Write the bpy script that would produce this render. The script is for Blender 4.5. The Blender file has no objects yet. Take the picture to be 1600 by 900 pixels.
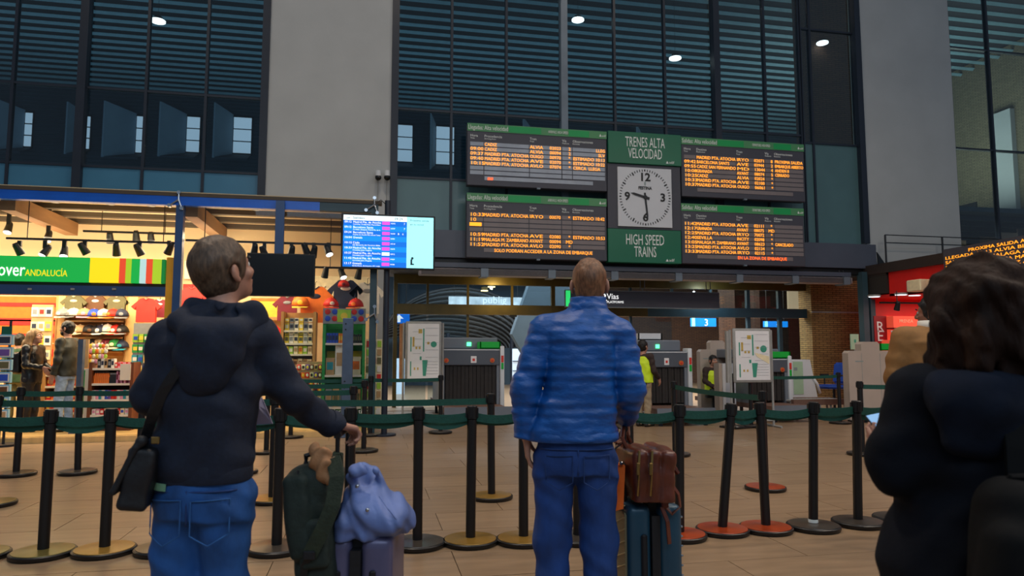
import bpy, bmesh, math, random
import numpy as np
from mathutils import Vector, Matrix
random.seed(7); np.random.seed(7)
PI = math.pi
# ------------------------------------------------------------------ camera
TH = math.radians(11.5); FPX = 1100.0; HC = 1.40; PITCH = math.atan(100 / FPX)
SC = bpy.context.scene; COL = SC.collection
cam_d = bpy.data.cameras.new('camera'); cam = bpy.data.objects.new('camera', cam_d); COL.objects.link(cam)
cam_d.sensor_width = 36; cam_d.lens = 36 * FPX / 1600; cam_d.clip_end = 200; cam_d.clip_start = .05
cam.location = (0, 0, HC); cam.rotation_euler = (PI / 2 + PITCH, 0, -TH)
SC.camera = cam
cam_d.dof.use_dof = True; cam_d.dof.focus_distance = 6.5; cam_d.dof.aperture_fstop = 3.5
# ------------------------------------------------------------------ world, lamps of the hall, exposure
SC.view_settings.view_transform = 'Standard'; SC.view_settings.look = 'None'
SC.view_settings.exposure = 0.0; SC.view_settings.gamma = 1.0; SC.view_settings.use_curve_mapping = False
wd = bpy.data.worlds.new('hall_light'); SC.world = wd; wd.use_nodes = True
bg = wd.node_tree.nodes['Background']; bg.inputs[0].default_value = (.62, .78, 1.0, 1); bg.inputs[1].default_value = .20
def area(name, loc, rot, size, power, col, sy=None, shape='RECTANGLE', spread=180):
    l = bpy.data.lights.new(name, 'AREA'); l.shape = shape; l.size = size
    if shape in ('RECTANGLE', 'ELLIPSE'): l.size_y = sy or size
    l.energy = power; l.color = col; l.spread = math.radians(spread)
    o = bpy.data.objects.new(name, l); COL.objects.link(o); o.location = loc; o.rotation_euler = rot
    return o
HALL = [(-1.4, 4.2, 9.2), (5.4, 2.0, 9.6), (8.0, 3.0, 9.6), (11.0, 6.0, 9.0), (-6.5, 10.5, 14.8), (0.5, 10.5, 14.8), (7.5, 10.5, 14.8)]
for x, y, z in HALL:   # downlights high in the hall ceiling
    area('hall_downlight', (x, y, z), (0, 0, 0), .7, 190, (1, .84, .68), shape='DISK')
area('hall_skylight', (2, -6, 9.0), (math.radians(38), 0, 0), 14, 520, (.70, .85, 1.0), sy=5)
area('reflection_fill_light', (2, 24, 6.5), (PI, 0, 0), 36, 620, (.55, .82, 1.0), sy=8)  # added bluish light for the louvres built behind the glass
area('reflection_fill_light', (19.5, 21.5, 6.6), (PI, 0, 0), 4, 420, (.95, 1.0, .85), sy=5)  # added light for the right-hand louvres and brick behind the glass
area('platform_lamp', (6, 22, 5.2), (0, 0, 0), 16, 2000, (.85, .93, 1.0), sy=6)
area('platform_lamp', (10.5, 19.6, 3.6), (0, 0, 0), 4, 200, (1, .72, .45), sy=1.5)
area('header_fill_light', (3.3, 17.55, 3.15), (math.radians(40), 0, 0), .07, 16, (1, .78, .30), shape='DISK')  # added warm light that tints the left of the door header
area('header_fill_light', (9.3, 17.55, 3.15), (math.radians(40), 0, 0), .07, 10, (.6, .85, 1.0), shape='DISK')  # added cool light that tints the right of the door header
# ------------------------------------------------------------------ helpers
def c(h):
    h = h.lstrip('#'); v = [int(h[i:i + 2], 16) / 255 for i in (0, 2, 4)]
    return tuple((x / 12.92 if x <= .04045 else ((x + .055) / 1.055) ** 2.4) for x in v)
MATS = {}
def mat(name, col, rough=.6, metal=0, nz=None, bump=None, emit=0, ecol=None, spec=.5, stretch=(1, 1, 1), rnd=0, wave=None):
    """procedural principled material: noise-varied colour, noise / wave bump"""
    if isinstance(col, str): col = c(col)
    m = bpy.data.materials.new(name); m.use_nodes = True; MATS[name] = m
    nt = m.node_tree; N = nt.nodes; L = nt.links; b = N['Principled BSDF']
    b.inputs['Roughness'].default_value = rough; b.inputs['Metallic'].default_value = metal
    b.inputs['Specular IOR Level'].default_value = spec
    b.inputs['Base Color'].default_value = (*col, 1)
    tc = N.new('ShaderNodeTexCoord'); mp = N.new('ShaderNodeMapping'); mp.inputs['Scale'].default_value = stretch
    L.new(tc.outputs['Object'], mp.inputs['Vector'])
    out = None
    if nz:
        t = N.new('ShaderNodeTexNoise'); t.inputs['Scale'].default_value = nz[0]; t.inputs['Detail'].default_value = 5
        L.new(mp.outputs[0], t.inputs['Vector'])
        r = N.new('ShaderNodeValToRGB'); a = nz[1]
        r.color_ramp.elements[0].position = .3; r.color_ramp.elements[1].position = .7
        r.color_ramp.elements[0].color = (*[max(0, x * (1 - a)) for x in col], 1)
        r.color_ramp.elements[1].color = (*[min(1, x * (1 + a)) for x in col], 1)
        L.new(t.outputs['Fac'], r.inputs[0]); out = r.outputs[0]
    if rnd:
        oi = N.new('ShaderNodeObjectInfo'); mr = N.new('ShaderNodeMapRange')
        mr.inputs['To Min'].default_value = 1 - rnd; mr.inputs['To Max'].default_value = 1 + rnd
        L.new(oi.outputs['Random'], mr.inputs[0]); hs = N.new('ShaderNodeHueSaturation')
        L.new(mr.outputs[0], hs.inputs['Value'])
        if out: L.new(out, hs.inputs['Color'])
        else: hs.inputs['Color'].default_value = (*col, 1)
        out = hs.outputs[0]
    if out: L.new(out, b.inputs['Base Color'])
    h = None
    if bump:
        t2 = N.new('ShaderNodeTexNoise'); t2.inputs['Scale'].default_value = bump[0]; t2.inputs['Detail'].default_value = 4
        L.new(mp.outputs[0], t2.inputs['Vector']); h = t2.outputs['Fac']
        bp = N.new('ShaderNodeBump'); bp.inputs['Strength'].default_value = bump[1]; bp.inputs['Distance'].default_value = bump[2] if len(bump) > 2 else .01
        L.new(h, bp.inputs['Height']); L.new(bp.outputs[0], b.inputs['Normal'])
        if wave:
            w = N.new('ShaderNodeTexWave'); w.bands_direction = wave[0]; w.inputs['Scale'].default_value = wave[1]
            w.inputs['Distortion'].default_value = wave[2]; w.inputs['Detail'].default_value = 2; w.inputs['Detail Scale'].default_value = 1.5
            L.new(tc.outputs['Object'], w.inputs['Vector'])
            b2 = N.new('ShaderNodeBump'); b2.inputs['Strength'].default_value = wave[3]; b2.inputs['Distance'].default_value = .012
            L.new(w.outputs['Fac'], b2.inputs['Height']); L.new(bp.outputs[0], b2.inputs['Normal']); L.new(b2.outputs[0], b.inputs['Normal'])
    if emit:
        e = ecol or col
        if isinstance(e, str): e = c(e)
        b.inputs['Emission Color'].default_value = (*e, 1); b.inputs['Emission Strength'].default_value = emit
    return m
def glass(name, tint, refl=.08, rough=.02):
    m = bpy.data.materials.new(name); m.use_nodes = True; nt = m.node_tree; N = nt.nodes; L = nt.links
    for n in list(N): N.remove(n)
    o = N.new('ShaderNodeOutputMaterial'); mx = N.new('ShaderNodeMixShader'); t = N.new('ShaderNodeBsdfTransparent'); g = N.new('ShaderNodeBsdfGlossy')
    g.inputs['Roughness'].default_value = rough; t.inputs[0].default_value = (*tint, 1)
    lw = N.new('ShaderNodeLayerWeight'); lw.inputs[0].default_value = .25
    mr = N.new('ShaderNodeMapRange'); mr.inputs['To Min'].default_value = refl * .5; mr.inputs['To Max'].default_value = min(1, refl * 6)
    L.new(lw.outputs['Facing'], mr.inputs[0]); L.new(mr.outputs[0], mx.inputs[0])
    L.new(t.outputs[0], mx.inputs[1]); L.new(g.outputs[0], mx.inputs[2]); L.new(mx.outputs[0], o.inputs[0])
    return m
PM = {}            # parent matrices (no depsgraph needed)
def link(o, parent=None):
    COL.objects.link(o)
    if parent is not None: o.parent = parent
    return o
def tag(o, label, cat, group=None):
    o['label'] = label; o['category'] = cat
    if group: o['group'] = group
    return o
def struct(o): o['kind'] = 'structure'; return o
def thing(name, label, cat, loc=(0, 0, 0), rz=0, group=None):
    o = bpy.data.objects.new(name, None); o.empty_display_size = .1; COL.objects.link(o)
    o.location = loc; o.rotation_euler = (0, 0, rz)
    PM[o.name] = Matrix.Translation(loc) @ Matrix.Rotation(rz, 4, 'Z')
    return tag(o, label, cat, group)
def shell(name, loc=(0, 0, 0)):
    o = bpy.data.objects.new(name, None); COL.objects.link(o); o.location = loc
    PM[o.name] = Matrix.Translation(loc); return struct(o)
class MB:
    """mesh builder; everything added ends up in ONE mesh object"""
    def __init__(s): s.bm = bmesh.new()
    def _x(s, vs, M): 
        if M is not None: bmesh.ops.transform(s.bm, matrix=M, verts=vs)
    def box(s, a, b, bev=0, seg=1, M=None):
        (x0, y0, z0), (x1, y1, z1) = a, b
        T = Matrix.Translation(((x0 + x1) / 2, (y0 + y1) / 2, (z0 + z1) / 2)) @ Matrix.Diagonal((abs(x1 - x0), abs(y1 - y0), abs(z1 - z0), 1))
        r = bmesh.ops.create_cube(s.bm, size=1, matrix=T); vs = r['verts']
        if bev:
            es = list({e for v in vs for e in v.link_edges})
            r = bmesh.ops.bevel(s.bm, geom=es, offset=bev, segments=seg, affect='EDGES', profile=.5)
            vs = list({v for f in r['faces'] for v in f.verts} | {v for v in vs if v.is_valid})
        s._x(vs, M); return s
    def cyl(s, p0, p1, r0, r1=None, seg=12, cap=True):
        p0, p1 = Vector(p0), Vector(p1); r1 = r0 if r1 is None else r1; d = p1 - p0
        q = d.to_track_quat('Z', 'Y').to_matrix().to_4x4()
        bmesh.ops.create_cone(s.bm, cap_ends=cap, segments=seg, radius1=r0, radius2=max(r1, 1e-5), depth=d.length, matrix=Matrix.Translation((p0 + p1) / 2) @ q)
        return s
    def ball(s, p, r, u=12, v=8, M=None):
        if not isinstance(r, (tuple, list)): r = (r, r, r)
        T = Matrix.Translation(p) @ (M or Matrix.Identity(4)) @ Matrix.Diagonal((*r, 1))
        bmesh.ops.create_uvsphere(s.bm, u_segments=u, v_segments=v, radius=1, matrix=T); return s
    def lathe(s, prof, o=(0, 0, 0), seg=20):
        rings = []
        for r, z in prof:
            rings.append([s.bm.verts.new((o[0] + max(r, 1e-4) * math.cos(2 * PI * i / seg), o[1] + max(r, 1e-4) * math.sin(2 * PI * i / seg), o[2] + z)) for i in range(seg)])
        for A, B in zip(rings, rings[1:]):
            for i in range(seg): s.bm.faces.new((A[i], A[(i + 1) % seg], B[(i + 1) % seg], B[i]))
        s.bm.faces.new(rings[-1]); s.bm.faces.new(rings[0][::-1]); return s
    def tube(s, pts, r, seg=6, flat=1.0, up=None):
        pts = [Vector(p) for p in pts]; rings = []; n = len(pts)
        for i, p in enumerate(pts):
            t = (pts[min(i + 1, n - 1)] - pts[max(i - 1, 0)]).normalized()
            a = t.cross(Vector(up) if up else Vector((0, 0, 1)))
            if a.length < 1e-3: a = t.cross(Vector((0, 1, 0)))
            a.normalize(); b = a.cross(t).normalized(); rr = r[i] if isinstance(r, (list, tuple)) else r
            rings.append([s.bm.verts.new(p + a * (rr * math.cos(2 * PI * k / seg)) + b * (rr * flat * math.sin(2 * PI * k / seg))) for k in range(seg)])
        for A, B in zip(rings, rings[1:]):
            for k in range(seg): s.bm.faces.new((A[k], A[(k + 1) % seg], B[(k + 1) % seg], B[k]))
        s.bm.faces.new(rings[-1]); s.bm.faces.new(rings[0][::-1]); return s
    def strap(s, pts, w, t, side):
        """flat band along pts; side = direction of its width"""
        pts = [Vector(p) for p in pts]; n = len(pts); R = []; side = Vector(side)
        for i, p in enumerate(pts):
            T = (pts[min(i + 1, n - 1)] - pts[max(i - 1, 0)]).normalized()
            a = (side - T * side.dot(T)).normalized() * w / 2; b = T.cross(a).normalized() * t / 2
            R.append([s.bm.verts.new(p + a + b), s.bm.verts.new(p - a + b), s.bm.verts.new(p - a - b), s.bm.verts.new(p + a - b)])
        for A, B in zip(R, R[1:]):
            for k in range(4): s.bm.faces.new((A[k], A[(k + 1) % 4], B[(k + 1) % 4], B[k]))
        s.bm.faces.new(R[-1]); s.bm.faces.new(R[0][::-1]); return s
    def prism(s, poly, v):
        """extrude a polygon (3-D points) along v"""
        v = Vector(v); A = [s.bm.verts.new(Vector(p)) for p in poly]; B = [s.bm.verts.new(Vector(p) + v) for p in poly]; n = len(A)
        s.bm.faces.new(A); s.bm.faces.new(B[::-1])
        for i in range(n): s.bm.faces.new((A[i], B[i], B[(i + 1) % n], A[(i + 1) % n]))
        return s
    def build(s, name, m, parent=None, world=False, smooth=False, sub=0):
        bmesh.ops.recalc_face_normals(s.bm, faces=s.bm.faces)
        if world and parent is not None: bmesh.ops.transform(s.bm, matrix=PM[parent.name].inverted(), verts=s.bm.verts)
        me = bpy.data.meshes.new(name); s.bm.to_mesh(me); s.bm.free(); me.materials.append(m)
        if smooth:
            for p in me.polygons: p.use_smooth = True
            if smooth != 'all':
                try: me.set_sharp_from_angle(angle=math.radians(40))
                except Exception: pass
        o = link(bpy.data.objects.new(name, me), parent)
        PM[o.name] = Matrix.Identity(4) if parent is None else PM[parent.name].copy()
        if sub:
            md = o.modifiers.new('s', 'SUBSURF'); md.levels = sub; md.render_levels = sub
        return o
def bx(name, m, a, b, parent=None, world=True, bev=0, seg=1): return MB().box(a, b, bev, seg).build(name, m, parent, world=world, smooth=bool(bev and seg > 1))
def center(o):
    """put a top-level mesh's origin at its base centre"""
    me = o.data; n = len(me.vertices); co = np.empty(n * 3); me.vertices.foreach_get('co', co); co = co.reshape(-1, 3)
    lo, hi = co.min(0), co.max(0); p = np.array([(lo[0] + hi[0]) / 2, (lo[1] + hi[1]) / 2, lo[2]])
    me.vertices.foreach_set('co', (co - p).ravel()); o.location = p; PM[o.name] = Matrix.Translation(p); return o
def copy_tree(o, loc=None, rz=None, parent=None):
    cp = o.copy(); COL.objects.link(cp)
    if parent is not None: cp.parent = parent
    for ch in o.children: copy_tree(ch, parent=cp)
    if loc is not None: cp.location = loc
    if rz is not None: cp.rotation_euler = (0, 0, rz)
    PM[cp.name] = Matrix.Translation(cp.location) @ Matrix.Rotation(cp.rotation_euler[2], 4, 'Z')
    return cp
_TC = {}
def text(s, size, m, parent, loc, rot=(PI / 2, 0, 0), align='LEFT', name='lettering', ext=.002, sx=1.0, width=None, bold=0):
    """lettering as a mesh; loc in world, baseline-left (or centre)"""
    cu = bpy.data.curves.new('t', 'FONT'); cu.body = s; cu.size = size; cu.align_x = align; cu.extrude = ext; cu.resolution_u = 2; cu.offset = bold
    o = bpy.data.objects.new('t', cu); COL.objects.link(o); dg = bpy.context.evaluated_depsgraph_get()
    me = bpy.data.meshes.new_from_object(o.evaluated_get(dg)); bpy.data.objects.remove(o); bpy.data.curves.remove(cu)
    if width and me.vertices:
        xs = [v.co.x for v in me.vertices]; w = max(xs) - min(xs)
        if w > 1e-6: sx = width / w
    M = Matrix.Translation(loc) @ Matrix.Rotation(rot[2], 4, 'Z') @ Matrix.Rotation(rot[0], 4, 'X') @ Matrix.Diagonal((sx, 1, 1, 1))
    if parent is not None: M = PM[parent.name].inverted() @ M
    me.transform(M); me.materials.clear(); me.materials.append(m); me.name = name
    return link(bpy.data.objects.new(name, me), parent)
# pixel -> world measuring helpers (survey of the photograph)
R2 = (math.cos(TH), -math.sin(TH)); F2 = (math.sin(TH), math.cos(TH)); SP, CP = math.sin(PITCH), math.cos(PITCH)
def _ray(px, py):
    u = (px - 800) / FPX; w = (450 - py) / FPX; f = CP - w * SP; return u / f, (SP + w * CP) / f
def D(px, py, d):
    u, e = _ray(px, py); return Vector((F2[0] * d + R2[0] * u * d, F2[1] * d + R2[1] * u * d, HC + e * d))
def PY(px, py, Y):
    u, e = _ray(px, py); return D(px, py, Y / (F2[1] + R2[1] * u))
def PX(px, py, X):
    u, e = _ray(px, py); return D(px, py, X / (F2[0] + R2[0] * u))
def G(px, py, z=0):
    u, e = _ray(px, py); return D(px, py, (z - HC) / e)
def rect(x0, y0, x1, y1, Y):
    """facade rectangle in plane Y seen between two pixel corners -> X0,X1,Z0,Z1"""
    ym = (y0 + y1) / 2; xm = (x0 + x1) / 2
    return PY(x0, ym, Y).x, PY(x1, ym, Y).x, PY(xm, y1, Y).z, PY(xm, y0, Y).z
def fbox(name, m, x0, y0, x1, y1, Y, t, parent=None, bev=0, seg=1):
    """box whose front face, at depth plane Y, covers the pixel rectangle; t = thickness going back"""
    a, b, z0, z1 = rect(x0, y0, x1, y1, Y)
    return bx(name, m, (a, Y, z0), (b, Y + t, z1), parent, True, bev, seg)
# ------------------------------------------------------------------ materials
K = {}
def km(k, *a, **kw): K[k] = mat(k, *a, **kw); return K[k]
km('plaster', (.44, .455, .45), .85, nz=(1.2, .05), bump=(14, .12))
km('frame', c('#1b2432'), .45, nz=(3, .1)); km('frame_light', c('#6f7b86'), .5, metal=.3, nz=(3, .1)); km('frame_teal', c('#2c4650'), .5, nz=(3, .1))
km('steel', c('#5a6a80'), .4, metal=.5, nz=(8, .1)); km('dark_steel', c('#23262b'), .45, metal=.3, nz=(6, .1)); km('bronze', c('#5d4c20'), .4, metal=.35, nz=(4, .15))
km('spandrel', c('#417a9a'), .35, nz=(2, .05)); km('spandrel_green', c('#4f7074'), .35, nz=(2, .05))
km('reflected_slat', c('#6f8f98'), .6, nz=(3, .1)); km('void', c('#1a1c1e'), .9, nz=(2, .1)); km('teal_wall', c('#31424e'), .8, nz=(1, .15)); km('reveal', c('#7f95a5'), .8, nz=(2, .05))
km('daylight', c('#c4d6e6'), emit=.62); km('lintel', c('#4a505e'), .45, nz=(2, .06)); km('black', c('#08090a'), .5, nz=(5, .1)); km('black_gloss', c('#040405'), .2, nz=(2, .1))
km('floor_tile', c('#93795e'), .36, nz=(1.6, .16), bump=(30, .04, .003), stretch=(1, 7, 1), rnd=.06); km('grout', c('#5f5042'), .8, nz=(5, .1))
km('amber', c('#ff8a10'), emit=1.5, ecol=(1.0, .36, .02)); km('amber_red', c('#ff4010'), emit=1.8, ecol=(1.0, .13, .01))
km('cell', c('#7d7474'), .5, nz=(4, .08)); km('cell_cool', c('#98a2b0'), .35, nz=(4, .12)); km('board', c('#43444e'), .55, nz=(3, .05)); km('sign_green', c('#10694c'), .4, nz=(2, .05)); km('header_green', c('#4c8c5c'), .5, nz=(2, .05)); km('strip_green', c('#0b9a50'), .5, nz=(2, .05))
km('white_print', c('#e6ece8'), .6, nz=(20, .02)); km('grey_print', c('#8a9a98'), .6, nz=(20, .02)); km('clock_face', c('#cfd3d8'), .5, nz=(3, .02))
km('lamp', (1, .95, .9), emit=4.0); km('lamp_warm', c('#ffe0a0'), emit=3.0, ecol=(1, .72, .3)); km('lamp_cool', c('#e8f4ff'), emit=3.0)
km('screen_blue', c('#0068d8'), emit=.75, ecol=(.0, .18, .80)); km('screen_blue2', c('#0080f0'), emit=.85, ecol=(.0, .28, .95)); km('screen_cyan', c('#90f4ff'), emit=.9, ecol=(.42, .95, 1.0)); km('screen_white', c('#e8fbff'), emit=1.0, ecol=(.82, .97, 1.0)); km('screen_magenta', c('#e040d0'), emit=.9, ecol=(.75, .1, .65)); km('screen_text', c('#ffffff'), emit=1.1); km('screen_ink', c('#204858'), .5, nz=(9, .05))
km('belt', c('#0a483d'), .75, nz=(40, .15), bump=(90, .2)); km('post_black', c('#0b0b0d'), .42, nz=(8, .1)); km('base_top', c('#4c443c'), .28, metal=.35, nz=(6, .2)); km('base_orange', c('#b0431a'), .3, metal=.35, nz=(6, .25)); km('base_olive', c('#6b6030'), .3, metal=.35, nz=(5, .2)); km('base_gold', c('#9a7430'), .3, metal=.35, nz=(5, .2)); km('label_grey', c('#9b9a96'), .6, nz=(9, .1))
km('shop_wall', c('#e2c69a'), .8, nz=(1.5, .05)); km('shop_ceiling', c('#cbb48c'), .85, nz=(2, .05)); km('shop_beam', c('#4a4034'), .7, nz=(3, .1)); km('beam_wood', c('#83603c'), .7, nz=(5, .2), stretch=(1, .2, 1)); km('shop_floor', c('#c7a468'), .4, nz=(3, .1)); km('wood', c('#b98a52'), .6, nz=(6, .2), stretch=(1, 1, .15)); km('wood_pale', c('#e0b878'), .6, nz=(6, .15), stretch=(1, 1, .15)); km('brown_panel', c('#6d3a1d'), .6, nz=(6, .2)); km('shelf_white', c('#e8e0d0'), .6, nz=(3, .03))
km('blue_reflection_beam', c('#0f5ecb'), .3, nz=(3, .1)); km('navy_beam', c('#2a4a78'), .4, nz=(3, .1)); km('yellow_post', c('#f0a818'), .5, nz=(3, .1))
km('lit_green', c('#15b548'), emit=.5, ecol=(.01, .55, .08)); km('lit_green_dark', c('#0d8a3c'), emit=.3, ecol=(.005, .34, .06)); km('lit_yellow', c('#ffe010'), emit=.75, ecol=(.95, .72, .01)); km('lit_lime', c('#a8d020'), emit=.6, ecol=(.45, .68, .03)); km('lit_red', c('#f04a28'), emit=.6, ecol=(.85, .09, .03)); km('lit_pale', c('#c8f0ec'), emit=.5, ecol=(.6, .9, .88)); km('lit_white', c('#ffffff'), emit=.9)
km('brick_tan', c('#7d6238'), .85, nz=(2, .15))
for n, col in dict(p_white='#ece6da', p_red='#d4281e', p_orange='#ef7a22', p_yellow='#f0d040', p_blue='#2a50c0', p_navy='#27304a', p_green='#2f9a4c', p_black='#1c1a1c', p_grey='#8f9092', p_pink='#e69ab4', p_tan='#c09a6c', p_brown='#6c4426', p_teal='#2f9aa8', p_maroon='#7c2030', p_olive='#6a6440', p_purple='#7050a0', p_lime='#a6cf40', p_cream='#f2e2b8').items():
    km(n, col, .6, nz=(9, .12))
km('xray_grey', c('#737a84'), .45, nz=(3, .06)); km('xray_dark', c('#565c66'), .45, nz=(3, .06)); km('curtain', c('#2a2523'), .7, nz=(12, .2)); km('xray_white', c('#d6dade'), .45, nz=(3, .03)); km('beige_panel', c('#b7a89b'), .55, nz=(3, .04)); km('tray_green', c('#10a838'), .5, nz=(3, .1), emit=.06); km('led_green', c('#30ff80'), emit=2.5, ecol=(.1, 1, .35)); km('sign_red', c('#d8382a'), .5, nz=(5, .1)); km('ring_orange', c('#d06a2c'), .5, nz=(5, .1)); km('conveyor', c('#74584c'), .6, nz=(4, .1)); km('mint', c('#a9c9a8'), .5, nz=(3, .05))
km('bulkhead', c('#4a5a64'), .7, nz=(2, .08)); km('duct_grey', c('#948c8e'), .5, nz=(4, .1)); km('grille', c('#4c4644'), .5, nz=(4, .1)); km('paper', c('#eeecec'), .7, nz=(6, .03)); km('print_teal', c('#3f9a80'), .6, nz=(9, .1)); km('print_gold', c('#c8a850'), .6, nz=(9, .1)); km('print_grey', c('#a9aaae'), .6, nz=(9, .1))
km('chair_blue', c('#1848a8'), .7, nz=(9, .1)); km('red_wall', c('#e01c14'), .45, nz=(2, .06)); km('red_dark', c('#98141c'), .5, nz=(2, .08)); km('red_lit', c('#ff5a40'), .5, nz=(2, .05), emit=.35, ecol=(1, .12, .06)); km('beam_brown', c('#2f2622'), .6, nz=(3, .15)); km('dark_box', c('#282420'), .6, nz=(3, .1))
km('skin', c('#b4816a'), .5, nz=(30, .08), bump=(120, .06, .002)); km('skin_dark', c('#8a5a42'), .5, nz=(30, .08))
km('hair_grey', c('#54402f'), .55, nz=(90, .55), bump=(110, .7, .004), stretch=(1, 1, .25)); km('hair_ginger', c('#7a5236'), .55, nz=(90, .5), bump=(110, .7, .004), stretch=(1, 1, .3)); km('hair_dark', c('#25160f'), .7, spec=.12, nz=(16, .6), bump=(45, .9, .012), stretch=(1, 1, .25)); km('hair_black', c('#120d0b'), .5, nz=(60, .4), bump=(80, .6, .004)); km('hair_light', c('#8a6844'), .5, nz=(60, .4), bump=(60, .7, .006), stretch=(1, 1, .2)); km('eye_white', c('#d8d4cc'), .3, nz=(5, .02)); km('eye_dark', c('#241810'), .2, nz=(5, .05)); km('lips', c('#9c5c50'), .5, nz=(20, .05))
km('hoodie', c('#121b2e'), .85, nz=(60, .18), bump=(26, .25, .012)); km('jeans', c('#1b4f8e'), .8, nz=(9, .38), bump=(28, .35, .012), stretch=(1, 1, .6)); km('jeans_dark', c('#173c7a'), .8, nz=(8, .35), bump=(24, .4, .012), stretch=(1, 1, .6)); km('jeans_pale', c('#9cb6d4'), .8, nz=(20, .2), bump=(30, .3)); km('quilted', c('#07509a'), .48, nz=(14, .2), bump=(22, .5, .016), stretch=(.7, .7, 1.3), wave=('Z', 5.5, 1.2, .22)); km('parka', c('#090d16'), .9, spec=.2, nz=(10, .25), bump=(12, .35, .015)); km('parka_hood', c('#0e1523'), .9, spec=.2, nz=(10, .25), bump=(14, .35, .012)); km('tan_coat', c('#8f6434'), .8, nz=(20, .12), bump=(16, .3, .012)); km('seam', c('#1a3a70'), .8, nz=(40, .2)); km('stitch', c('#2a5f9c'), .8, nz=(40, .1)); km('shoe', c('#241f1c'), .5, nz=(9, .1)); km('hivis', c('#c6e020'), .6, nz=(9, .1), emit=.08); km('brown_sleeve', c('#372824'), .8, nz=(20, .1)); km('beige_cloth', c('#a28f74'), .8, nz=(20, .12)); km('leather_black', c('#141214'), .32, nz=(14, .3), bump=(20, .4, .01)); km('bomber', c('#2b2c24'), .6, nz=(14, .2), bump=(20, .3)); km('green_jacket', c('#2e4a2a'), .7, nz=(14, .2), bump=(20, .3)); km('mint_shirt', c('#7aa884'), .8, nz=(20, .1)); km('black_cloth', c('#0a0a0b'), .9, spec=.2, nz=(20, .2), bump=(20, .2))
km('bag_black', c('#0e0f14'), .6, nz=(20, .2), bump=(40, .2)); km('pack_green', c('#1b2822'), .75, nz=(30, .2), bump=(50, .3)); km('pack_strap', c('#263020'), .75, nz=(30, .2), bump=(80, .3)); km('lavender_cloth', c('#6378b0'), .55, nz=(6, .22), bump=(9, .4, .02)); km('case_purple', c('#5d5b7a'), .32, nz=(10, .08), metal=.25); km('case_teal', c('#24485c'), .35, nz=(6, .1), metal=.2); km('case_khaki', c('#73684c'), .45, nz=(6, .1)); km('case_line', c('#b9a878'), .5, nz=(9, .05)); km('leather_brown', c('#5c2a1a'), .35, nz=(12, .3), bump=(18, .35, .01)); km('orange_bag', c('#f06a12'), .6, nz=(8, .08)); km('kraft', c('#a87850'), .75, nz=(14, .2), bump=(16, .6, .015)); km('chrome', c('#b8bcc0'), .25, metal=1, nz=(5, .05)); km('brass', c('#a88850'), .3, metal=.9, nz=(5, .05)); km('phone_screen', c('#8ac0f0'), emit=.35, ecol=(.25, .5, .85)); km('paper_lav', c('#b9aec8'), .7, nz=(5, .04))
K['glass_dark'] = glass('glass_dark', (.70, .80, .84), .05); K['glass_clear'] = glass('glass_clear', (.93, .95, .96), .03); K['glass_door'] = glass('glass_door', (.74, .82, .86), .05)
def brick_mat(name, c1, c2, mortar, scale, bw=.24, bh=.06):
    m = bpy.data.materials.new(name); m.use_nodes = True; N = m.node_tree.nodes; L = m.node_tree.links; b = N['Principled BSDF']; b.inputs['Roughness'].default_value = .85
    tc = N.new('ShaderNodeTexCoord'); sp = N.new('ShaderNodeSeparateXYZ'); ad = N.new('ShaderNodeMath'); ad.operation = 'ADD'; cb = N.new('ShaderNodeCombineXYZ')
    L.new(tc.outputs['Object'], sp.inputs[0]); L.new(sp.outputs[0], ad.inputs[0]); L.new(sp.outputs[1], ad.inputs[1]); L.new(ad.outputs[0], cb.inputs[0]); L.new(sp.outputs[2], cb.inputs[1])
    t = N.new('ShaderNodeTexBrick'); t.inputs['Scale'].default_value = 1; t.inputs['Brick Width'].default_value = bw; t.inputs['Row Height'].default_value = bh; t.inputs['Mortar Size'].default_value = .008
    t.inputs['Color1'].default_value = (*c(c1), 1); t.inputs['Color2'].default_value = (*c(c2), 1); t.inputs['Mortar'].default_value = (*c(mortar), 1)
    L.new(cb.outputs[0], t.inputs['Vector']); L.new(t.outputs['Color'], b.inputs['Base Color'])
    bp = N.new('ShaderNodeBump'); bp.inputs['Strength'].default_value = .4; bp.inputs['Distance'].default_value = .01; bp.invert = True; L.new(t.outputs['Fac'], bp.inputs['Height']); L.new(bp.outputs[0], b.inputs['Normal'])
    K[name] = m; return m
brick_mat('brick', '#a8844e', '#8f6e40', '#4a3a24', 1); brick_mat('brick_dark', '#6a4a34', '#5a4030', '#33261e', 1); brick_mat('brick_pale', '#86785c', '#766a50', '#4a4334', 1)
# ------------------------------------------------------------------ floor: slabs laid in rows
YF = 16.7
floor = shell('floor')
bx('floor_bed', K['grout'], (-14, -4, -.3), (26, 34, -.012), floor)
TW, TD = 1.2, .6; tiles = []
for j in range(-1, 29):
    for i in range(-14, 18):
        x = i * TW + (j % 2) * .6; y = 1.2 + j * TD
        d = x * F2[0] + y * F2[1]; r = x * R2[0] + y * R2[1]
        if y > YF + .3: continue
        tiles.append((d < 3.3 or abs(r) > .76 * d + 1.0, d, x, y))
vis = sorted([t for t in tiles if not t[0]], key=lambda t: t[1])
near, rest = vis[:295], vis[295:] + [t for t in tiles if t[0]]
t0 = MB().box((-TW / 2 + .003, -TD / 2 + .003, -.05), (TW / 2 - .003, TD / 2 - .003, 0)).build('tile', K['floor_tile'], floor)
for n, (_, d, x, y) in enumerate(near):
    o = t0 if n == 0 else t0.copy()
    if n: COL.objects.link(o); o.parent = floor
    o.location = (x, y, random.uniform(-.0012, 0))
mb = MB()
for _, d, x, y in rest: mb.box((x - TW / 2 + .003, y - TD / 2 + .003, -.05), (x + TW / 2 - .003, y + TD / 2 - .003, -.0006))
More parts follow.
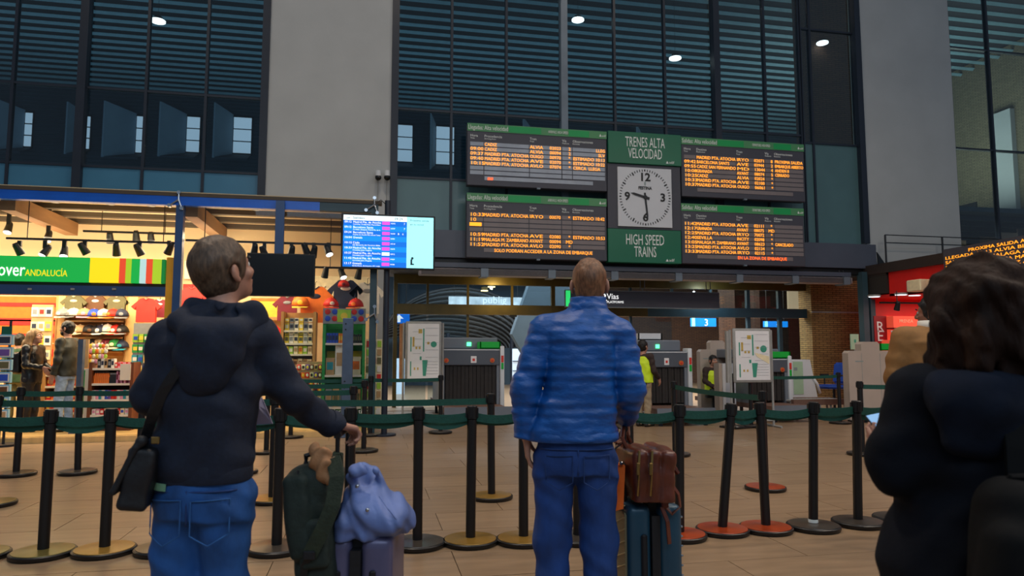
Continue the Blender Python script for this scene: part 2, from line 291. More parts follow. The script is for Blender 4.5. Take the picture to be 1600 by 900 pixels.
o = mb.build('tiles', K['floor_tile'], floor); o['kind'] = 'stuff'
bx('platform_paving', K['floor_tile'], (-12, YF + .55, -.05), (26, 33, 0), floor)
# ------------------------------------------------------------------ facade: two plastered piers
def pier(name, xl, xr, ztop, zbot, yl):
    a = PY(xl, yl, YF).x; b = PY(xr, yl, YF).x
    return struct(center(bx(name, K['plaster'], (a, YF - .12, zbot), (b, YF + .25, ztop))))
pier('wall_left', 416, 611, 13.4, 0, 200); pier('wall_right', 1342, 1486, 13.4, 3.5, 200)
struct(center(bx('wall_rear', K['plaster'], (-14, YF + 6.2, 0), (PY(600, 300, YF).x, YF + 6.5, 4), None)))
# ------------------------------------------------------------------ hall reflection in the dark glass, built as a room behind it: louvre ceiling, rear wall with slit windows
ZC = 12.6
ceil = shell('ceiling'); bx('slab', K['void'], (-16, YF + .1, ZC + .35), (30, 34, ZC + .5), ceil)  # black slab added above the louvres to block the world light
s0 = MB().box((-24, -.062, -.012), (26, .062, .012), M=Matrix.Rotation(math.radians(-35), 4, 'X')).build('reflected_slat', K['reflected_slat'], ceil)
for n in range(26):
    o = s0 if n == 0 else s0.copy()
    if n: COL.objects.link(o); o.parent = ceil
    o.location = (4, YF + .4 + n * .58, ZC)
YB = YF + 15.0
wb = shell('wall_reflected'); bx('panel', K['teal_wall'], (-22, YB + .55, 6.25), (30, YB + .7, ZC + .4), wb)  # opposite hall wall as reflected, placed behind the glass
bx('floor_slab', K['void'], (-22, YF + 6.5, 6.1), (30, YB + .7, 6.25), wb)
mb = MB()
for n in range(26): mb.box((-20, YB + .50, 8.6 + n * .16), (28, YB + .55, 8.625 + n * .16))
o = mb.build('faint_reflected_slats', K['frame_teal'], wb); o['kind'] = 'stuff'  # faint louvre reflection repeated as bars over this wall
n = 3
for x0, x1, y0, y1, sp in [(31, 42, 170, 225, 36), (128, 134, 176, 229, 14), (208, 222, 176, 235, 38), (288, 308, 177, 234, 32), (362, 390, 178, 236, 22), (614, 645, 190, 249, 10), (683, 711, 193, 254, 10), (835, 868, 200, 255, 20), (1010, 1045, 210, 262, 20)]:
    n += 1; w = shell('window_%d' % n); a, b, z0, z1 = rect(x0, y0, x1, y1, YB)  # reflected slit windows, built as shells with glowing panes
    w.location = ((a + b) / 2, YB, z0); PM[w.name] = Matrix.Translation(w.location)
    dx = PY(x0, 200, YB - 1).x - PY(x0 - sp, 200, YB - 1).x
    MB().prism([(a - .03, YB + .45, z0 - .1), (a - .03 - dx, YB - .55, z0 - .5), (a - .03 - dx, YB - .55, z1 + .25), (a - .03, YB + .45, z1 + .1)], (-.06, 0, 0)).build('reveal', K['reveal'], w, world=True)
    MB().prism([(a - .03, YB + .4, z0 - .04), (b + .03, YB + .4, z0 - .04), (b + .03, YB - .5, z0 - .45), (a - .03 - dx, YB - .5, z0 - .45)], (0, 0, -.05)).build('sill', K['teal_wall'], w, world=True)
    h = (z1 - z0) / 3
    for k in range(3): bx('pane', K['daylight'], (a, YB + .40, z0 + k * h + .03), (b, YB + .44, z0 + (k + 1) * h - .03), w)
    bx('window_frame', K['black'], (a - .04, YB + .44, z0 - .04), (b + .04, YB + .49, z1 + .04), w)
# brick reflected in the glass on the right, built as masses behind it
a = PY(1253, 100, YF + 1.5).x; b = PY(1348, 100, YF + 1.5).x
struct(center(bx('wall_reflected_brick_pier', K['brick_dark'], (a, YF + 1.3, 6.3), (b, YF + 1.9, ZC - .2))))
struct(center(bx('wall_reflected_brick_side', K['brick_pale'], (23.4, YF + .5, 2.5), (23.8, 32.5, ZC + .3))))
# reflected doorway, built into the brick side wall behind the glass
g = shell('door_2'); p = PX(1490, 395, 23.4); q = PX(1527, 318, 23.4)
bx('opening', K['void'], (23.34, q.y, 3.8), (23.4, p.y, PX(1508, 320, 23.4).z), g)
bx('lit_panel', K['p_cream'], (23.3, PX(1512, 370, 23.4).y, 3.8), (23.34, p.y, PX(1500, 345, 23.4).z), g)  # lit part of the reflected doorway, given by the cream colour
g2 = shell('trim_5'); bx('pale_shaft', K['plaster'], (23.2, PX(1590, 250, 23.4).y, 3.0), (23.4, PX(1557, 250, 23.4).y, PX(1570, 175, 23.4).z), g2)  # pale wedge of the reflection, built as a shaft
# ------------------------------------------------------------------ tall windows of the facade
def tall_window(name, xs, ytop_mid, zbot, ztr, thick, thin_extra=(), spandrel=None, right_bays=None, trans_thin=()):
    """xs: pixel x (at y = 200) of the vertical bars incl. both ends"""
    w = shell(name); ztop = ZC + .1; X = [PY(x, 200, YF).x for x in xs]
    for i, x in enumerate(X):
        hw = .085 if xs[i] in thick else .03
        bx('mullion', K['frame_light'] if xs[i] == 880 else K['frame'], (x - hw, YF - .16 if xs[i] in thick else YF - .05, zbot), (x + hw, YF + .08, ztop), w)
    for z in ztr: bx('transom', K['frame'], (X[0], YF - .04, z - .025), (X[-1], YF + .06, z + .025), w)
    for i in range(len(X) - 1):
        zs = [zbot] + list(ztr) + [ztop]
        for k in range(len(zs) - 1):
            sp = spandrel and k == 0
            if sp: bx('spandrel_panel', spandrel, (X[i] + .03, YF - .01, zs[k]), (X[i + 1] - .03, YF + .03, zs[k + 1] - .025), w)
            else: bx('pane', K['glass_dark'], (X[i] + .03, YF, zs[k] + .025), (X[i + 1] - .03, YF + .012, zs[k + 1] - .025), w)
    return w
zt = PY(800, 182, YF).z; zs_ = PY(230, 264, YF).z; zs2 = PY(660, 279, YF).z
tall_window('window_1', [-60, 16, 127, 226, 320, 413], 0, PY(200, 306, YF).z - .3, [zs_, zt], {127, 413}, spandrel=K['spandrel'])
tall_window('window_2', [616, 705, 791, 880, 961, 1040, 1119, 1197, 1252], 0, PY(900, 414, YF).z, [zs2, zt], {616, 880, 1119}, spandrel=K['spandrel_green'])
tall_window('window_3', [1488, 1550, 1660], 0, PY(1500, 420, YF).z, [PY(1545, 235, YF).z, PY(1545, 80, YF).z], set())
wr = tall_window('window_20', [1254, 1269, 1341], 0, PY(1300, 380, YF).z, [PY(1300, 226, YF).z, PY(1300, 50, YF).z], {1341}, spandrel=K['spandrel_green'])
# ------------------------------------------------------------------ lintel beam over the platform doors
XL0 = PY(612, 400, YF).x; XL1 = PY(1355, 400, YF).x; zl0 = PY(1000, 410, YF - .35).z; zl1 = PY(1300, 380, YF - .35).z
tr = shell('trim_1'); bx('lintel_face', K['lintel'], (XL0, YF - .35, zl0), (XL1, YF + .1, zl1), tr)
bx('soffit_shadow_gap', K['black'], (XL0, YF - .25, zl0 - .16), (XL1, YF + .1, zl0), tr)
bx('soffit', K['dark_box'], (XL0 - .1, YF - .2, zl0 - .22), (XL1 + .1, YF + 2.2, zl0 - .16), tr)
MB().prism([(XL1 + .02, YF - .36, zl0 + .45), (XL1 + .3, YF - .30, zl0 + .15), (XL1 + .62, YF - .36, zl0 - .02), (XL1 + .25, YF - .40, zl0 - .1), (XL1 + .02, YF - .40, zl0 + .1)], (0, .03, 0)).build('torn_flap', K['black'], tr, world=True)
# air curtain: long grille under the beam with brackets
g = thing('air_curtain', 'long grey air curtain grille under the dark beam above the platform doors', 'air curtain', (PY(990, 430, YF - .45).x, YF - .45, zl0 - .35))
xa = PY(655, 425, YF - .45).x; xb = PY(1332, 432, YF - .45).x; zc = PY(990, 432, YF - .45).z
bx('duct', K['lintel'], (xa, YF - .40, zc + .13), (xb, YF - .12, zc + .24), g); bx('housing', K['duct_grey'], (xa, YF - .45, zc - .06), (xb, YF - .12, zc + .10), g, bev=.02, seg=2)
for k in range(5): bx('grille_slat', K['grille'], (xa + .05, YF - .47, zc - .05 + k * .03), (xb - .05, YF - .45, zc - .035 + k * .03), g)
for px in (757, 862, 960, 1060, 1155, 1242, 1322):
    x = PY(px, 430, YF - .45).x; b = bx('bracket', K['frame_light'], (x - .09, YF - .49, zc - .09), (x + .09, YF - .1, zc + .11), g)
    MB().cyl((x - .05, YF - .4, zc + .1), (x - .10, YF - .3, zc + .30), .012).cyl((x + .06, YF - .4, zc + .1), (x + .02, YF - .3, zc + .30), .012).build('hanger', K['dark_steel'], b, world=True)
# ------------------------------------------------------------------ glazed screen with sliding doors, set back under the beam
YD = YF + 1.6
d1 = shell('door_1'); XS = [PY(x, 470, YD).x for x in (618, 668, 731, 800, 864, 985, 1050, 1110, 1168, 1217, 1264)]
zd0 = PY(940, 494, YD).z; zd1 = PY(940, 479, YD).z; ztop = zl0 - .2
for i, x in enumerate(XS):
    if i in (0, 4, 10, 8, 9): bx('door_post', K['bronze'] if i < 5 else K['frame_teal'], (x - .05, YD - .05, 0), (x + .05, YD + .06, ztop), d1)
    else: bx('door_post', K['bronze'] if i < 5 else K['frame_teal'], (x - .03, YD - .03, 0 if i in (2, 5) else zd0), (x + .03, YD + .05, ztop), d1)
xm = PY(1010, 480, YD).x
bx('header', K['bronze'], (XS[0], YD - .09, zd0), (xm, YD + .08, zd1), d1); bx('header', K['frame_teal'], (xm, YD - .09, zd0), (XS[-1], YD + .08, zd1), d1)  # olive-gold and teal halves carry warm and cool light in their colour
bx('head_rail', K['bronze'], (XS[0], YD - .08, PY(940, 449, YD).z), (XS[-1], YD + .06, ztop + .05), d1)
for i in range(len(XS) - 1):
    bx('pane', K['glass_door'], (XS[i] + .03, YD, zd1), (XS[i + 1] - .03, YD + .012, ztop - .1), d1)
    if i in (0, 1, 5, 8, 9): bx('pane', K['glass_door'], (XS[i] + .03, YD, .05), (XS[i + 1] - .03, YD + .012, zd0 - .02), d1)
bx('motion_sensor', K['black'], (PY(795, 491, YD).x, YD - .14, zd0 - .05), (PY(806, 491, YD).x, YD - .08, zd0 + .0), d1)
# brick return wall, steel posts at its end
a = PY(1265, 500, YD - .2).x; b = PY(1349, 500, YD - .2).x
struct(center(bx('wall_brick', K['brick'], (a, YD - .3, 0), (b, YD + .3, zl0 - .15))))
t = shell('trim_2'); xp = PY(1346, 500, YF - .3).x
for k, (o_, w_) in enumerate(((0, .16), (.22, .14))): bx('post', K['frame_teal'], (xp + o_, YF - .4, 0), (xp + o_ + w_, YF - .2, zl0 - .1), t)
struct(center(bx('trim_3', K['label_grey'], (a, YD - .33, PY(1300, 490, YD).z), (b, YD - .3, PY(1300, 488, YD).z))))
# platform hall beyond
YR = 30
struct(center(bx('wall_platform', K['brick_dark'], (PY(930, 500, YR).x, YR, 0), (26, YR + .3, 7))))
struct(center(bx('wall_platform_left', K['teal_wall'], (-8, YR, 0), (PY(930, 500, YR).x, YR + .3, 7))))
pc = shell('ceiling_platform'); bx('deck', K['frame_teal'], (-8, YD + .6, 5.9), (26, YR, 6.05), pc)
for k in range(12): bx('joist', K['teal_wall'], (-8, YD + 1.2 + k * .9, 5.75), (26, YD + 1.26 + k * .9, 5.9), pc)
# leaning bulkhead and tiled pier beyond the doors
a = PY(826, 470, 22).x; b = PY(905, 470, 22).x
struct(center(MB().prism([(PY(800, 530, 22).x, 22, PY(800, 522, 22).z), (PY(862, 440, 22).x, 22, 5.7), (b, 22, 5.7), (b, 22, 0.3), (PY(846, 530, 22).x, 22, .3)], (0, .4, 0)).build('wall_bulkhead', K['bulkhead'])))
for (x0, x1) in ((1130, 1150), (1180, 1189)):
    q = rect(x0, 440, x1, 640, 24); struct(center(bx('trim_4', K['brick_dark'], (q[0], 24, 0), (q[1], 24.3, 5.7))))
q = rect(1232, 452, 1248, 486, 25); struct(center(bx('window_21', mat('hall_glow', c('#d8b890'), emit=.5), (q[0], 25, q[2]), (q[1], 25.1, q[3]))))
q = rect(1172, 466, 1186, 487, 25); struct(center(bx('window_22', MATS['hall_glow'], (q[0], 25, q[2]), (q[1], 25.1, q[3]))))
q = rect(812, 545, 832, 640, 24); wA = shell('window_23'); bx('pane', K['daylight'], (q[0] - .25, 24, q[2]), (q[1], 24.05, q[3]), wA)
for k in range(6): bx('glazing_bar', K['frame'], (q[0] - .25, 23.95, q[2] + k * .33), (q[1], 24, q[2] + k * .33 + .03), wA)
q = rect(619, 560, 632, 640, 24); wA = shell('window_24'); bx('pane', K['daylight'], (q[0], 24, q[2]), (q[1], 24.05, q[3]), wA)
# ------------------------------------------------------------------ departure boards, clock and green signs hung in front of the beam
YBD = YF - .62
def board(px, label, green_es, rows, msg, head, arrivals, cellm, msgm=None, logo=True):
    x0, y0, x1, y1 = px; a, b, z0, z1 = rect(x0, y0, x1, y1, YBD); W = b - a; H = z1 - z0
    g = thing('departure_board', label, 'departure board', ((a + b) / 2, YBD + .1, z0))
    bx('housing', K['board'], (a, YBD, z0), (b, YBD + .22, z1), g, bev=.012)
    hh = H * .125; y = YBD - .012
    bx('header', K['header_green'], (a, y, z1 - hh), (b, YBD, z1), g)
    bx('header_strip', K['strip_green'], (a + .29 * W, y - .004, z1 - hh * .92), (a + (.52 if arrivals else .50) * W, y, z1 - hh * .12), g)
    bx('header_strip', K['strip_green'], (a + (.72 if arrivals else .745) * W, y - .004, z1 - hh * .92), (a + (.87 if arrivals else .89) * W, y, z1 - hh * .12), g)
    text(head, hh * .82, K['white_print'], g, (a + .005 * W, y - .004, z1 - hh * .78), width=.275 * W)
    text('ARRIVALS: HIGH SPEED' if arrivals else 'DEPARTURES: HIGH SPEED', hh * .5, K['white_print'], g, (a + .57 * W, y - .004, z1 - hh * .68), width=.145 * W)
    MB().prism([(a + .945 * W, y - .003, z1 - hh * .72), (a + .962 * W, y - .003, z1 - hh * .72), (a + .953 * W, y - .003, z1 - hh * .35)], (0, .003, 0)).build('logo', K['white_print'], g, world=True)
    text('adif', hh * .4, K['white_print'], g, (a + .964 * W, y - .003, z1 - hh * .72), width=.03 * W)
    cols = [(.02, .112), (.118, .432), (.438, .665), (.672, .742), (.748, .985)]
    names = [('Hora', 'Time'), ('Procedencia', 'Arriving from') if arrivals else ('Destino', 'Destination'), ('Tren', 'Train'), ('Vía', 'Platform'), ('Observaciones', 'Remarks')]
    for (u0, u1), (n1, n2) in zip(cols, names):
        text(n1, H * .058, K['white_print'], g, (a + u0 * W, y + .01, z1 - H * .215)); text(n2, H * .034, K['white_print'], g, (a + u0 * W, y + .01, z1 - H * .25))
    rz0 = z1 - H * .30; rh = H * .077; cell0 = {}
    for r in range(7):
        zt_ = rz0 - r * rh
        for ci, (u0, u1) in enumerate(cols):
            if ci not in cell0: cell0[ci] = (bx('display_cell', cellm, (a + u0 * W, y + .004, zt_ - rh * .80), (a + u1 * W, YBD, zt_), g))
            else: o = cell0[ci].copy(); COL.objects.link(o); o.location = (o.location[0], o.location[1], o.location[2] - r * rh)
        row = rows[r] if r < len(rows) else None
        if row:
            for ci, s in enumerate(row):
                if not s: continue
                u0, u1 = cols[ci]; fs = rh * .98
                if ci == 2 and '|' in s:
                    s1, s2 = s.split('|')
                    text(s1, fs, K['amber'], g, (a + u0 * W, y, zt_ - rh * .76), width=.095 * W); text(s2, fs, K['amber'], g, (a + (u1 - .085) * W, y, zt_ - rh * .76), width=.08 * W)
                elif ci == 1: text(s, fs, K['amber'], g, (a + u0 * W, y, zt_ - rh * .76), width=min(.31, .0172 * len(s)) * W)
                elif ci == 4:
                    right = s[0] == ' '; s = s.strip(); w4 = min(.235, .0165 * len(s)); text(s, fs, K['amber'], g, (a + ((u1 - w4) if right else u0 + .002) * W, y, zt_ - rh * .76), width=w4 * W)
                elif ci == 0:
                    if s == '##': bx('stuck_segments', K['amber'], (a + u0 * W, y - .002, zt_ - rh * .75), (a + (u1 - .01) * W, y + .004, zt_ - rh * .05), g)
                    else: text(s, fs, K['amber'], g, (a + u0 * W, y, zt_ - rh * .76), width=.09 * W * len(s) / 5)
                else: text(s, fs, K['amber'], g, (a + (u1 - .02 * len(s) - .005) * W, y, zt_ - rh * .76))
    zt_ = rz0 - 7 * rh - rh * .12
    bx('message_cell', cellm, (a + .12 * W, y + .004, zt_ - rh * .8), (a + .895 * W, YBD, zt_), g)
    if msg: text(msg[0], rh * .95, msgm or K['amber'], g, (a + msg[1] * W, y, zt_ - rh * .76), width=msg[2] * W)
    bx('sensor', K['frame_light'], ((a + b) / 2 - .04, YBD - .03, z0 - .03), ((a + b) / 2 + .04, YBD + .05, z0 + .005), g)
    return g
MAD = 'MADRID PTA. ATOCHA'
board((730, 199, 948, 294), 'upper left arrivals board with pale washed out rows of amber text', 0, [('', 'CADIZ', 'ALVIA|02023', '2', '       LLEG'), ('09:00', 'CADIZ', 'ALVIA|00094', '2', '        SLV'), ('09:37', MAD, 'OUIGO|00970', '*', 'ESTIMADO 10:13'), ('09:40', MAD, 'AVE|02070', '*', 'ESTIMADO 10:22'), ('10:15', MAD, 'AVLO|07074', '*', 'CERCA  LLEGA')], ('##', .14, .04), 'Llegadas: Alta velocidad', True, K['cell_cool'], K['amber_red'])
board((729, 306, 948, 405), 'lower left arrivals board with a solid glowing amber block in its time column', 0, [('10:33', MAD, 'IRYO|00070', '*', 'ESTIMADO 10:42'), ('10', '', '', '', ''), ('##', '', '', '', ''), None, ('10:59', MAD, 'AVE|02080', '*', 'ESTIMADO 10:53'), ('11:19', 'MALAGA M. ZAMBRANO', 'AVANT|00094', 'MD', ''), ('11:52', MAD, 'AVLO|02090', '*', '')], ('SOLO PODRAN ACCEDER A LA ZONA DE EMBARQUE', .19, .70), 'Llegadas: Alta velocidad', True, K['cell'])
board((1065, 220, 1257, 311), 'upper right departures board with amber remarks filling the right column', 0, [('', 'MADRID PTA. ATOCHA', 'IRYO|02071', '8', 'PROXIMA SALIDA'), ('09:42', 'BARCELONA SANTS', 'AVE|03944', '2', 'EMBARQUE ABIERTO'), ('09:55', 'CADIZ SAN FERNANDO', 'MD|13044', '4', 'ANDEN 8'), ('10:08', 'GRANADA', 'AVANT|08074', '5', 'CERRADO'), ('10:25', 'CADIZ', 'ALVIA|02024', '*', ''), ('10:33', MAD, 'AVE|02100', '*', ''), ('10:37', MAD, 'OUIGO|06061', '*', '')], None, 'Salidas: Alta velocidad', False, K['cell'])
board((1065, 322, 1257, 414), 'lower right departures board with a red scrolling message along its bottom', 0, [('11:42', MAD, 'AVE|02111', '*', ''), ('12:17', 'GRANADA', 'AVANT|08075', 'MD', ''), ('12:25', MAD, 'IRYO|70072', '*', ''), ('12:40', 'SEVILLA', 'INCITY|02098', '*', ''), ('13:05', 'MALAGA M. ZAMBRANO', 'AVANT|08623', '*', 'CANCELADO'), ('13:25', MAD, 'AVLO|02134', '*', ''), ('13:33', MAD, 'IRYO|02115', '*', '')], ('EN LA ZONA DE EMBARQUE', .44, .40), 'Salidas: Alta velocidad', False, K['cell'], K['amber_red'])
def green_sign(px, label, l1, l2):
    a, b, z0, z1 = rect(*px, YBD); W = b - a; H = z1 - z0
    g = thing('station_sign', label, 'sign', ((a + b) / 2, YBD + .1, z0))
    bx('panel', K['sign_green'], (a, YBD - .02, z0), (b, YBD + .2, z1), g, bev=.008)
    for k, (s, w) in enumerate((l1, l2)): text(s, H * .45, K['white_print'], g, ((a + b) / 2, YBD - .024, z1 - H * (.46 + .36 * k)), align='CENTER', width=w * W)
    MB().prism([(a + .78 * W, YBD - .024, z0 + .06 * H), (a + .82 * W, YBD - .024, z0 + .06 * H), (a + .80 * W, YBD - .024, z0 + .14 * H)], (0, .003, 0)).build('logo', K['white_print'], g, world=True)
    text('adif', H * .12, K['white_print'], g, (a + .825 * W, YBD - .024, z0 + .06 * H))
green_sign((950, 208, 1064, 257), 'green sign reading TRENES ALTA VELOCIDAD above the clock', ('TRENES ALTA', .54), ('VELOCIDAD', .46))
green_sign((950, 359, 1064, 411), 'green sign reading HIGH SPEED TRAINS below the clock', ('HIGH SPEED', .52), ('TRAINS', .30))
a, b, z0, z1 = rect(950, 258, 1064, 358, YBD); W = b - a
g = thing('station_clock', 'square white station clock on a dark panel between the boards', 'clock', ((a + b) / 2, YBD + .1, z0))
bx('backing', K['board'], (a, YBD + .02, z0), (b, YBD + .2, z1), g)
fa, fb, f0, f1 = rect(965, 263, 1049, 355, YBD); cx = (fa + fb) / 2; cz = (f0 + f1) / 2; R = (fb - fa) / 2
bx('dial', K['clock_face'], (fa, YBD - .03, f0), (fb, YBD + .02, f1), g, bev=.006)
HZ = (f1 - f0) / 2 / R
for k in range(60):
    an = k * PI / 30; l = .14 if k % 5 == 0 else .10; w = .016 if k % 5 == 0 else .010
    if k in (0, 15, 30, 45): l = .09
    M = Matrix.Translation((cx, YBD - .033, cz)) @ Matrix.Diagonal((1, 1, HZ, 1)) @ Matrix.Rotation(an, 4, 'Y')
    MB().box((-w, 0, R * (.97 - l)), (w, .004, R * .95), M=M).build('minute_mark', K['black'], g, world=True)
for s, dx, dz in (('12', 0, .56), ('3', .66, -.11), ('6', 0, -.80), ('9', -.66, -.11)): 
    t_ = text(s, R * .40, K['black'], g, (cx + dx * R, YBD - .034, cz + dz * R * HZ), align='CENTER', sx=1.05, name='numeral', ext=.004, bold=.008)
text('FESTINA', R * .15, K['black'], g, (cx, YBD - .034, cz + .28 * R), align='CENTER', width=.5 * R, bold=.004)
MB().prism([(cx - .02, YBD - .034, cz + .55 * R), (cx + .02, YBD - .034, cz + .55 * R), (cx + .02, YBD - .034, cz + .45 * R), (cx, YBD - .034, cz + .40 * R), (cx - .02, YBD - .034, cz + .45 * R)], (0, .003, 0)).build('crest', K['grey_print'], g, world=True)
def hand(an, L, w):
    M = Matrix.Translation((cx, YBD - .045, cz)) @ Matrix.Rotation(an, 4, 'Y')
    MB().prism([Vector(p) @ M.to_3x3().transposed() + M.translation for p in [(-w, 0, -.16 * R), (w, 0, -.16 * R), (w * .9, 0, L * .8), (0, 0, L), (-w * .9, 0, L * .8)]], (0, .006, 0)).build('clock_hand', K['dark_steel'], g, world=True)
hand(math.radians(285), R * .55, R * .045); hand(math.radians(174), R * .80, R * .035)
MB().cyl((cx, YBD - .06, cz), (cx, YBD - .03, cz), R * .07).build('hub', K['dark_steel'], g, world=True)
# ------------------------------------------------------------------ blue departures screen on its pole
YT = 12.05
a, b, z0, z1 = rect(536, 338, 677, 418, YT); W = b - a; H = z1 - z0; xpole = PY(603, 500, YT + .15).x
g = thing('departures_screen', 'bright blue departures screen with cyan panel mounted on a dark pole', 'screen', (xpole, YT + .15, 0))
bx('bezel', K['black'], (a - .03, YT, z0 - .03), (b + .03, YT + .09, z1 + .03), g, bev=.008)
y = YT - .004
hd = .10 * H; bx('screen_header', K['screen_white'], (a, y, z1 - hd), (a + .70 * W, YT, z1), g)
bx('screen_panel', K['screen_cyan'], (a + .70 * W, y, z0), (b, YT, z1), g)
rh = (H - hd) / 9
data = [('09:12', 'Madrid Pta. de Atocha', 'Cordoba, Ciudad Real, Puertollano'), ('09:12', 'Barcelona Sants', 'Cordoba, Zaragoza, Madrid Pta. de A.'), ('09:34', 'Barcelona Sants', 'Puente de Atocha Barcelona Camp'), ('10:04', 'Granada', ''), ('10:15', 'Cádiz', 'San Bernardo, San Fernando Bahia'), ('10:33', 'Madrid Pta. de Atocha', 'Cordoba Julio Anguita'), ('10:37', 'Madrid Pta. de Atocha', 'Cordoba Julio Anguita'), ('11:42', 'Madrid Pta. de Atocha', 'Cordoba Julio Anguita'), ('13:17', 'Granada', 'Santa Rosa, Antequera AV, Loja')]
for r, (t_, n_, v_) in enumerate(data):
    zt_ = z1 - hd - r * rh
    bx('screen_row', K['screen_blue2'] if r % 2 else K['screen_blue'], (a, y, zt_ - rh), (a + .70 * W, YT, zt_), g)
    text(t_, rh * .56, K['screen_text'], g, (a + .012 * W, y - .002, zt_ - rh * .52), width=.075 * W, ext=.001); text(n_, rh * .56, K['screen_text'], g, (a + .105 * W, y - .002, zt_ - rh * .52), width=.0145 * len(n_) * W, ext=.001)
    if v_: text(v_, rh * .34, K['screen_text'], g, (a + .105 * W, y - .002, zt_ - rh * .9), width=.30 * W * min(1, len(v_) / 30), ext=.001)
    bx('operator_badge', K['screen_white'] if r == 6 else K['screen_magenta'], (a + .425 * W, y - .002, zt_ - rh * .72), (a + .51 * W, y, zt_ - rh * .08), g)
    text('%05d' % (2050 + r * 317), rh * .34, K['screen_text'], g, (a + .52 * W, y - .002, zt_ - rh * .52), ext=.001)
text('Salidas', hd * .72, K['screen_ink'], g, (a + .10 * W, y - .002, z1 - hd * .72), width=.13 * W); text('09:29', hd * .72, K['screen_ink'], g, (a + .56 * W, y - .002, z1 - hd * .72)); text('adif', hd * .5, K['screen_ink'], g, (a + .03 * W, y - .002, z1 - hd * .72))
text('7', rh * .5, K['screen_text'], g, (a + .665 * W, y - .002, z1 - hd - rh * 1.6), ext=.001); text('7', rh * .5, K['screen_text'], g, (a + .665 * W, y - .002, z1 - hd - rh * .6), ext=.001); text('B    6', rh * .5, K['screen_text'], g, (a + .60 * W, y - .002, z1 - hd - rh * 2.6), ext=.001)
text('Próxima salida', rh * .5, K['grey_print'], g, (a + .735 * W, y - .002, z1 - hd * .8), width=.21 * W); text('en tu móvil', rh * .5, K['grey_print'], g, (a + .735 * W, y - .002, z1 - hd * 1.6), width=.15 * W)
MB().cyl((a + .765 * W, y - .003, z0 + .19 * H), (a + .765 * W, y, z0 + .19 * H), .022).box((a + .745 * W, y - .003, z0 + .06 * H), (a + .765 * W, y, z0 + .17 * H)).box((a + .745 * W, y - .003, z0 + .06 * H), (a + .785 * W, y, z0 + .085 * H)).build('seated_pictogram', K['screen_ink'], g, world=True)
MB().cyl((xpole, YT + .15, 0), (xpole, YT + .15, z1 + .30), .05, seg=16).cyl((xpole, YT + .15, 0), (xpole, YT + .15, .03), .2, seg=20).build('pole', K['frame'], g, world=True, smooth=True)
bx('mount', K['dark_steel'], (xpole - .2, YT + .09, (z0 + z1) / 2 - .15), (xpole + .2, YT + .13, (z0 + z1) / 2 + .15), g)
MB().tube([(xpole - .04, YT + .13, z1 + .24), (xpole - .12, YT + .1, z1 + .3), (xpole - .2, YT + .1, z1 + .24)], .008).build('cable', K['black'], g, world=True)
# black monitor hung from the shop front
YM = 12.05; a, b, z0, z1 = rect(385, 396, 492, 463, YM)
g = thing('hanging_monitor', 'black switched off monitor hung from a post at the shop front', 'monitor', ((a + b) / 2, YM + .05, z0))
bx('monitor_case', K['black'], (a, YM, z0), (b, YM + .07, z1), g, bev=.008); bx('screen', K['black_gloss'], (a + .02, YM - .003, z0 + .02), (b - .02, YM, z1 - .02), g)
x = PY(436, 350, YM).x; bx('hanger_post', K['navy_beam'], (x - .07, YM + .07, z0 + .2), (x + .07, YM + .16, PY(436, 312, YM).z), g)
# cctv cameras on the left pier
for px, lab in ((591, 'left white dome security camera on the pale pier'), (605, 'right white dome security camera at the edge of the pale pier')):
    p = PY(px, 275, YF - .3); g = thing('security_camera', lab, 'camera', (p.x, YF - .12, p.z - .1))
    MB().cyl((p.x, YF - .28, p.z - .02), (p.x, YF - .28, p.z + .13), .065, seg=16).build('camera_body', K['xray_white'], g, world=True, smooth=True)
    MB().ball((p.x, YF - .28, p.z - .03), .075, 16, 10).build('dome', K['black_gloss'], g, world=True, smooth='all')
    bx('wall_bracket', K['xray_white'], (p.x - .02, YF - .28, p.z + .08), (p.x + .02, YF - .12, p.z + .12), g)
    MB().tube([(p.x, YF - .2, p.z - .08), (p.x, YF - .14, p.z - .2), (p.x, YF - .13, p.z - .75)], .008).build('cable', K['label_grey'], g, world=True)
# hall lamp reflections in the dark glass, built as glowing discs behind it
for px, py, lab in ((247, 34, 'reflection of a round white hall lamp far left above the shop'), (903, 32, 'reflection of a round white hall lamp beside the grey window post'), (1055, 92, 'reflection of a round white hall lamp above the clock'), (1285, 68, 'reflection of a round white hall lamp before dark brick on the right')):
    p = PY(px, py, YF + (1.1 if px == 1285 else .9)); g = thing('lamp_reflection', lab, 'lamp', (p.x, p.y, p.z))
    MB().cyl((p.x, p.y, p.z), (p.x, p.y, p.z + .03), .165, seg=24).build('diffuser', K['lamp'], g, world=True); MB().cyl((p.x, p.y, p.z + .03), (p.x, p.y, p.z + .12), .15, .09, seg=20).build('lamp_housing', K['black'], g, world=True, smooth=True)
    MB().cyl((p.x, p.y, p.z + .12), (p.x, p.y, ZC), .004, seg=5).build('suspension', K['black'], g, world=True)
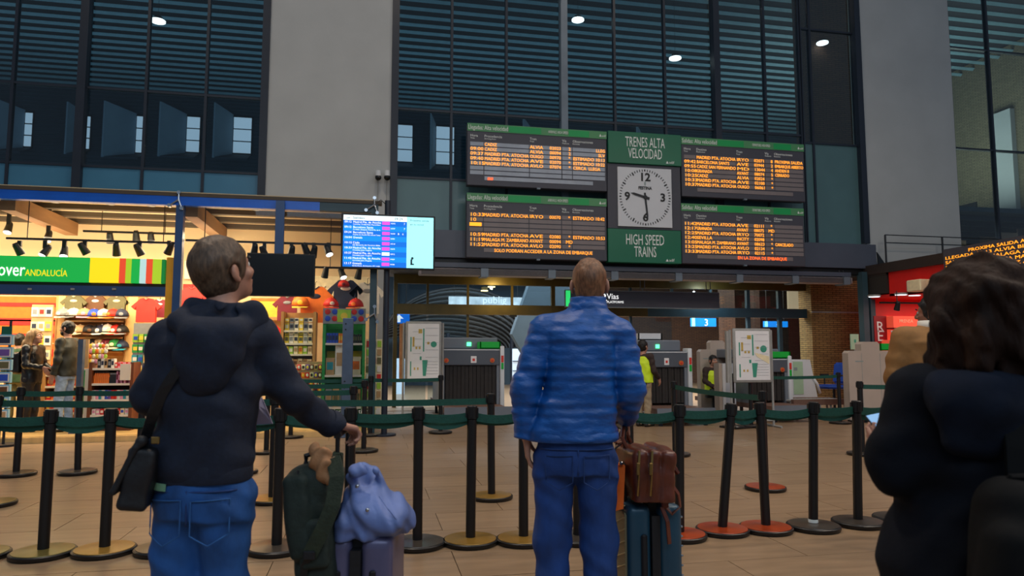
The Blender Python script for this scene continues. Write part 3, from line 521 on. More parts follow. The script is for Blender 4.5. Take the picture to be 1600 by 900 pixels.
# platform lamps beyond the doors
for i, (px, py, Y, m, lab) in enumerate([(785, 437, 20, 'lamp_warm', 'warm ceiling lamp beyond the doors, nearest of the left row'), (776, 443, 21.2, 'lamp_warm', 'warm ceiling lamp beyond the doors, second of the left row'), (768, 449, 22.4, 'lamp_warm', 'warm ceiling lamp beyond the doors, third of the left row'), (757, 455, 23.6, 'lamp_warm', 'dim ceiling lamp beyond the doors, farthest of the left row'), (965, 448, 20, 'lamp_warm', 'amber drum ceiling lamp above the platforms sign'), (986, 441, 19.4, 'lamp_cool', 'thin white ceiling lamp above the platforms sign'), (1142, 452, 20, 'lamp_cool', 'cool white ceiling lamp right of the platforms sign'), (1173, 447, 19.4, 'lamp_warm', 'warm ceiling lamp right of the cool white one')]):
    p = PY(px, py, Y); g = thing('platform_lamp', lab, 'lamp', tuple(p))
    MB().cyl(p, p + Vector((0, 0, .03)), .12, seg=18).build('diffuser', K[m], g, world=True); MB().cyl(p + Vector((0, 0, .03)), p + Vector((0, 0, .14)), .11, seg=14).build('lamp_housing', K['bronze'], g, world=True, smooth=True)
    MB().cyl(p + Vector((0, 0, .14)), (p.x, p.y, 5.92), .01, seg=6).build('suspension', K['black'], g, world=True)
# platforms sign and the little track signs
YS_ = YF + .5; a, b, z0, z1 = rect(884, 456, 1124, 480, YS_)
g = thing('platforms_sign', 'long dark hanging sign reading Vías Platforms behind the blue jacket', 'sign', ((a + b) / 2, YS_, z0))
bx('panel', K['board'], (a, YS_, z0), (b, YS_ + .12, z1), g); bx('trim_rail', K['frame_light'], (a, YS_ - .006, z0 - .02), (b, YS_ + .12, z0), g); bx('trim_rail', K['frame_light'], (a, YS_ - .006, z1), (b, YS_ + .12, z1 + .02), g)
bx('green_end', mat('lit_green_end', c('#20d060'), emit=.8, ecol=(.03, .75, .18)), (a, YS_ - .01, z0), (a + .12, YS_, z1), g)
text('Vías', .20, K['lit_white'], g, (PY(948, 466, YS_).x, YS_ - .006, PY(948, 467, YS_).z)); text('PLATFORMS', .085, K['lit_white'], g, (PY(948, 473, YS_).x, YS_ - .006, PY(948, 473.5, YS_).z)); text('1-12', .28, K['lit_white'], g, (PY(901, 470, YS_).x, YS_ - .006, PY(940, 470, YS_).z), width=PY(943, 470, YS_).x - PY(901, 470, YS_).x)
for px in (1005, 1108): 
    x = PY(px, 450, YS_).x; MB().tube([(x - .06, YS_ + .05, zl0 - .2), (x - .06, YS_ + .05, z1 + .1), (x + .06, YS_ + .05, z1 + .1), (x + .06, YS_ + .05, zl0 - .2)], .012).cyl((x, YS_ + .05, z1), (x, YS_ + .05, z1 + .1), .012).build('hanger', K['frame_light'], g, world=True)
for (x0, y0, x1, y1, s, lab, strip) in ((1081, 497, 1119, 510, '3', 'blue track number sign left of the poster stand, seen under the door header', 1), (1195, 502, 1231, 511, '4', 'blue track number sign partly behind a door post on the right', 1), (618, 491, 640, 505, '⬆', 'blue sign with white arrow at the left end of the doors', 0)):
    Y = YD + 1.6; a, b, z0, z1 = rect(x0, y0, x1, y1, Y); g = thing('track_sign', lab, 'sign', ((a + b) / 2, Y, z0))
    bx('panel', K['screen_blue2'] if strip else K['screen_blue'], (a, Y, z0), (b, Y + .1, z1), g)
    if strip: bx('pale_strip', K['screen_cyan'], (a, Y - .006, z0), (a + .13 * (b - a), Y, z1), g); text(s, (z1 - z0) * 1.15, K['lit_white'], g, ((a + b) / 2, Y - .006, z0 + .02))
    else: 
        xc = (a + b) / 2 - .1; zc_ = (z0 + z1) / 2; MB().prism([(xc - .13, Y - .005, zc_), (xc, Y - .005, zc_ + .12), (xc + .13, Y - .005, zc_)], (0, .004, 0)).box((xc - .04, Y - .005, zc_ - .1), (xc + .04, Y - .001, zc_)).build('arrow', K['lit_white'], g, world=True)
    MB().cyl((a + .1, Y + .05, z1), (a + .1, Y + .05, 5.92), .015, seg=6).cyl((b - .1, Y + .05, z1), (b - .1, Y + .05, 5.92), .015, seg=6).build('hanger', K['black'], g, world=True)
# ribbed station canopy curving beyond the doors
g = thing('ribbed_canopy', 'curved station canopy of dark and pale ribs beyond the glass doors', 'canopy', (PY(740, 560, 27).x, 27, 0))
mb = MB(); C0 = PY(715, 545, 27); RX = abs(PY(832, 500, 27).x - C0.x); RZ = PY(715, 455, 27).z - C0.z
N_ = 26
for k in range(22):
    t_ = k / 21; y_ = 26.2 + t_ * 3.2; sc = 1 - .35 * t_
    pts = [(C0.x + (math.cos(an) * RX - .4 * t_ * 2) * (1.0), y_, C0.z + math.sin(an) * RZ * (1.02 - .75 * t_)) for an in [PI * (.02 + .96 * i / 24) for i in range(25)]]
    (MB().tube(pts, .06, 5)).build('rib', K['black'] if k % 2 == 0 else K['frame_light'], g, world=True)
V = []; 
mb = MB(); pr = None
for i in range(25):
    an = PI * (.02 + .96 * i / 24); row = [mb.bm.verts.new((C0.x + math.cos(an) * RX - .8 * t_, 26.25 + t_ * 3.2, C0.z + math.sin(an) * RZ * (1.0 - .75 * t_))) for t_ in (0, .5, 1)]
    if pr:
        for q in range(2): mb.bm.faces.new((pr[q], pr[q + 1], row[q + 1], row[q]))
    pr = row
mb.build('cladding', K['reveal'], g, world=True)
for px in (700, 800): MB().cyl((PY(px, 500, 27.2).x, 27.2, 0), (PY(px, 500, 27.2).x, 27.2, C0.z + .6), .08).build('canopy_post', K['frame'], g, world=True)
Y = 25; a, b, z0, z1 = rect(701, 464, 817, 482, Y); g = thing('banner', 'pale printed banner with white letters hung beyond the glass doors', 'banner', ((a + b) / 2, Y, z0))
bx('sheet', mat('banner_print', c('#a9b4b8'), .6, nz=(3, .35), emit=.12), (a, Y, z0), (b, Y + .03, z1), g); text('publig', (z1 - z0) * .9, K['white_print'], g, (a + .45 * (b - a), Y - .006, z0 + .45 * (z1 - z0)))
MB().cyl((a + .2, Y, z1), (a + .2, Y, 5.75), .01, seg=5).cyl((b - .2, Y, z1), (b - .2, Y, 5.75), .01, seg=5).build('hanger', K['black'], g, world=True)
# ------------------------------------------------------------------ souvenir shop on the left
YSH = 12.3; YSB = 15.3; ZF = .10; ZT = 3.95
XR = PY(583, 480, YSH).x
SX = lambda px, Y=YSH: PY(px, 500, Y).x
sf = shell('floor_shop'); bx('shop_slab', K['shop_floor'], (-12, YSH - .05, 0), (XR + .02, YSB + .3, ZF), sf); bx('threshold', K['wood_pale'], (-12, YSH - .09, 0), (XR, YSH - .05, ZF * .9), sf)
sw = shell('wall_shop'); bx('rear_wall', K['shop_wall'], (-12, YSB, ZF), (XR + .1, YSB + .15, 4.05), sw)
scl = shell('ceiling_shop'); bx('shop_ceiling', K['shop_ceiling'], (-12, YSH + .3, 4.0), (XR, YSB, 4.1), scl)
for y, z, h in ((12.72, 3.91, .09), (13.5, 3.91, .09), (14.25, 3.91, .09), (15.0, 3.91, .09)): bx('ceiling_beam', K['shop_beam'], (-12, y, z), (XR - .05, y + .14, z + h), scl)
for px in (16, 300): 
    x = PY(px, 318, 12.6).x; bx('cross_beam', K['beam_wood'], (x - .10, 12.5, 3.66), (x + .12, 15.0, 3.905), scl)
mb = MB()
for px in (85, 172, 236, 400, 500): 
    p = PY(px, 333, 13.1); mb.cyl((p.x, p.y, 3.93), (p.x, p.y, 4.0), .07, seg=10)
o = mb.build('recessed_spots', K['label_grey'], scl); o['kind'] = 'stuff'
for i in range(3): area('shop_lamp', (-9.0 + i * 3.1, 13.6, 3.45), (0, 0, 0), 2.6, 135, (1, .80, .52), sy=1.2)
area('shop_ceiling_fill', (-6, 14.0, 2.9), (PI, 0, 0), 8, 130, (1, .84, .60), sy=1.2)  # added upward light that brightens the shop ceiling
area('shop_lamp', (-7.2, 12.75, 2.55), (math.radians(68), 0, 0), 4.0, 45, (1, .84, .60), sy=.3)
area('shop_lamp', (-3.6, 12.7, 2.9), (math.radians(60), 0, 0), 2.2, 55, (1, .80, .5), sy=.3)
# shop front frame
fr = shell('wall_glazing', (SX(300), YSH, 0))
z0 = PY(290, 322, YSH).z; z1 = PY(290, 308, YSH).z
bx('top_rail', K['shop_beam'], (-12, YSH - .06, z1), (XR + .12, YSH + .1, z1 + .06), fr)
bx('blue_reflection_beam', K['blue_reflection_beam'], (SX(-200), YSH - .05, z0), (PY(500, 315, YSH).x, YSH + .08, z1), fr); bx('beam_end', K['frame_teal'], (PY(500, 315, YSH).x, YSH - .045, z0), (XR + .06, YSH + .08, z1), fr)  # blue is the screen's reflection, put into the beam's colour
bx('blue_post', K['navy_beam'], (PY(273, 400, YSH).x, YSH - .05, 0), (PY(285, 400, YSH).x, YSH + .08, z0), fr)
bx('yellow_post', K['yellow_post'], (PY(258, 450, YSH).x, YSH + .02, 0), (PY(272.5, 450, YSH).x, YSH + .25, PY(265, 402, YSH).z), fr)
bx('mullion', K['navy_beam'], (PY(432, 380, YSH).x, YSH - .03, PY(436, 410, YSH).z), (PY(440, 380, YSH).x, YSH + .05, z0), fr)
for p0, p1 in ((577, 588),): bx('corner_post', K['frame_teal'], (SX(p0), YSH - .05, 0), (SX(p1), YSH + .08, z1), fr)
bx('glass_pane', K['glass_clear'], (PY(285, 450, YSH).x, YSH, .06), (SX(577), YSH + .012, z0), fr)
bx('side_pane', K['glass_clear'], (SX(588), YSH + .08, .06), (SX(588) + .012, YSB, z0), fr)
bx('shutter_box', K['navy_beam'], (-12, YSH + .02, PY(120, 461, YSH).z), (PY(258, 452, YSH).x, YSH + .2, PY(120, 446, YSH).z), fr); bx('shutter_gap', K['dark_box'], (-12, YSH + .05, PY(120, 446, YSH).z), (PY(258, 452, YSH).x, YSH + .2, PY(120, 440, YSH).z), fr)
for px in (46, 113, 178): bx('shutter_latch', K['label_grey'], (PY(px - 3, 452, YSH).x, YSH, PY(px, 453, YSH).z), (PY(px + 3, 452, YSH).x, YSH + .02, PY(px, 450, YSH).z), fr)
for px, py in ((585, 320), (585, 490), (279, 312)):
    p = PY(px, py, YSH - .08); q = [(p.x - .14, p.y, p.z - .1), (p.x, p.y, p.z + .12), (p.x + .05, p.y, p.z - .14)]
    m = MB(); 
    for s_ in q: m.cyl((p.x, p.y, p.z), s_, .018, .012, 8).cyl((s_[0], s_[1] - .02, s_[2]), (s_[0], s_[1] + .06, s_[2]), .03, seg=10)
    m.build('glass_clamp', K['chrome'], fr, world=True, smooth=True)
text('tienda', .11, K['white_print'], fr, (PY(518, 646, YSH).x, YSH - .004, PY(530, 646, YSH).z)); text('tiendas', .11, K['white_print'], fr, (PY(560, 646, YSH).x, YSH - .004, PY(560, 646, YSH).z))
# lit fascia
a, b, z0, z1 = rect(-120, 401, 258, 440, YSH); g = thing('shop_sign', 'backlit green shop fascia with coloured stripes reading over ANDALUCÍA', 'sign', (SX(130), YSH + .03, z0))
E = [PY(p, 420, YSH).x for p in (-120, 141, 187, 197, 206, 219, 229, 239, 253, 258)]
for k, m in enumerate(('lit_green', 'lit_yellow', 'lit_red', 'lit_lime', 'lit_green', 'lit_pale', 'lit_red', 'lit_lime', 'lit_green_dark')): bx('stripe' if k else 'green_panel', K[m], (E[k], YSH - .02, z0), (E[k + 1], YSH + .14, z1), g)
text('over', .30, K['lit_white'], g, (PY(-3, 432, YSH).x, YSH - .024, PY(20, 431, YSH).z), width=PY(36, 431, YSH).x - PY(-6, 431, YSH).x, ext=.004)
text('ANDALUCÍA', .145, K['lit_yellow'], g, (PY(40, 431, YSH).x, YSH - .024, PY(70, 431.5, YSH).z), width=PY(106, 431, YSH).x - PY(40, 431, YSH).x, ext=.003)
# ---- track lights
def spot(px, py, Y, lit, label, group, tilt=0, ztop=None):
    p = PY(px, py, Y); g = thing('track_light', label, 'lamp', (p.x, Y, p.z), group=group)
    zt_ = ztop or p.z + .22
    MB().box((p.x - .03, Y - .02, p.z + .06), (p.x + .03, Y + .02, zt_)).build('bracket', K['black'], g, world=True)
    dx, dy = math.sin(tilt), (-.45 if lit else .35)
    d = Vector((dx, dy, -1)).normalized(); q = Vector((p.x, Y, p.z))
    MB().cyl(q - d * .11, q + d * .07, .05, .068, 14).cyl(q - d * .14, q - d * .11, .035, .05, 12).build('lamp_can', K['black'], g, world=True, smooth=True)
    MB().cyl(q + d * .066, q + d * .075, .06, seg=14).build('lens', K['lamp'] if lit else K['xray_dark'], g, world=True)
rails = [(10, 285, 378, 12.75), (290, 560, 381, 12.75), (130, 285, 365, 13.9), (490, 577, 420, 13.6)]
for i, (x0, x1, py, Y) in enumerate(rails):
    p, q = PY(x0, py, Y), PY(x1, py, Y); z = (p.z + q.z) / 2
    lab = ['black lamp rail above the green shop fascia', 'black lamp rail right of the blue post, above the hanging monitor', 'short rear lamp rail above the front one over the fascia', 'low lamp rail above the shirts at the right of the shop'][i]
    g = thing('lamp_rail', lab, 'rail', ((p.x + q.x) / 2, Y, z)); bx('track', K['black'], (p.x, Y - .025, z), (q.x, Y + .025, z + .035), g)
    MB().cyl((p.x + .3, Y, z), (p.x + .3, Y, 4.0), .008, seg=5).cyl((q.x - .3, Y, z), (q.x - .3, Y, 4.0), .008, seg=5).build('suspension', K['black'], g, world=True)
for i, (px, py, lit, tl) in enumerate([(30, 392, 0, .5), (70, 394, 1, -.4), (100, 395, 1, .1), (132, 391, 0, .6), (182, 393, 0, 0), (218, 393, 0, .5), (264, 391, 0, -.5)]):
    spot(px, py, 12.75, lit, ['leftmost dark spotlight on the rail above the fascia', 'lit spotlight above the fascia, left of the brightest one', 'brightest spotlight on the rail above the fascia', 'dark tilted spotlight right of the brightest one', 'upright dark spotlight above the yellow fascia panel', 'dark tilted spotlight above the fascia stripes', 'spotlight next to the blue shop post'][i], 'spotlights over the shop fascia', tl, PY(px, 378, 12.75).z + .02)
for i, (px, py, lit) in enumerate([(13, 358, 1), (75, 371, 1), (172, 374, 0), (213, 372, 0), (236, 374, 0)]):
    spot(px, py, 13.9, lit, ['lone lit spotlight at the far left under the shop ceiling', 'lit rear spotlight above the rail at far left', 'dark rear spotlight, left of three above the yellow panel', 'dark square rear spotlight in the middle of three', 'dark rear spotlight, right of three above the fascia stripes'][i], 'rear spotlights of the shop', 0, PY(px, 365, 13.9).z if i > 1 else 3.99)
for i, (px, py, lit, Y, zt_) in enumerate([(397, 393, 0, 12.75, 0), (413, 396, 0, 12.75, 0), (455, 396, 0, 12.75, 0), (478, 391, 0, 12.75, 0), (490, 396, 0, 12.75, 0), (513, 393, 1, 12.75, 0), (508, 428, 0, 13.6, 0), (535, 429, 1, 13.6, 0), (560, 430, 0, 13.6, 0)]):
    spot(px, py, Y, lit, ['dark spotlight right of the looking man\'s head', 'small dark spotlight above the left edge of the black monitor', 'dark spotlight above the middle of the black monitor', 'large dark spotlight above the right half of the black monitor', 'dark spotlight above the right edge of the black monitor', 'lit spotlight left of the blue screen', 'dark spotlight on the low rail right of the monitor', 'lit spotlight on the low rail above the navy shirt', 'dark spotlight at the right end of the low rail'][i], 'spotlights right of the blue post', .4 if i % 2 else -.2, PY(px, 381 if Y < 13 else 420, Y).z + .02)
# ---- posters, panels
def flat(name, m, x0, y0, x1, y1, Y, label, cat, t=.03, parts=()):
    a, b, z0, z1 = rect(x0, y0, x1, y1, Y); g = thing(name, label, cat, ((a + b) / 2, Y, z0)); bx('panel', m, (a, Y, z0), (b, Y + t, z1), g)
    for (nm, mm, u0, v0, u1, v1) in parts: bx(nm, mm, (a + u0 * (b - a), Y - .012, z1 - v1 * (z1 - z0)), (a + u1 * (b - a), Y, z1 - v0 * (z1 - z0)), g)
    return g
flat('wall_poster', K['p_orange'], -60, 463, 86, 585, YSB - .06, 'large orange and red striped picture panel on the shop rear wall', 'poster', parts=[('band', K['p_red'], 0, .08 + .2 * k, 1, .13 + .2 * k + .04 * (k % 2)) for k in range(5)] + [('pale_line', K['p_cream'], 0, .30, 1, .32), ('pale_line', K['p_cream'], 0, .60, 1, .61)])
for i, (x0, x1, t) in enumerate(((84, 97, 'left'), (194, 211, 'right'))):
    a, b, z0, z1 = rect(x0, 463, x1, 655, YSB - .5); g = thing('wood_pillar', 'pale wooden pillar %s of the wall of caps' % t, 'pillar', ((a + b) / 2, YSB - .3, ZF)); bx('shaft', K['wood_pale'], (a, YSB - .5, ZF), (b, YSB - .06, z1 + .5), g); bx('edge_strip', K['wood'], (a - .01, YSB - .51, ZF), (a + .02, YSB - .49, z1 + .5), g)
g = flat('picture_panel', K['shelf_white'], 288, 408, 322, 436, YSB - .08, 'white wall poster with dark lettering behind the blue post', 'poster'); p = PY(299, 420, YSB - .1); text('SEVILLA', .12, K['black'], g, (p.x, YSB - .09, p.z)); text('ES MUCHO', .08, K['black'], g, (p.x, YSB - .09, p.z - .14))
flat('red_wall_panel', K['p_red'], 285, 444, 316, 500, YSB - .08, 'bright red wall panel behind the blue shop post', 'panel')
flat('amber_niche', K['p_yellow'], 392, 466, 438, 500, YSB - .3, 'amber lit wall niche under the black monitor', 'panel', .2, [('niche_lip', K['wood'], 0, .86, 1, 1), ('niche_head', K['p_orange'], 0, 0, 1, .12)])
g = flat('arcade_mural', K['p_cream'], 490, 432, 585, 470, YSB - .08, 'cream mural of white arches above the shirts', 'mural')
for k in range(9):
    p = PY(500 + k * 9, 455, YSB - .1); MB().tube([(p.x - .05, p.y, p.z - .18), (p.x - .05, p.y, p.z + .06), (p.x, p.y, p.z + .12), (p.x + .05, p.y, p.z + .06), (p.x + .05, p.y, p.z - .18)], .012, 5).build('arch', K['shelf_white'], g, world=True)
# ---- goods: one maker per kind
def cap(px, py, Y, m, m2, label, yaw=0, group='caps on the shop wall', s=1.0):
    p = PY(px, py, Y); g = thing('baseball_cap', label, 'cap', tuple(p), yaw, group)
    mb = MB(); mb.ball((0, 0, 0), (.115 * s, .13 * s, .125 * s), 14, 8); bmesh.ops.delete(mb.bm, geom=[v for v in mb.bm.verts if v.co.z < -.03 * s], context='VERTS'); bmesh.ops.holes_fill(mb.bm, edges=mb.bm.edges, sides=40)
    mb.build('crown', m, g, smooth='all')
    MB().prism([(-.10 * s, -.09 * s, -.03 * s), (-.09 * s, -.19 * s, -.045 * s), (0, -.23 * s, -.05 * s), (.09 * s, -.19 * s, -.045 * s), (.10 * s, -.09 * s, -.03 * s)], (0, 0, .014)).build('peak', m2, g)
    MB().ball((0, 0, .126 * s), .014, 8, 5).build('button', m2, g); MB().ball((0, -.122 * s, .03 * s), (.035 * s, .015, .03 * s), 10, 6).build('badge', m2 if m2 is not m else K['shelf_white'], g)
    return g
P = K
caps = [(99, 493, 'p_grey', 'p_white', 'grey cap with white badge, leftmost of the upper cap row'), (115, 493, 'p_white', 'p_grey', 'white cap with grey peak, second in the upper cap row'), (132, 493, 'p_tan', 'p_pink', 'tan cap with pink peak in the upper cap row'), (147, 494, 'p_blue', 'p_orange', 'blue cap with orange badge in the upper cap row'), (162, 494, 'p_white', 'p_tan', 'white cap with tan badge, centre of the upper cap row'), (177, 494, 'p_red', 'p_orange', 'red cap near the right end of the upper cap row'), (190, 494, 'p_navy', 'p_grey', 'dark cap at the right end of the upper cap row'),
        (112, 517, 'p_white', 'p_white', 'plain white cap beside the bearded man\'s head'), (125, 519, 'p_tan', 'p_cream', 'tan cap with cream badge in the middle cap row'), (139, 519, 'p_black', 'p_brown', 'black cap with brown peak in the middle cap row'), (150, 520, 'p_black', 'p_black', 'all black cap in the middle cap row'), (159, 519, 'p_navy', 'p_white', 'navy cap with white peak in the middle cap row'), (168, 518, 'p_white', 'p_cream', 'white cap with cream peak, left of the red one in the middle row'), (181, 519, 'p_red', 'p_red', 'big all red cap in the middle cap row'), (190, 519, 'p_black', 'p_grey', 'black cap with grey peak at the right end of the middle row'),
        (143, 541, 'p_black', 'p_tan', 'black cap with tan peak in the lowest cap row'), (155, 541, 'p_tan', 'p_white', 'tan cap with white peak in the lowest cap row'), (167, 541, 'p_maroon', 'p_pink', 'maroon cap in the lowest cap row'), (179, 541, 'p_green', 'p_cream', 'green cap in the lowest cap row'), (190, 543, 'p_navy', 'p_teal', 'navy cap with teal peak in the lowest cap row')]
for px, py, m, m2, lab in caps: cap(px, py, YSB - .55, K[m], K[m2], lab, random.uniform(-.5, .5), s=1.15)
a, b, z0, z1 = rect(97, 463, 195, 556, YSB - .4); g = thing('cap_wall', 'wooden wall panel with rails that holds three rows of caps', 'display wall', ((a + b) / 2, YSB - .2, z0)); bx('back_board', K['wood'], (a, YSB - .3, z0), (b, YSB - .08, z1 + .3), g)
for py in (501, 527, 549): z = PY(140, py, YSB - .4).z; bx('hanging_rail', K['wood_pale'], (a, YSB - .48, z - .03), (b, YSB - .28, z), g)
def tshirt(px, py, Y, m, label, s=1.0, emb=None, group=None, cat='shirt'):
    p = PY(px, py, Y); g = thing('hanging_shirt', label, cat, tuple(p), 0, group); h = .62 * s; w = .23 * s
    pts = [(-.08 * s, 0), (-.14 * s, -.01 * s), (-.36 * s, -.22 * s), (-.27 * s, -.30 * s), (-w, -.2 * s), (-w, -h), (w, -h), (w, -.2 * s), (.27 * s, -.30 * s), (.36 * s, -.22 * s), (.14 * s, -.01 * s), (.08 * s, 0), (0, -.05 * s)]
    mb = MB().prism([(x, -.05, z + h / 2) for x, z in pts], (0, .1, 0)); mb.build('cloth', m, g)
    MB().tube([(-.07 * s, -.05, h / 2), (0, -.055, h / 2 - .05 * s), (.07 * s, -.05, h / 2)], .012, 5).build('collar', emb or m, g)
    if emb: MB().ball((0, -.05, h / 2 - .17 * s), (.10 * s, .012, .045 * s), 12, 6).build('print', emb, g, smooth='all')
    MB().tube([(0, 0, h / 2 - .04), (0, 0, h / 2 + .08), (.03, 0, h / 2 + .10)], .006, 5).build('hanger', K['dark_steel'], g)
    return g
tshirt(116, 478, YSB - .46, K['p_olive'], 'olive shirt with pale print, leftmost above the caps', .66, K['p_cream'], 'shirts above the caps'); tshirt(150, 478, YSB - .40, K['p_brown'], 'dark shirt with white print, middle above the caps', .66, K['p_white'], 'shirts above the caps'); tshirt(183, 478, YSB - .46, K['p_olive'], 'olive shirt with ornate print, rightmost above the caps', .66, K['p_cream'], 'shirts above the caps')
tshirt(229, 485, 14.2, K['p_red'], 'long red garment hung near the yellow post', .72); tshirt(250, 482, 14.5, K['p_maroon'], 'dark red shirt with white trim near the yellow post', .55, K['p_white'])
tshirt(449, 482, 14.6, K['p_maroon'], 'maroon striped shirt under the black monitor', .8, K['p_grey']); tshirt(492, 476, 14.3, K['p_orange'], 'orange shirt with navy sleeve at the edge of the monitor', 1.15, K['p_navy']); tshirt(540, 462, 14.3, K['p_navy'], 'navy shirt with white print hung centrally at the right of the shop', 1.0, K['p_white']); tshirt(574, 466, 14.3, K['p_white'], 'white shirt beside the glass corner post', 1.0, K['p_grey'])
cap(537, 447, 14.2, K['p_red'], K['p_maroon'], 'red cap sitting above the navy shirt', 0, None); cap(517, 478, 14.0, K['p_red'], K['p_red'], 'red cap with pale heart badge left of the navy shirt', .2, None, 1.3); cap(556, 479, 14.0, K['p_red'], K['p_orange'], 'round red cap right of the navy shirt', -.3, None, 1.3)
cap(470, 477, 14.1, K['p_orange'], K['p_yellow'], 'shiny orange cap between maroon and orange shirts', 0, None, 1.5); cap(303, 489, 14.1, K['p_orange'], K['p_black'], 'orange and black cap behind the hooded man\'s shoulder', .3, None, 1.5)
for i_, (px, py, m, s, lab) in enumerate(((405, 525, 'p_red', 1.0, 'red dress on the left of the right hand shop half'), (420, 530, 'p_red', .9, 'second red dress hanging beside the wooden shelf'), (300, 470, 'p_red', .8, 'red scarf-like top near the blue post'), (423, 560, 'p_maroon', .8, 'dark red top hanging low by the wooden shelf'))): tshirt(px, py, 14.2 - .15 * i_, K[m], lab, s)
# ---- shelf units filled with single goods
def shelf_unit(name, label, x0, y0, x1, y1, Y, dep, shelves, side, board_m, header=None):
    a, b, z0, z1 = rect(x0, y0, x1, y1, Y); z0 = ZF
    g = thing(name, label, 'shelf', ((a + b) / 2, Y + dep / 2, ZF))
    bx('side_panel', side, (a, Y, z0), (a + .05, Y + dep, z1), g); bx('side_panel', side, (b - .05, Y, z0), (b, Y + dep, z1), g); bx('back_panel', board_m if header is None else K['p_green'], (a + .05, Y + dep - .03, z0), (b - .05, Y + dep, z1), g)
    zs = []
    for py in shelves:
        z = PY((x0 + x1) / 2, py, Y).z; zs.append(z); bx('shelf', K['shelf_white'], (a + .05, Y + .01, z - .035), (b - .05, Y + dep - .03, z), g)
    bx('plinth', side, (a + .05, Y + .03, z0), (b - .05, Y + dep - .03, z0 + .08), g)
    return g, a + .06, b - .06, zs, Y
_proto = {}
def box_item(x, Y, z, w, h, d, m, m2, label, group, name='souvenir_box'):
    g = thing(name, label, 'box', (x, Y + d / 2, z), 0, group)
    bx('carton', m, (x - w / 2, Y, z), (x + w / 2, Y + d, z + h), g); bx('front_label', m2, (x - w * .36, Y - .004, z + h * .3), (x + w * .36, Y, z + h * .75), g); return g
def bottle(x, Y, z, h, m, m2, label, group):
    g = thing('bottle', label, 'bottle', (x, Y, z), 0, group); r = h * .17
    MB().lathe([(r, 0), (r, h * .55), (r * .4, h * .75), (r * .4, h * .85)], seg=10).build('glass_body', m, g, smooth=True); MB().cyl((0, 0, h * .84), (0, 0, h), r * .45, seg=8).build('stopper', m2, g); return g
def mug(x, Y, z, h, m, label, group):
    g = thing('mug', label, 'mug', (x, Y, z), random.uniform(-.8, .8), group); r = h * .42
    MB().lathe([(r * .9, 0), (r, h * .1), (r, h), (r * .85, h), (r * .8, h * .15)], seg=12).build('cup', m, g, smooth=True); MB().tube([(r * .95, 0, h * .8), (r * 1.5, 0, h * .7), (r * 1.5, 0, h * .35), (r * .95, 0, h * .22)], h * .06, 5).build('handle', m, g); return g
ORD = ['first', 'second', 'third', 'fourth', 'fifth', 'sixth', 'seventh', 'eighth', 'ninth', 'tenth', 'eleventh', 'twelfth']
NMC = lambda m: {'navy': 'navy blue', 'cream': 'cream', 'tan': 'tan'}.get(m[2:], m[2:])
def row(kind, n, x0, x1, Y, z, h, mats, label, group, d=.12, w=None):
    """n single goods along a shelf; label = (noun, where)"""
    label0 = label
    s = (x1 - x0) / n; w = w or s * .88
    for k in range(n):
        x = x0 + (k + .5) * s; m, m2 = mats[k % len(mats)]; label = '%s %s, %s from left %s' % (NMC(m), kind if kind != 'box' else label0[0], ORD[k], label0[1])
        if kind == 'box': box_item(x, Y + .03 + random.uniform(0, .03), z, w, h * random.uniform(.9, 1), d, K[m], K[m2], label, group)
        elif kind == 'bottle': bottle(x, Y + .09, z, h, K[m], K[m2], label, group)
        elif kind == 'mug': mug(x, Y + .09, z, h, K[m], label, group)
# left low unit in front of the caps
Y = 12.9
g, a, b, zs, _ = shelf_unit('shelf_unit', 'brown and white shelf unit below the caps with bottles and mugs', 137, 566, 207, 660, Y, .5, (575, 599, 624, 648), K['brown_panel'], K['brown_panel'])
bx('price_card', K['shelf_white'], (b - .14, Y - .02, zs[1] + .05), (b + .02, Y, zs[1] + .32), g)
row('box', 5, a + .05, a + (b - a) * .55, Y, zs[0], .16, [('p_black', 'p_grey'), ('p_white', 'p_navy'), ('p_tan', 'p_black')], ('small box', 'atop the brown unit, left group'), 'boxes on top of the brown shelf unit'); row('box', 6, a + (b - a) * .56, b, Y, zs[0], .10, [('p_red', 'p_white'), ('p_pink', 'p_red')], ('small box', 'atop the brown unit, right group'), 'red boxes on top of the brown shelf unit')
row('bottle', 8, a, a + (b - a) * .40, Y, zs[1], .20, [('p_orange', 'p_black')], ('', 'of the amber bottles'), 'amber bottles on the brown shelf unit'); row('bottle', 5, a + (b - a) * .42, a + (b - a) * .60, Y, zs[1], .17, [('p_black', 'p_grey')], ('', 'of the dark bottles'), 'black bottles on the brown shelf unit'); row('box', 7, a + (b - a) * .61, b, Y, zs[1], .20, [('p_pink', 'p_maroon'), ('p_maroon', 'p_pink')], ('packet', 'right of the brown unit bottles'), 'pink packets beside the bottles')
row('mug', 12, a, b, Y, zs[2], .15, [('p_white', 'p_red'), ('p_pink', 'p_red'), ('p_teal', 'p_red'), ('p_white', 'p_red'), ('p_blue', 'p_red'), ('p_purple', 'p_red'), ('p_red', 'p_red'), ('p_red', 'p_red')], ('', 'on the brown shelf unit'), 'mugs on the brown shelf unit'); row('box', 9, a, b, Y, zs[3], .10, [('p_white', 'p_pink'), ('p_pink', 'p_white'), ('p_red', 'p_white'), ('p_cream', 'p_blue')], ('packet', 'on the lowest brown unit board'), 'packets on the lowest board')
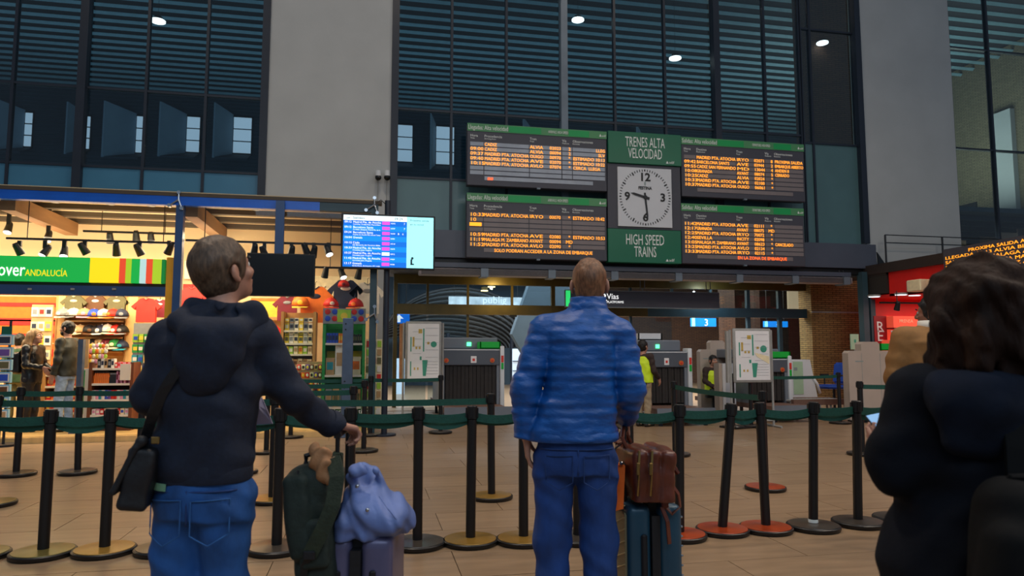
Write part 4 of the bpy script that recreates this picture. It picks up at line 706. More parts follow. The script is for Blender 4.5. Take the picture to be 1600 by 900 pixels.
# key ring strips hung over it
for k in range(6):
    p = PY(141 + k * 5, 552, 13.0); g = thing('key_ring_strip', 'strip of coloured key rings, %s from the left above the brown shelf unit' % ORD[k], 'key rings', (p.x, 13.0, p.z - .2), 0, 'key ring strips')
    for j in range(4): MB().ball((p.x + random.uniform(-.012, .012), 13.0, p.z + .12 - j * .085), (.032, .014, .038), 8, 5).build('key_ring', K[['p_yellow', 'p_white', 'p_pink', 'p_lime', 'p_orange', 'p_cream'][(k + j * 2) % 6]], g, world=True)
    MB().cyl((p.x, 13.01, p.z - .2), (p.x, 13.01, p.z + .2), .006, seg=5).build('backing_cord', K['dark_steel'], g, world=True)
g = flat('side_board', K['p_tan'], 127, 530, 138, 575, 12.95, 'tan board beside the key rings', 'board'); g = flat('leaflet_board', K['shelf_white'], 122, 576, 137, 655, 12.95, 'white board with green column left of the brown shelf unit', 'board', .04, [('green_column', K['p_green'], .35, .03, .62, .9)])
q = rect(119, 530, 127, 655, 12.6); g = thing('blue_upright', 'slim grey blue metal post right of the bearded man', 'post', ((q[0] + q[1]) / 2, 12.65, ZF)); bx('upright', K['steel'], (q[0], 12.6, ZF), (q[1], 12.7, q[3]), g); bx('foot_plate', K['steel'], (q[0] - .06, 12.56, ZF), (q[1] + .06, 12.74, ZF + .02), g)
# grey card display left of the caps
a, b, z0, z1 = rect(47, 476, 80, 580, 14.3); g = thing('card_display', 'grey display panel with white cards behind the long haired woman', 'display', ((a + b) / 2, 14.35, ZF)); bx('panel', K['p_tan'], (a, 14.3, ZF + .02), (b, 14.36, z1), g); bx('foot', K['dark_steel'], (a, 14.15, ZF), (b, 14.5, ZF + .03), g)
for r in range(6):
    for k in range(3):
        x = a + (k + .5) * (b - a) / 3; z = z1 - .22 - r * .26; cd = thing('greeting_card', 'pale souvenir card, %s column and %s row from the top of the grey display panel' % (('left', 'middle', 'right')[k], ORD[r]), 'card', (x, 14.29, z), 0, 'cards on the grey display'); bx('card', K[['p_white', 'p_cream', 'p_white', 'p_yellow'][(r + k) % 4]], (x - .055, 14.285, z), (x + .055, 14.298, z + .17), cd); bx('picture', K[['p_grey', 'p_red', 'p_navy', 'p_tan'][(r * 2 + k) % 4]], (x - .035, 14.28, z + .05), (x + .035, 14.285, z + .13), cd)
# postcard tower at the far left
a, b, z0, z1 = rect(-4, 500, 19, 650, 11.9); xc = (a + b) / 2; g = thing('postcard_rack', 'tall pale blue postcard rack at the left edge of the shop', 'rack', (xc, 11.9, 0)); MB().cyl((xc, 12.0, 0), (xc, 12.0, z1), .02, seg=8).cyl((xc, 12.0, 0), (xc, 12.0, .03), .2, seg=16).build('spine', K['dark_steel'], g, world=True)
zt_ = PY(8, 512, 11.9).z; bx('header_card', mat('rack_green', c('#12604a'), .5, nz=(4, .1)), (a + .03, 11.88, zt_ - .14), (b - .03, 11.9, zt_ + .02), g)
for r in range(7):
    z = PY(8, 530 + r * 19.5, 11.9).z; bx('pocket', mat('rack_blue%d' % r, c('#8fc4dc'), .4, nz=(5, .08)) if r == 0 else MATS['rack_blue0'], (a, 11.86, z - .09), (b, 11.92, z + .07), g)
    pc_ = thing('postcard', ['postcard with dark sea view, topmost in the blue rack', 'violet postcard, second in the blue rack', 'green postcard, third in the blue rack', 'blue postcard, fourth in the blue rack', 'brown postcard, fifth in the blue rack', 'yellow green postcard, sixth in the blue rack', 'orange postcard, lowest in the blue rack'][r], 'postcard', (xc, 11.85, z - .07), 0, 'postcards in the blue rack'); bx('card', K['p_white'], (xc - .085, 11.848, z - .075), (xc + .085, 11.858, z + .05), pc_); bx('picture', K[['p_navy', 'p_purple', 'p_olive', 'p_blue', 'p_brown', 'p_lime', 'p_tan'][r]], (xc - .07, 11.843, z - .06), (xc + .07, 11.848, z + .035), pc_)
# low counter between the two shoppers
Y = 13.6; g, a, b, zs, _ = shelf_unit('shelf_unit', 'low wooden shelf of red and orange packs between the two shoppers', 64, 572, 122, 660, Y, .4, (585, 603, 625, 645), K['wood'], K['wood'])
for r, (z, lab) in enumerate(zip(zs, ('top', 'second', 'third', 'lowest'))): row('box', 6, a, b, Y, z, .15, [('p_red', 'p_yellow'), ('p_orange', 'p_red'), ('p_brown', 'p_cream'), ('p_yellow', 'p_maroon'), ('p_orange', 'p_white')], ('pack', 'on the %s board between the shoppers' % lab), 'packs on the %s board of the low shelf' % lab)
# magnet stand right of the pillar
a, b, z0, z1 = rect(206, 505, 240, 640, 13.3); g = thing('magnet_stand', 'grey topped magnet stand behind the hooded man\'s left shoulder', 'stand', ((a + b) / 2, 13.35, ZF)); bx('board', K['p_grey'], (a, 13.3, ZF), (b, 13.36, z1), g)
for r in range(6):
    for k in range(4):
        x = a + (k + .5) * (b - a) / 4; z = z1 - .33 - r * .18; mg = thing('magnet', 'square picture magnet, %s column and %s row of the grey topped stand' % (ORD[k], ORD[r]), 'magnet', (x, 13.29, z), 0, 'magnets on the grey stand'); bx('tile', K[['p_lime', 'p_green', 'p_teal', 'p_cream', 'p_blue', 'p_olive'][(r + k // 2) % 6]], (x - .05, 13.285, z), (x + .05, 13.298, z + .14), mg); bx('picture', K[['p_blue', 'p_yellow', 'p_white'][(r + k) % 3]], (x - .03, 13.28, z + .04), (x + .03, 13.286, z + .1), mg)
# right half: wooden shelf of small boxes
Y = 13.6; g, a, b, zs, _ = shelf_unit('shelf_unit', 'wooden shelf unit packed with small pale boxes right of the hooded man', 437, 487, 492, 655, Y, .45, (516, 536, 553, 573, 591, 610, 632), K['wood'], K['wood'])
sets = [[('p_yellow', 'p_white'), ('p_grey', 'p_navy'), ('p_white', 'p_navy')], [('p_yellow', 'p_olive'), ('p_white', 'p_grey'), ('p_cream', 'p_navy')], [('p_yellow', 'p_orange'), ('p_lime', 'p_white'), ('p_cream', 'p_tan')], [('p_tan', 'p_brown'), ('p_cream', 'p_maroon')], [('p_brown', 'p_white'), ('p_tan', 'p_red')], [('p_tan', 'p_red'), ('p_red', 'p_cream')], [('p_grey', 'p_black'), ('p_blue', 'p_red'), ('p_tan', 'p_black')]]
for r, z in enumerate(zs): 
    nm = ('top', 'second', 'third', 'fourth', 'fifth', 'sixth', 'lowest')[r]
    row('box', 6, a, b, Y, z, .15, sets[r], ('small box', 'on the %s board of the wooden shelf' % nm), 'boxes on the %s board of the wooden shelf' % nm)
    if r < 2: row('box', 6, a, b, Y + .01, z + .155, .08, sets[r], ('flat stacked box', 'on the %s board of the wooden shelf' % nm), 'stacked boxes on the %s board of the wooden shelf' % nm, .1)
a, b, z0, z1 = rect(463, 565, 503, 655, 13.2); g = thing('magnet_stand', 'stand crowded with red and tan magnets before the wooden shelf', 'stand', ((a + b) / 2, 13.25, ZF)); bx('board', K['p_tan'], (a, 13.2, ZF), (b, 13.26, z1), g)
for r in range(6):
    for k in range(6):
        x = a + (k + .5) * (b - a) / 6; z = z1 - .15 - r * .14; mg = thing('magnet', 'small magnet, %s column and %s row of the crowded stand' % (ORD[k], ORD[r]), 'magnet', (x, 13.19, z), 0, 'magnets on the crowded stand'); MB().box((x - .035, 13.17, z), (x + .035, 13.198, z + .1), .012).build('plaque', K[['p_red', 'p_tan', 'p_cream', 'p_maroon', 'p_purple', 'p_orange', 'p_brown'][(r * 3 + k * 2) % 7]], mg, world=True); MB().ball((x, 13.168, z + .05), (.022, .008, .03), 8, 5).build('figure', K[['p_white', 'p_black', 'p_yellow'][(r + k) % 3]], mg, world=True)
# green display unit by the glass corner
Y = 12.75; g, a, b, zs, _ = shelf_unit('shelf_unit', 'green display unit with a flower panel on top beside the glass corner', 503, 482, 570, 655, Y, .45, (536, 586, 636), K['p_green'], K['p_green'], header=1)
z1 = PY(536, 482, Y).z; zh = PY(536, 506, Y).z; xm0, xm1 = a + (b - a) * .30, a + (b - a) * .68
bx('header_panel', K['p_grey'], (a - .06, Y - .02, zh), (b + .06, Y, z1), g); bx('header_green', K['p_lime'], (xm0, Y - .03, zh + .03), (xm1, Y - .02, z1 - .02), g); MB().cyl(((xm0 + xm1) / 2, Y - .045, (zh + z1) / 2), ((xm0 + xm1) / 2, Y - .03, (zh + z1) / 2), .06, seg=14).build('sun_emblem', K['p_yellow'], g, world=True)
for k, x in enumerate((a + .02, a + .14, b - .14, b - .02)):
    for j in (0, 1): MB().ball((x, Y - .025, zh + .09 + j * .12), (.05, .01, .05), 8, 5).build('flower_print', K['p_red' if (k + j) % 2 else 'p_blue'], g, world=True)
bx('green_band', K['p_yellow'], (a, Y + .38, zs[1] + .28), (b, Y + .41, zs[1] + .42), g)
row('box', 4, a, a + (b - a) * .33, Y, zs[0], .19, [('p_blue', 'p_navy')], ('carton', 'of the blue cartons on the green display unit'), 'blue cartons on the green unit'); row('box', 2, a + (b - a) * .34, a + (b - a) * .46, Y, zs[0], .18, [('p_orange', 'p_yellow')], ('carton', 'beside the blue cartons on the green unit'), 'orange cartons on the green unit'); row('box', 4, a + (b - a) * .74, b, Y, zs[0], .16, [('p_black', 'p_olive')], ('carton', 'at the right of the green display unit'), 'black cartons on the green unit')
for (u0, u1, h, m, m2, lab) in ((.0, .24, .30, 'p_tan', 'p_teal', 'tan guide book at the left of the green unit'), (.26, .52, .52, 'p_white', 'p_tan', 'tall white book with a tower drawing on the green unit'), (.72, .98, .32, 'p_cream', 'p_orange', 'cream book with an orange skyline on the green unit')):
    box_item(a + (u0 + u1) / 2 * (b - a), Y + .08, zs[1], (u1 - u0) * (b - a), h, .04, K[m], K[m2], lab, None, 'guide_book')
row('box', 5, a, b, Y, zs[2], .32, [('p_grey', 'p_tan'), ('p_tan', 'p_olive'), ('p_grey', 'p_navy')], ('picture book', 'on the lowest board of the green unit'), 'books on the lowest board of the green unit', .04)
q = rect(534, 497, 551, 660, 12.1); g = thing('steel_stand', 'tall grey steel upright with round holes before the green display', 'post', ((q[0] + q[1]) / 2, 12.14, 0)); bx('upright', K['steel'], (q[0], 12.1, 0), (q[1], 12.18, q[3]), g, bev=.008); bx('base_plate', K['steel'], (q[0] - .1, 12.0, 0), (q[1] + .1, 12.28, .02), g)
for py in (506, 515, 596, 606): z = PY(540, py, 12.1).z; MB().cyl((q[0] + .05, 12.095, z), (q[0] + .05, 12.105, z), .014, seg=10).build('hole', K['black'], g, world=True)
a, b, z0, z1 = rect(571, 530, 583, 655, 13.0); g = thing('magnet_stand', 'narrow magnet column behind the glass corner post', 'stand', ((a + b) / 2, 13.05, ZF)); bx('board', K['p_cream'], (a, 13.0, ZF), (b + .15, 13.06, z1), g)
for r in range(9):
    for k in range(3):
        x = a + (k + .5) * (b - a + .15) / 3; z = z1 - .14 - r * .15; mg = thing('magnet', 'small magnet, %s column and %s row of the narrow stand' % (('left', 'middle', 'right')[k], ORD[r]), 'magnet', (x, 12.99, z), 0, 'magnets on the narrow column'); bx('plaque', K[['p_red', 'p_olive', 'p_lime', 'p_white', 'p_tan'][(r * 2 + k) % 5]], (x - .035, 12.98, z), (x + .035, 12.998, z + .11), mg)
# ------------------------------------------------------------------ luggage scanners, poster stands, counters on the right
def scanner(x0, x1, ytop, ybase, label, tray=None, hood=True, curtain=None, d=None):
    d = d or (HC * FPX / (ybase - 550)); A = D(x0, 600, d); B = D(x1, 600, d); Y = (A.y + B.y) / 2; a, b = PY(x0, 600, Y).x, PY(x1, 600, Y).x; W = b - a
    zt_ = PY((x0 + x1) / 2, ytop, Y).z; g = thing('luggage_scanner', label, 'scanner', ((a + b) / 2, Y + .6, 0))
    zo = zt_ * .66; zb = .32; zh = zt_ * .86
    xa = a + .03; xb = b - .14
    bx('front_hood', K['xray_dark'], (a, Y, zo), (xb + .04, Y + .9, zh), g, bev=.015); bx('upper_casing', K['xray_grey'], (a, Y + .35, zh), (xb + .06, Y + 2.0, zt_), g, bev=.02); bx('hood_edge', K['xray_white'], (a, Y - .006, zh - .03), (xb + .04, Y, zh - .012), g)
    bx('side_panel', K['xray_grey'], (a, Y + .02, zb), (xa + .03, Y + 2, zo), g); bx('side_panel', K['xray_grey'], (xb - .02, Y + .02, zb), (xb + .04, Y + 2, zo), g); bx('tunnel_back', K['black'], (xa, Y + .9, zb), (xb, Y + .95, zo), g)
    n = 13; w = (xb - xa - .08) / n
    for k in range(n): MB().box((xa + .05 + k * w + .004, Y + .05 + .012 * (k % 2), zb + .05), (xa + .05 + (k + 1) * w - .004, Y + .062 + .012 * (k % 2), zo)).build('curtain_strip', K['curtain'], g, world=True)
    bx('end_pillar', K['xray_white'], (xb + .05, Y - .02, .05), (b, Y + .25, zh + .06), g, bev=.02, seg=2); bx('red_marker', K['sign_red'], (xb + .07, Y - .03, zo + .06), (b - .02, Y - .02, zo + .2), g); bx('green_marker', K['tray_green'], (xb + .07, Y - .03, zo - .08), (b - .02, Y - .02, zo + .05), g)
    for u in (.08, .9): MB().cyl((a + u * (xb - a), Y - .012, zh - .24), (a + u * (xb - a), Y, zh - .24), .05, seg=14).build('emergency_ring', K['ring_orange'], g, world=True); MB().cyl((a + u * (xb - a), Y - .03, zh - .24), (a + u * (xb - a), Y - .012, zh - .24), .022, seg=10).build('emergency_button', K['sign_red'], g, world=True)
    bx('notice', K['paper'], (a + .46 * W, Y - .006, zo + .05), (a + .55 * W, Y, zo + .19), g); bx('notice_mark', K['sign_red'], (a + .485 * W, Y - .01, zo + .09), (a + .525 * W, Y - .006, zo + .14), g)
    MB().box((a + .43 * W, Y + .33, zh + .06), (a + .50 * W, Y + .35, zh + .14)).build('status_lamp', K['led_green'], g, world=True)
    bx('belt_bed', K['conveyor'], (a, Y - .9, .22), (b - .1, Y + 2.6, zb), g); bx('belt_frame', K['xray_grey'], (a - .04, Y - .92, .12), (b + .02, Y - .9, zb + .02), g)
    for x in (a + .05, b - .15): 
        for yy in (Y - .8, Y + 1.9): bx('leg', K['dark_steel'], (x, yy, 0), (x + .06, yy + .06, .22), g)
    return g, a, b, Y, zt_, zh
g, a, b, Y, zt_, zh = scanner(690, 788, 527, 655, 'grey luggage scanner behind the left poster stand, before the ribbed canopy')
def tray(x0, x1, z, Y, m, label):
    g = thing('tray', label, 'tray', ((x0 + x1) / 2, Y + .2, z)); bx('tray_wall', m, (x0, Y, z), (x1, Y + .03, z + .14), g); bx('tray_wall', m, (x0, Y + .42, z), (x1, Y + .45, z + .14), g); bx('tray_wall', m, (x0, Y, z), (x0 + .03, Y + .45, z + .14), g); bx('tray_wall', m, (x1 - .03, Y, z), (x1, Y + .45, z + .14), g); bx('tray_floor', m, (x0, Y, z), (x1, Y + .45, z + .02), g)
tray(b - .52, b - .08, zh + .005, Y + .0, K['tray_green'], 'bright green tray on the scanner by the left poster stand')
g, a, b, Y, zt_, zh = scanner(1001, 1082, 531, 657, 'grey luggage scanner behind the standing guard, right of the blue jacket')
tray(a + .16, a + .7, zt_ + .005, Y + .5, K['xray_white'], 'white tray on top of the scanner behind the guard')
g, a, b, Y, zt_, zh = scanner(1172, 1238, 545, 652, 'grey luggage scanner half hidden by the right poster stand')
tray(b - .47, b - .02, zh + .005, Y + .0, K['tray_green'], 'bright green tray on the scanner by the right poster stand')
def stepped_panel(xs, ybase, label, d):
    """beige scanner end hood: lower shoulders and a raised middle"""
    x0, x1, x2, x3, y_lo, y_hi = xs; Y = D((x0 + x3) / 2, 600, d).y; f = lambda px: PY(px, 600, Y).x; zl = PY((x0 + x3) / 2, y_lo, Y).z; zh = PY((x0 + x3) / 2, y_hi, Y).z
    g = thing('scanner_hood', label, 'scanner', ((f(x0) + f(x3)) / 2, Y + .4, 0))
    mb = MB().prism([(f(x0), Y, .06), (f(x0), Y, zl - .05), (f(x0) + .05, Y, zl), (f(x1), Y, zl), (f(x1), Y, zh - .05), (f(x1) + .05, Y, zh), (f(x2) - .05, Y, zh), (f(x2), Y, zh - .05), (f(x2), Y, zl), (f(x3), Y, zl), (f(x3), Y, .06)], (0, .18, 0)); mb.build('hood_shell', K['beige_panel'], g, world=True)
    bx('plinth', K['dark_steel'], (f(x0) + .05, Y + .05, 0), (f(x3) - .05, Y + .16, .06), g)
    for x in (f(x1), f(x2)): bx('panel_seam', K['label_grey'], (x - .006, Y - .003, .1), (x + .006, Y, zl - .05), g)
    for u in (.2, .85): bx('vent', K['grey_print'], (f(x0) + u * (f(x3) - f(x0)) - .09, Y - .004, zl - .22), (f(x0) + u * (f(x3) - f(x0)) + .09, Y, zl - .20), g)
    return g, Y, f
stepped_panel((1095, 1111, 1134, 1146, 546, 532), 640, 'beige stepped scanner end behind the seated guard', 16.4)
g, Y, f = stepped_panel((1327, 1348, 1377, 1412, 548, 534), 655, 'beige stepped scanner end left of the tan coat', 14.2); bx('red_dot', K['sign_red'], (f(1375), Y - .006, .22), (f(1375) + .04, Y, .26), g); text('OPEN' if 0 else '(  )', .1, K['grey_print'], g, (f(1381), Y - .006, .3))
tray(f(1378), f(1410), PY(1390, 548, Y).z + .005, Y + .0, K['tray_green'], 'green tray behind the shoulder of the tan coat')
# low pale counter the seated guard sits behind
Y = D(1135, 600, 14.9).y; f = lambda px: PY(px, 610, Y).x; z1 = PY(1130, 568, Y).z
g = thing('counter', 'low beige and pale blue counter hiding the seated guard', 'counter', (f(1135), Y + .3, 0)); bx('side_panel', K['beige_panel'], (f(1124), Y, 0), (f(1131), Y + .22, z1), g); bx('front_panel', mat('pale_blue_panel', c('#b4bcc8'), .4, nz=(3, .04)), (f(1131), Y - .02, 0), (f(1149), Y + .22, z1), g); bx('counter_edge', K['xray_white'], (f(1129), Y - .03, .0), (f(1133), Y, z1), g)
def poster_stand(x0, y0, x1, y1, ybase, label, photo):
    d = HC * FPX / (ybase - 550); Y = D((x0 + x1) / 2, 600, d).y; a, b, z0, z1 = rect(x0, y0, x1, y1, Y); W = b - a; H = z1 - z0; g = thing('poster_stand', label, 'notice board', ((a + b) / 2, Y + .1, 0))
    bx('board_frame', K['label_grey'], (a, Y, z0), (b, Y + .05, z1), g, bev=.03, seg=2); y = Y - .006
    bx('poster', K['paper'], (a + .05, y, z0 + .05), (b - .05, Y, z1 - .05), g)
    def pr(u0, v0, u1, v1, m): bx('print', K[m], (a + u0 * W, y - .004, z1 - v1 * H), (a + u1 * W, y, z1 - v0 * H), g)
    pr(.485, .12, .52, .5, 'print_teal'); pr(.36, .13, .46, .20, 'print_gold'); pr(.14, .26, .17, .5, 'print_teal'); pr(.20, .26, .25, .42, 'print_gold'); pr(.28, .42, .33, .46, 'print_gold'); pr(.37, .42, .42, .46, 'print_gold'); pr(.60, .34, .66, .38, 'print_gold'); pr(.14, .66, .17, .90, 'print_teal'); pr(.24, .76, .28, .80, 'print_gold'); pr(.33, .76, .37, .80, 'print_gold'); pr(.40, .58, .45, .64, 'print_teal')
    MB().prism([(a + .47 * W, y - .003, z1 - .64 * H), (a + .62 * W, y - .003, z1 - .64 * H), (a + .57 * W, y - .003, z1 - .9 * H), (a + .49 * W, y - .003, z1 - .9 * H)], (0, .003, 0)).build('print', K['print_teal'], g, world=True); MB().cyl((a + .78 * W, y - .004, z1 - .38 * H), (a + .78 * W, y, z1 - .38 * H), .07 * W * 1.2, seg=14).build('print', K['print_teal'], g, world=True)
    for k in range(9): pr(.2 if k % 2 else .55, .11 + k * .06, .44 if k % 2 else .9, .115 + k * .06, 'print_grey')
    for k in range(5): pr(.58, .66 + k * .05, .9, .665 + k * .05, 'print_grey')
    if photo: MB().prism([(a + .55 * W, y - .006, z1 - .45 * H), (a + .92 * W, y - .006, z1 - .52 * H), (a + .92 * W, y - .006, z1 - .66 * H), (a + .6 * W, y - .006, z1 - .52 * H)], (0, .003, 0)).build('pale_hand_print', K['p_cream'], g, world=True)
    for x, nm in ((a - .05, 'leg'), (b + .01, 'leg')): MB().cyl((x + .02, Y + .06, 0), (x + .02, Y + .06, z1 - .03), .022, seg=10).build(nm, K['label_grey'], g, world=True)
    MB().cyl((a - .03, Y - .2, .02), (a - .03, Y + .35, .02), .02, seg=8).cyl((b + .03, Y - .2, .02), (b + .03, Y + .35, .02), .02, seg=8).cyl((a - .03, Y + .06, .12), (b + .03, Y + .06, .12), .018, seg=8).build('foot', K['label_grey'], g, world=True)
    bx('rear_board', K['kraft'] if not photo else K['label_grey'], (a - .10, Y + .06, z0), (a - .02, Y + (.12 if photo else .3), z1 - .05), g); return g
poster_stand(633, 502, 690, 597, 660, 'white notice board of diagrams standing before the glass doors on the left', False)
poster_stand(1146, 513, 1206, 598, 666, 'white notice board with a pale hand picture, right of the counter', True)
# white and mint kiosk, roller table, blue chair, small sign
Y = D(1255, 600, 16.2).y; f = lambda px: PY(px, 600, Y).x; z = lambda py: PY(1255, py, Y).z
g = thing('kiosk', 'white kiosk with a mint front panel beside the right scanner', 'kiosk', (f(1254), Y + .3, 0)); MB().prism([(f(1238), Y, 0), (f(1238), Y, z(563)), (f(1267), Y, z(562)), (f(1277), Y, z(622)), (f(1270), Y, 0)], (0, .6, 0)).build('cabinet', K['xray_white'], g, world=True); bx('mint_panel', K['mint'], (f(1240), Y - .01, z(616)), (f(1255), Y, z(565)), g); bx('keypad', K['grey_print'], (f(1241), Y - .016, z(579)), (f(1246), Y - .01, z(574)), g)
MB().tube([(f(1270), Y - .02, z(590)), (f(1276), Y - .02, z(600)), (f(1280), Y - .02, z(615))], .03, 8).build('side_bow', K['xray_white'], g, world=True, smooth='all')
Y = D(1282, 620, 15.0).y; f = lambda px: PY(px, 620, Y).x; g = thing('roller_table', 'low grey roller table under the blue chair', 'table', (f(1280), Y + .3, 0)); z0 = PY(1280, 624, Y).z; bx('table_frame', K['conveyor'], (f(1240), Y, z0 - .12), (f(1326), Y + .1, z0), g); bx('table_frame', K['conveyor'], (f(1240), Y + .6, z0 - .12), (f(1326), Y + .7, z0), g)
for k in range(14): x = f(1240) + .05 + k * (f(1326) - f(1240) - .1) / 13; MB().cyl((x, Y + .1, z0 - .04), (x, Y + .6, z0 - .04), .03, seg=8).build('roller', K['label_grey'], g, world=True)
for px in (1247, 1300, 1322):
    for yy in (.05, .65): MB().cyl((f(px), Y + yy, 0), (f(px), Y + yy, z0 - .1), .025, seg=8).build('leg', K['label_grey'], g, world=True)
Y = D(1303, 600, 16.6).y; p = PY(1303, 603, Y); g = thing('office_chair', 'blue swivel office chair by the brick wall', 'chair', (p.x, Y, 0)); X = p.x
zs_ = PY(1300, 601, Y).z
mb = MB().box((X - .30, Y - .25, zs_ - .09), (X + .20, Y + .25, zs_)); bmesh.ops.bevel(mb.bm, geom=mb.bm.edges[:], offset=.035, segments=3, affect='EDGES'); mb.build('seat', K['chair_blue'], g, world=True, smooth=True)
mb = MB().box((-.22, -.05, 0), (.22, .05, .50)); bmesh.ops.bevel(mb.bm, geom=mb.bm.edges[:], offset=.045, segments=3, affect='EDGES'); bmesh.ops.transform(mb.bm, matrix=Matrix.Translation((X + .20, Y, zs_ + .02)) @ Matrix.Rotation(math.radians(-70), 4, 'Z') @ Matrix.Rotation(math.radians(-10), 4, 'X'), verts=mb.bm.verts); mb.build('backrest', K['chair_blue'], g, world=True, smooth=True)
MB().cyl((X, Y, .06), (X, Y, zs_ - .08), .03, seg=10).build('gas_column', K['black'], g, world=True)
for k in range(5): an = k * 2 * PI / 5; q = (X + .28 * math.cos(an), Y + .28 * math.sin(an), .06); MB().cyl((X, Y, .09), q, .025, .018, 8).build('base_arm', K['black'], g, world=True); MB().ball((q[0], q[1], .03), .03, 8, 6).build('castor', K['black'], g, world=True)
for s in (-.27, .27): MB().tube([(X - .05, Y + s, zs_ - .05), (X - .05, Y + s, zs_ + .2), (X - .16, Y + s, zs_ + .22), (X + .06, Y + s, zs_ + .22)], .02, 6).build('armrest', K['black'], g, world=True)
g = flat('lift_sign', K['mint'], 1330, 522, 1342, 546, 15.9, 'small pale sign panel standing beside the brick wall', 'sign', .04, [('arrow_print', K['print_teal'], .4, .35, .6, .55)]); MB().cyl((g.location.x, 15.92, 0), (g.location.x, 15.92, g.location.z + .1), .02, seg=8).cyl((g.location.x, 15.92, 0), (g.location.x, 15.92, .02), .15, seg=14).build('stand', K['label_grey'], g, world=True)
# ------------------------------------------------------------------ red shop along the right side wall (x = 13)
XW = 13.0
def wx(name, m, y0, y1, z0, z1, parent, X=XW, t=.12): return bx(name, m, (X, min(y0, y1), z0), (X + t, max(y0, y1), z1), parent)
pz = lambda px, py, X=XW: PX(px, py, X)
rs = shell('trim_6', (XW, 14, 0)); ztop = pz(1420, 405).z; zbe = pz(1400, 424).z
bx('roof_edge_beam', K['beam_brown'], (XW - .08, 6, zbe), (XW + 4.5, YF - .1, ztop), rs)
wf = shell('wall_red', (XW, 14, 0)); zf = pz(1400, 462).z
wx('fascia', K['red_wall'], pz(1389, 440).y, 6, zf, zbe, wf); bx('rear_wall', K['red_wall'], (XW, YF - .3, 0), (XW + 4.5, YF - .15, zbe), wf); bx('far_wall', K['red_wall'], (XW + 4.2, 6, 0), (XW + 4.4, YF, zbe), wf); bx('shop_ceiling', K['red_wall'], (XW, 6, zf - .02), (XW + 4.4, YF - .3, zf + .06), wf); bx('shop_floor', K['label_grey'], (XW, 6, 0), (XW + 4.4, YF - .3, .02), wf)
g = thing('dark_box', 'dark boxed end of the red shop fascia beside the steel posts', 'box', (XW + .2, YF - .5, pz(1370, 458).z)); bx('casing', K['dark_box'], (XW - .05, pz(1388, 440).y, pz(1370, 460).z), (XW + .4, YF - .12, zbe), g); bx('lid', K['beam_brown'], (XW - .06, pz(1388, 440).y, zbe - .05), (XW + .41, YF - .12, zbe), g)
Yr = YF - .34; fr_ = lambda px, py: PY(px, py, Yr)
g = thing('sign_panel', 'dark red upright panel with white letters RE in the red shop', 'sign', (fr_(1373, 530).x, Yr, 0)); q = rect(1360, 494, 1383, 560, Yr); bx('panel', K['red_dark'], (max(q[0], XW + .05), Yr - .08, 0), (q[1], Yr, q[3]), g)
for k, s in enumerate('RE'): p = fr_(1372, 520 + k * 14); text(s, .40, K['white_print'], g, (p.x, Yr - .09, p.z + .02), align='CENTER')
area('red_shop_lamp', (XW + 2.0, 14.2, zf - .1), (0, 0, 0), 3, 75, (1, .72, .62), sy=3)
q = rect(1384, 494, 1396, 560, Yr); g = thing('lit_column', 'glowing salmon column between the RE panel and the magazines', 'column', ((q[0] + q[1]) / 2, Yr, 0)); bx('glow_panel', K['red_lit'], (q[0], Yr - .05, 0), (q[1], Yr, q[3]), g); bx('edge', K['red_dark'], (q[1] - .02, Yr - .06, 0), (q[1], Yr, q[3]), g)
q = rect(1396, 494, 1436, 512, Yr - .3); g = thing('light_box', 'orange lit sign box above the magazines', 'sign', ((q[0] + q[1]) / 2, Yr - .2, q[2])); bx('box', K['red_lit'], (q[0], Yr - .3, q[2]), (q[1] + .3, Yr, q[3]), g); bx('dark_rim', K['red_dark'], (q[0], Yr - .31, q[2] - .04), (q[1] + .3, Yr, q[2]), g); p = PY(1405, 504, Yr - .31); text('PRENSA', .12, K['p_cream'], g, (p.x, Yr - .31, p.z))
for k in range(4): q = rect(1396 + k * 12, 516, 1407 + k * 12, 531, Yr - .4); m = thing('magazine', ['white magazine, leftmost on the red shop rack', 'white magazine, second on the red shop rack', 'white magazine, third on the red shop rack', 'white magazine, rightmost on the red shop rack'][k], 'magazine', ((q[0] + q[1]) / 2, Yr - .4, q[2]), 0, 'magazines in the red shop'); MB().prism([(q[0], Yr - .42, q[2]), (q[1], Yr - .42, q[2]), (q[1] + .06, Yr - .25, q[3]), (q[0] + .06, Yr - .25, q[3])], (0, .02, 0)).build('cover', K['lit_white'] if 0 else K['xray_white'], m, world=True); bx('cover_print', K['print_teal'], (q[0] + .05, Yr - .44, q[2] + .08), (q[1] - .07, Yr - .37, q[2] + .13), m)
q = rect(1394, 531, 1450, 560, Yr - .45); g = thing('magazine_rack', 'red rack carrying the white magazines', 'rack', ((q[0] + q[1]) / 2, Yr - .2, 0)); bx('rack_body', K['red_lit'], (q[0], Yr - .45, 0), (q[1], Yr, q[3]), g); bx('rack_lip', K['red_dark'], (q[0], Yr - .47, q[3] - .03), (q[1], Yr - .45, q[3] + .02), g)
for i, (px, py) in enumerate(((1366, 464), (1408, 461), (1429, 462))): 
    p = G(px, py, zf - .03); g = thing('shop_downlight', ['round lilac ceiling light in the red shop, leftmost', 'round lilac ceiling light in the red shop, middle', 'brightest ceiling light in the red shop by the dark hair'][i], 'lamp', tuple(p), 0, 'ceiling lights of the red shop'); MB().cyl(p, (p.x, p.y, p.z + .03), .13, seg=16).build('diffuser', K['lamp_cool'], g, world=True); MB().cyl((p.x, p.y, p.z + .005), (p.x, p.y, p.z + .05), .15, seg=16).build('ring', K['label_grey'], g, world=True)
p = G(1402, 480, zf - .38); spot(1402, 480, p.y, 0, 'black spotlight on the rail of the red shop', None, 0, zf - .3 + .05)
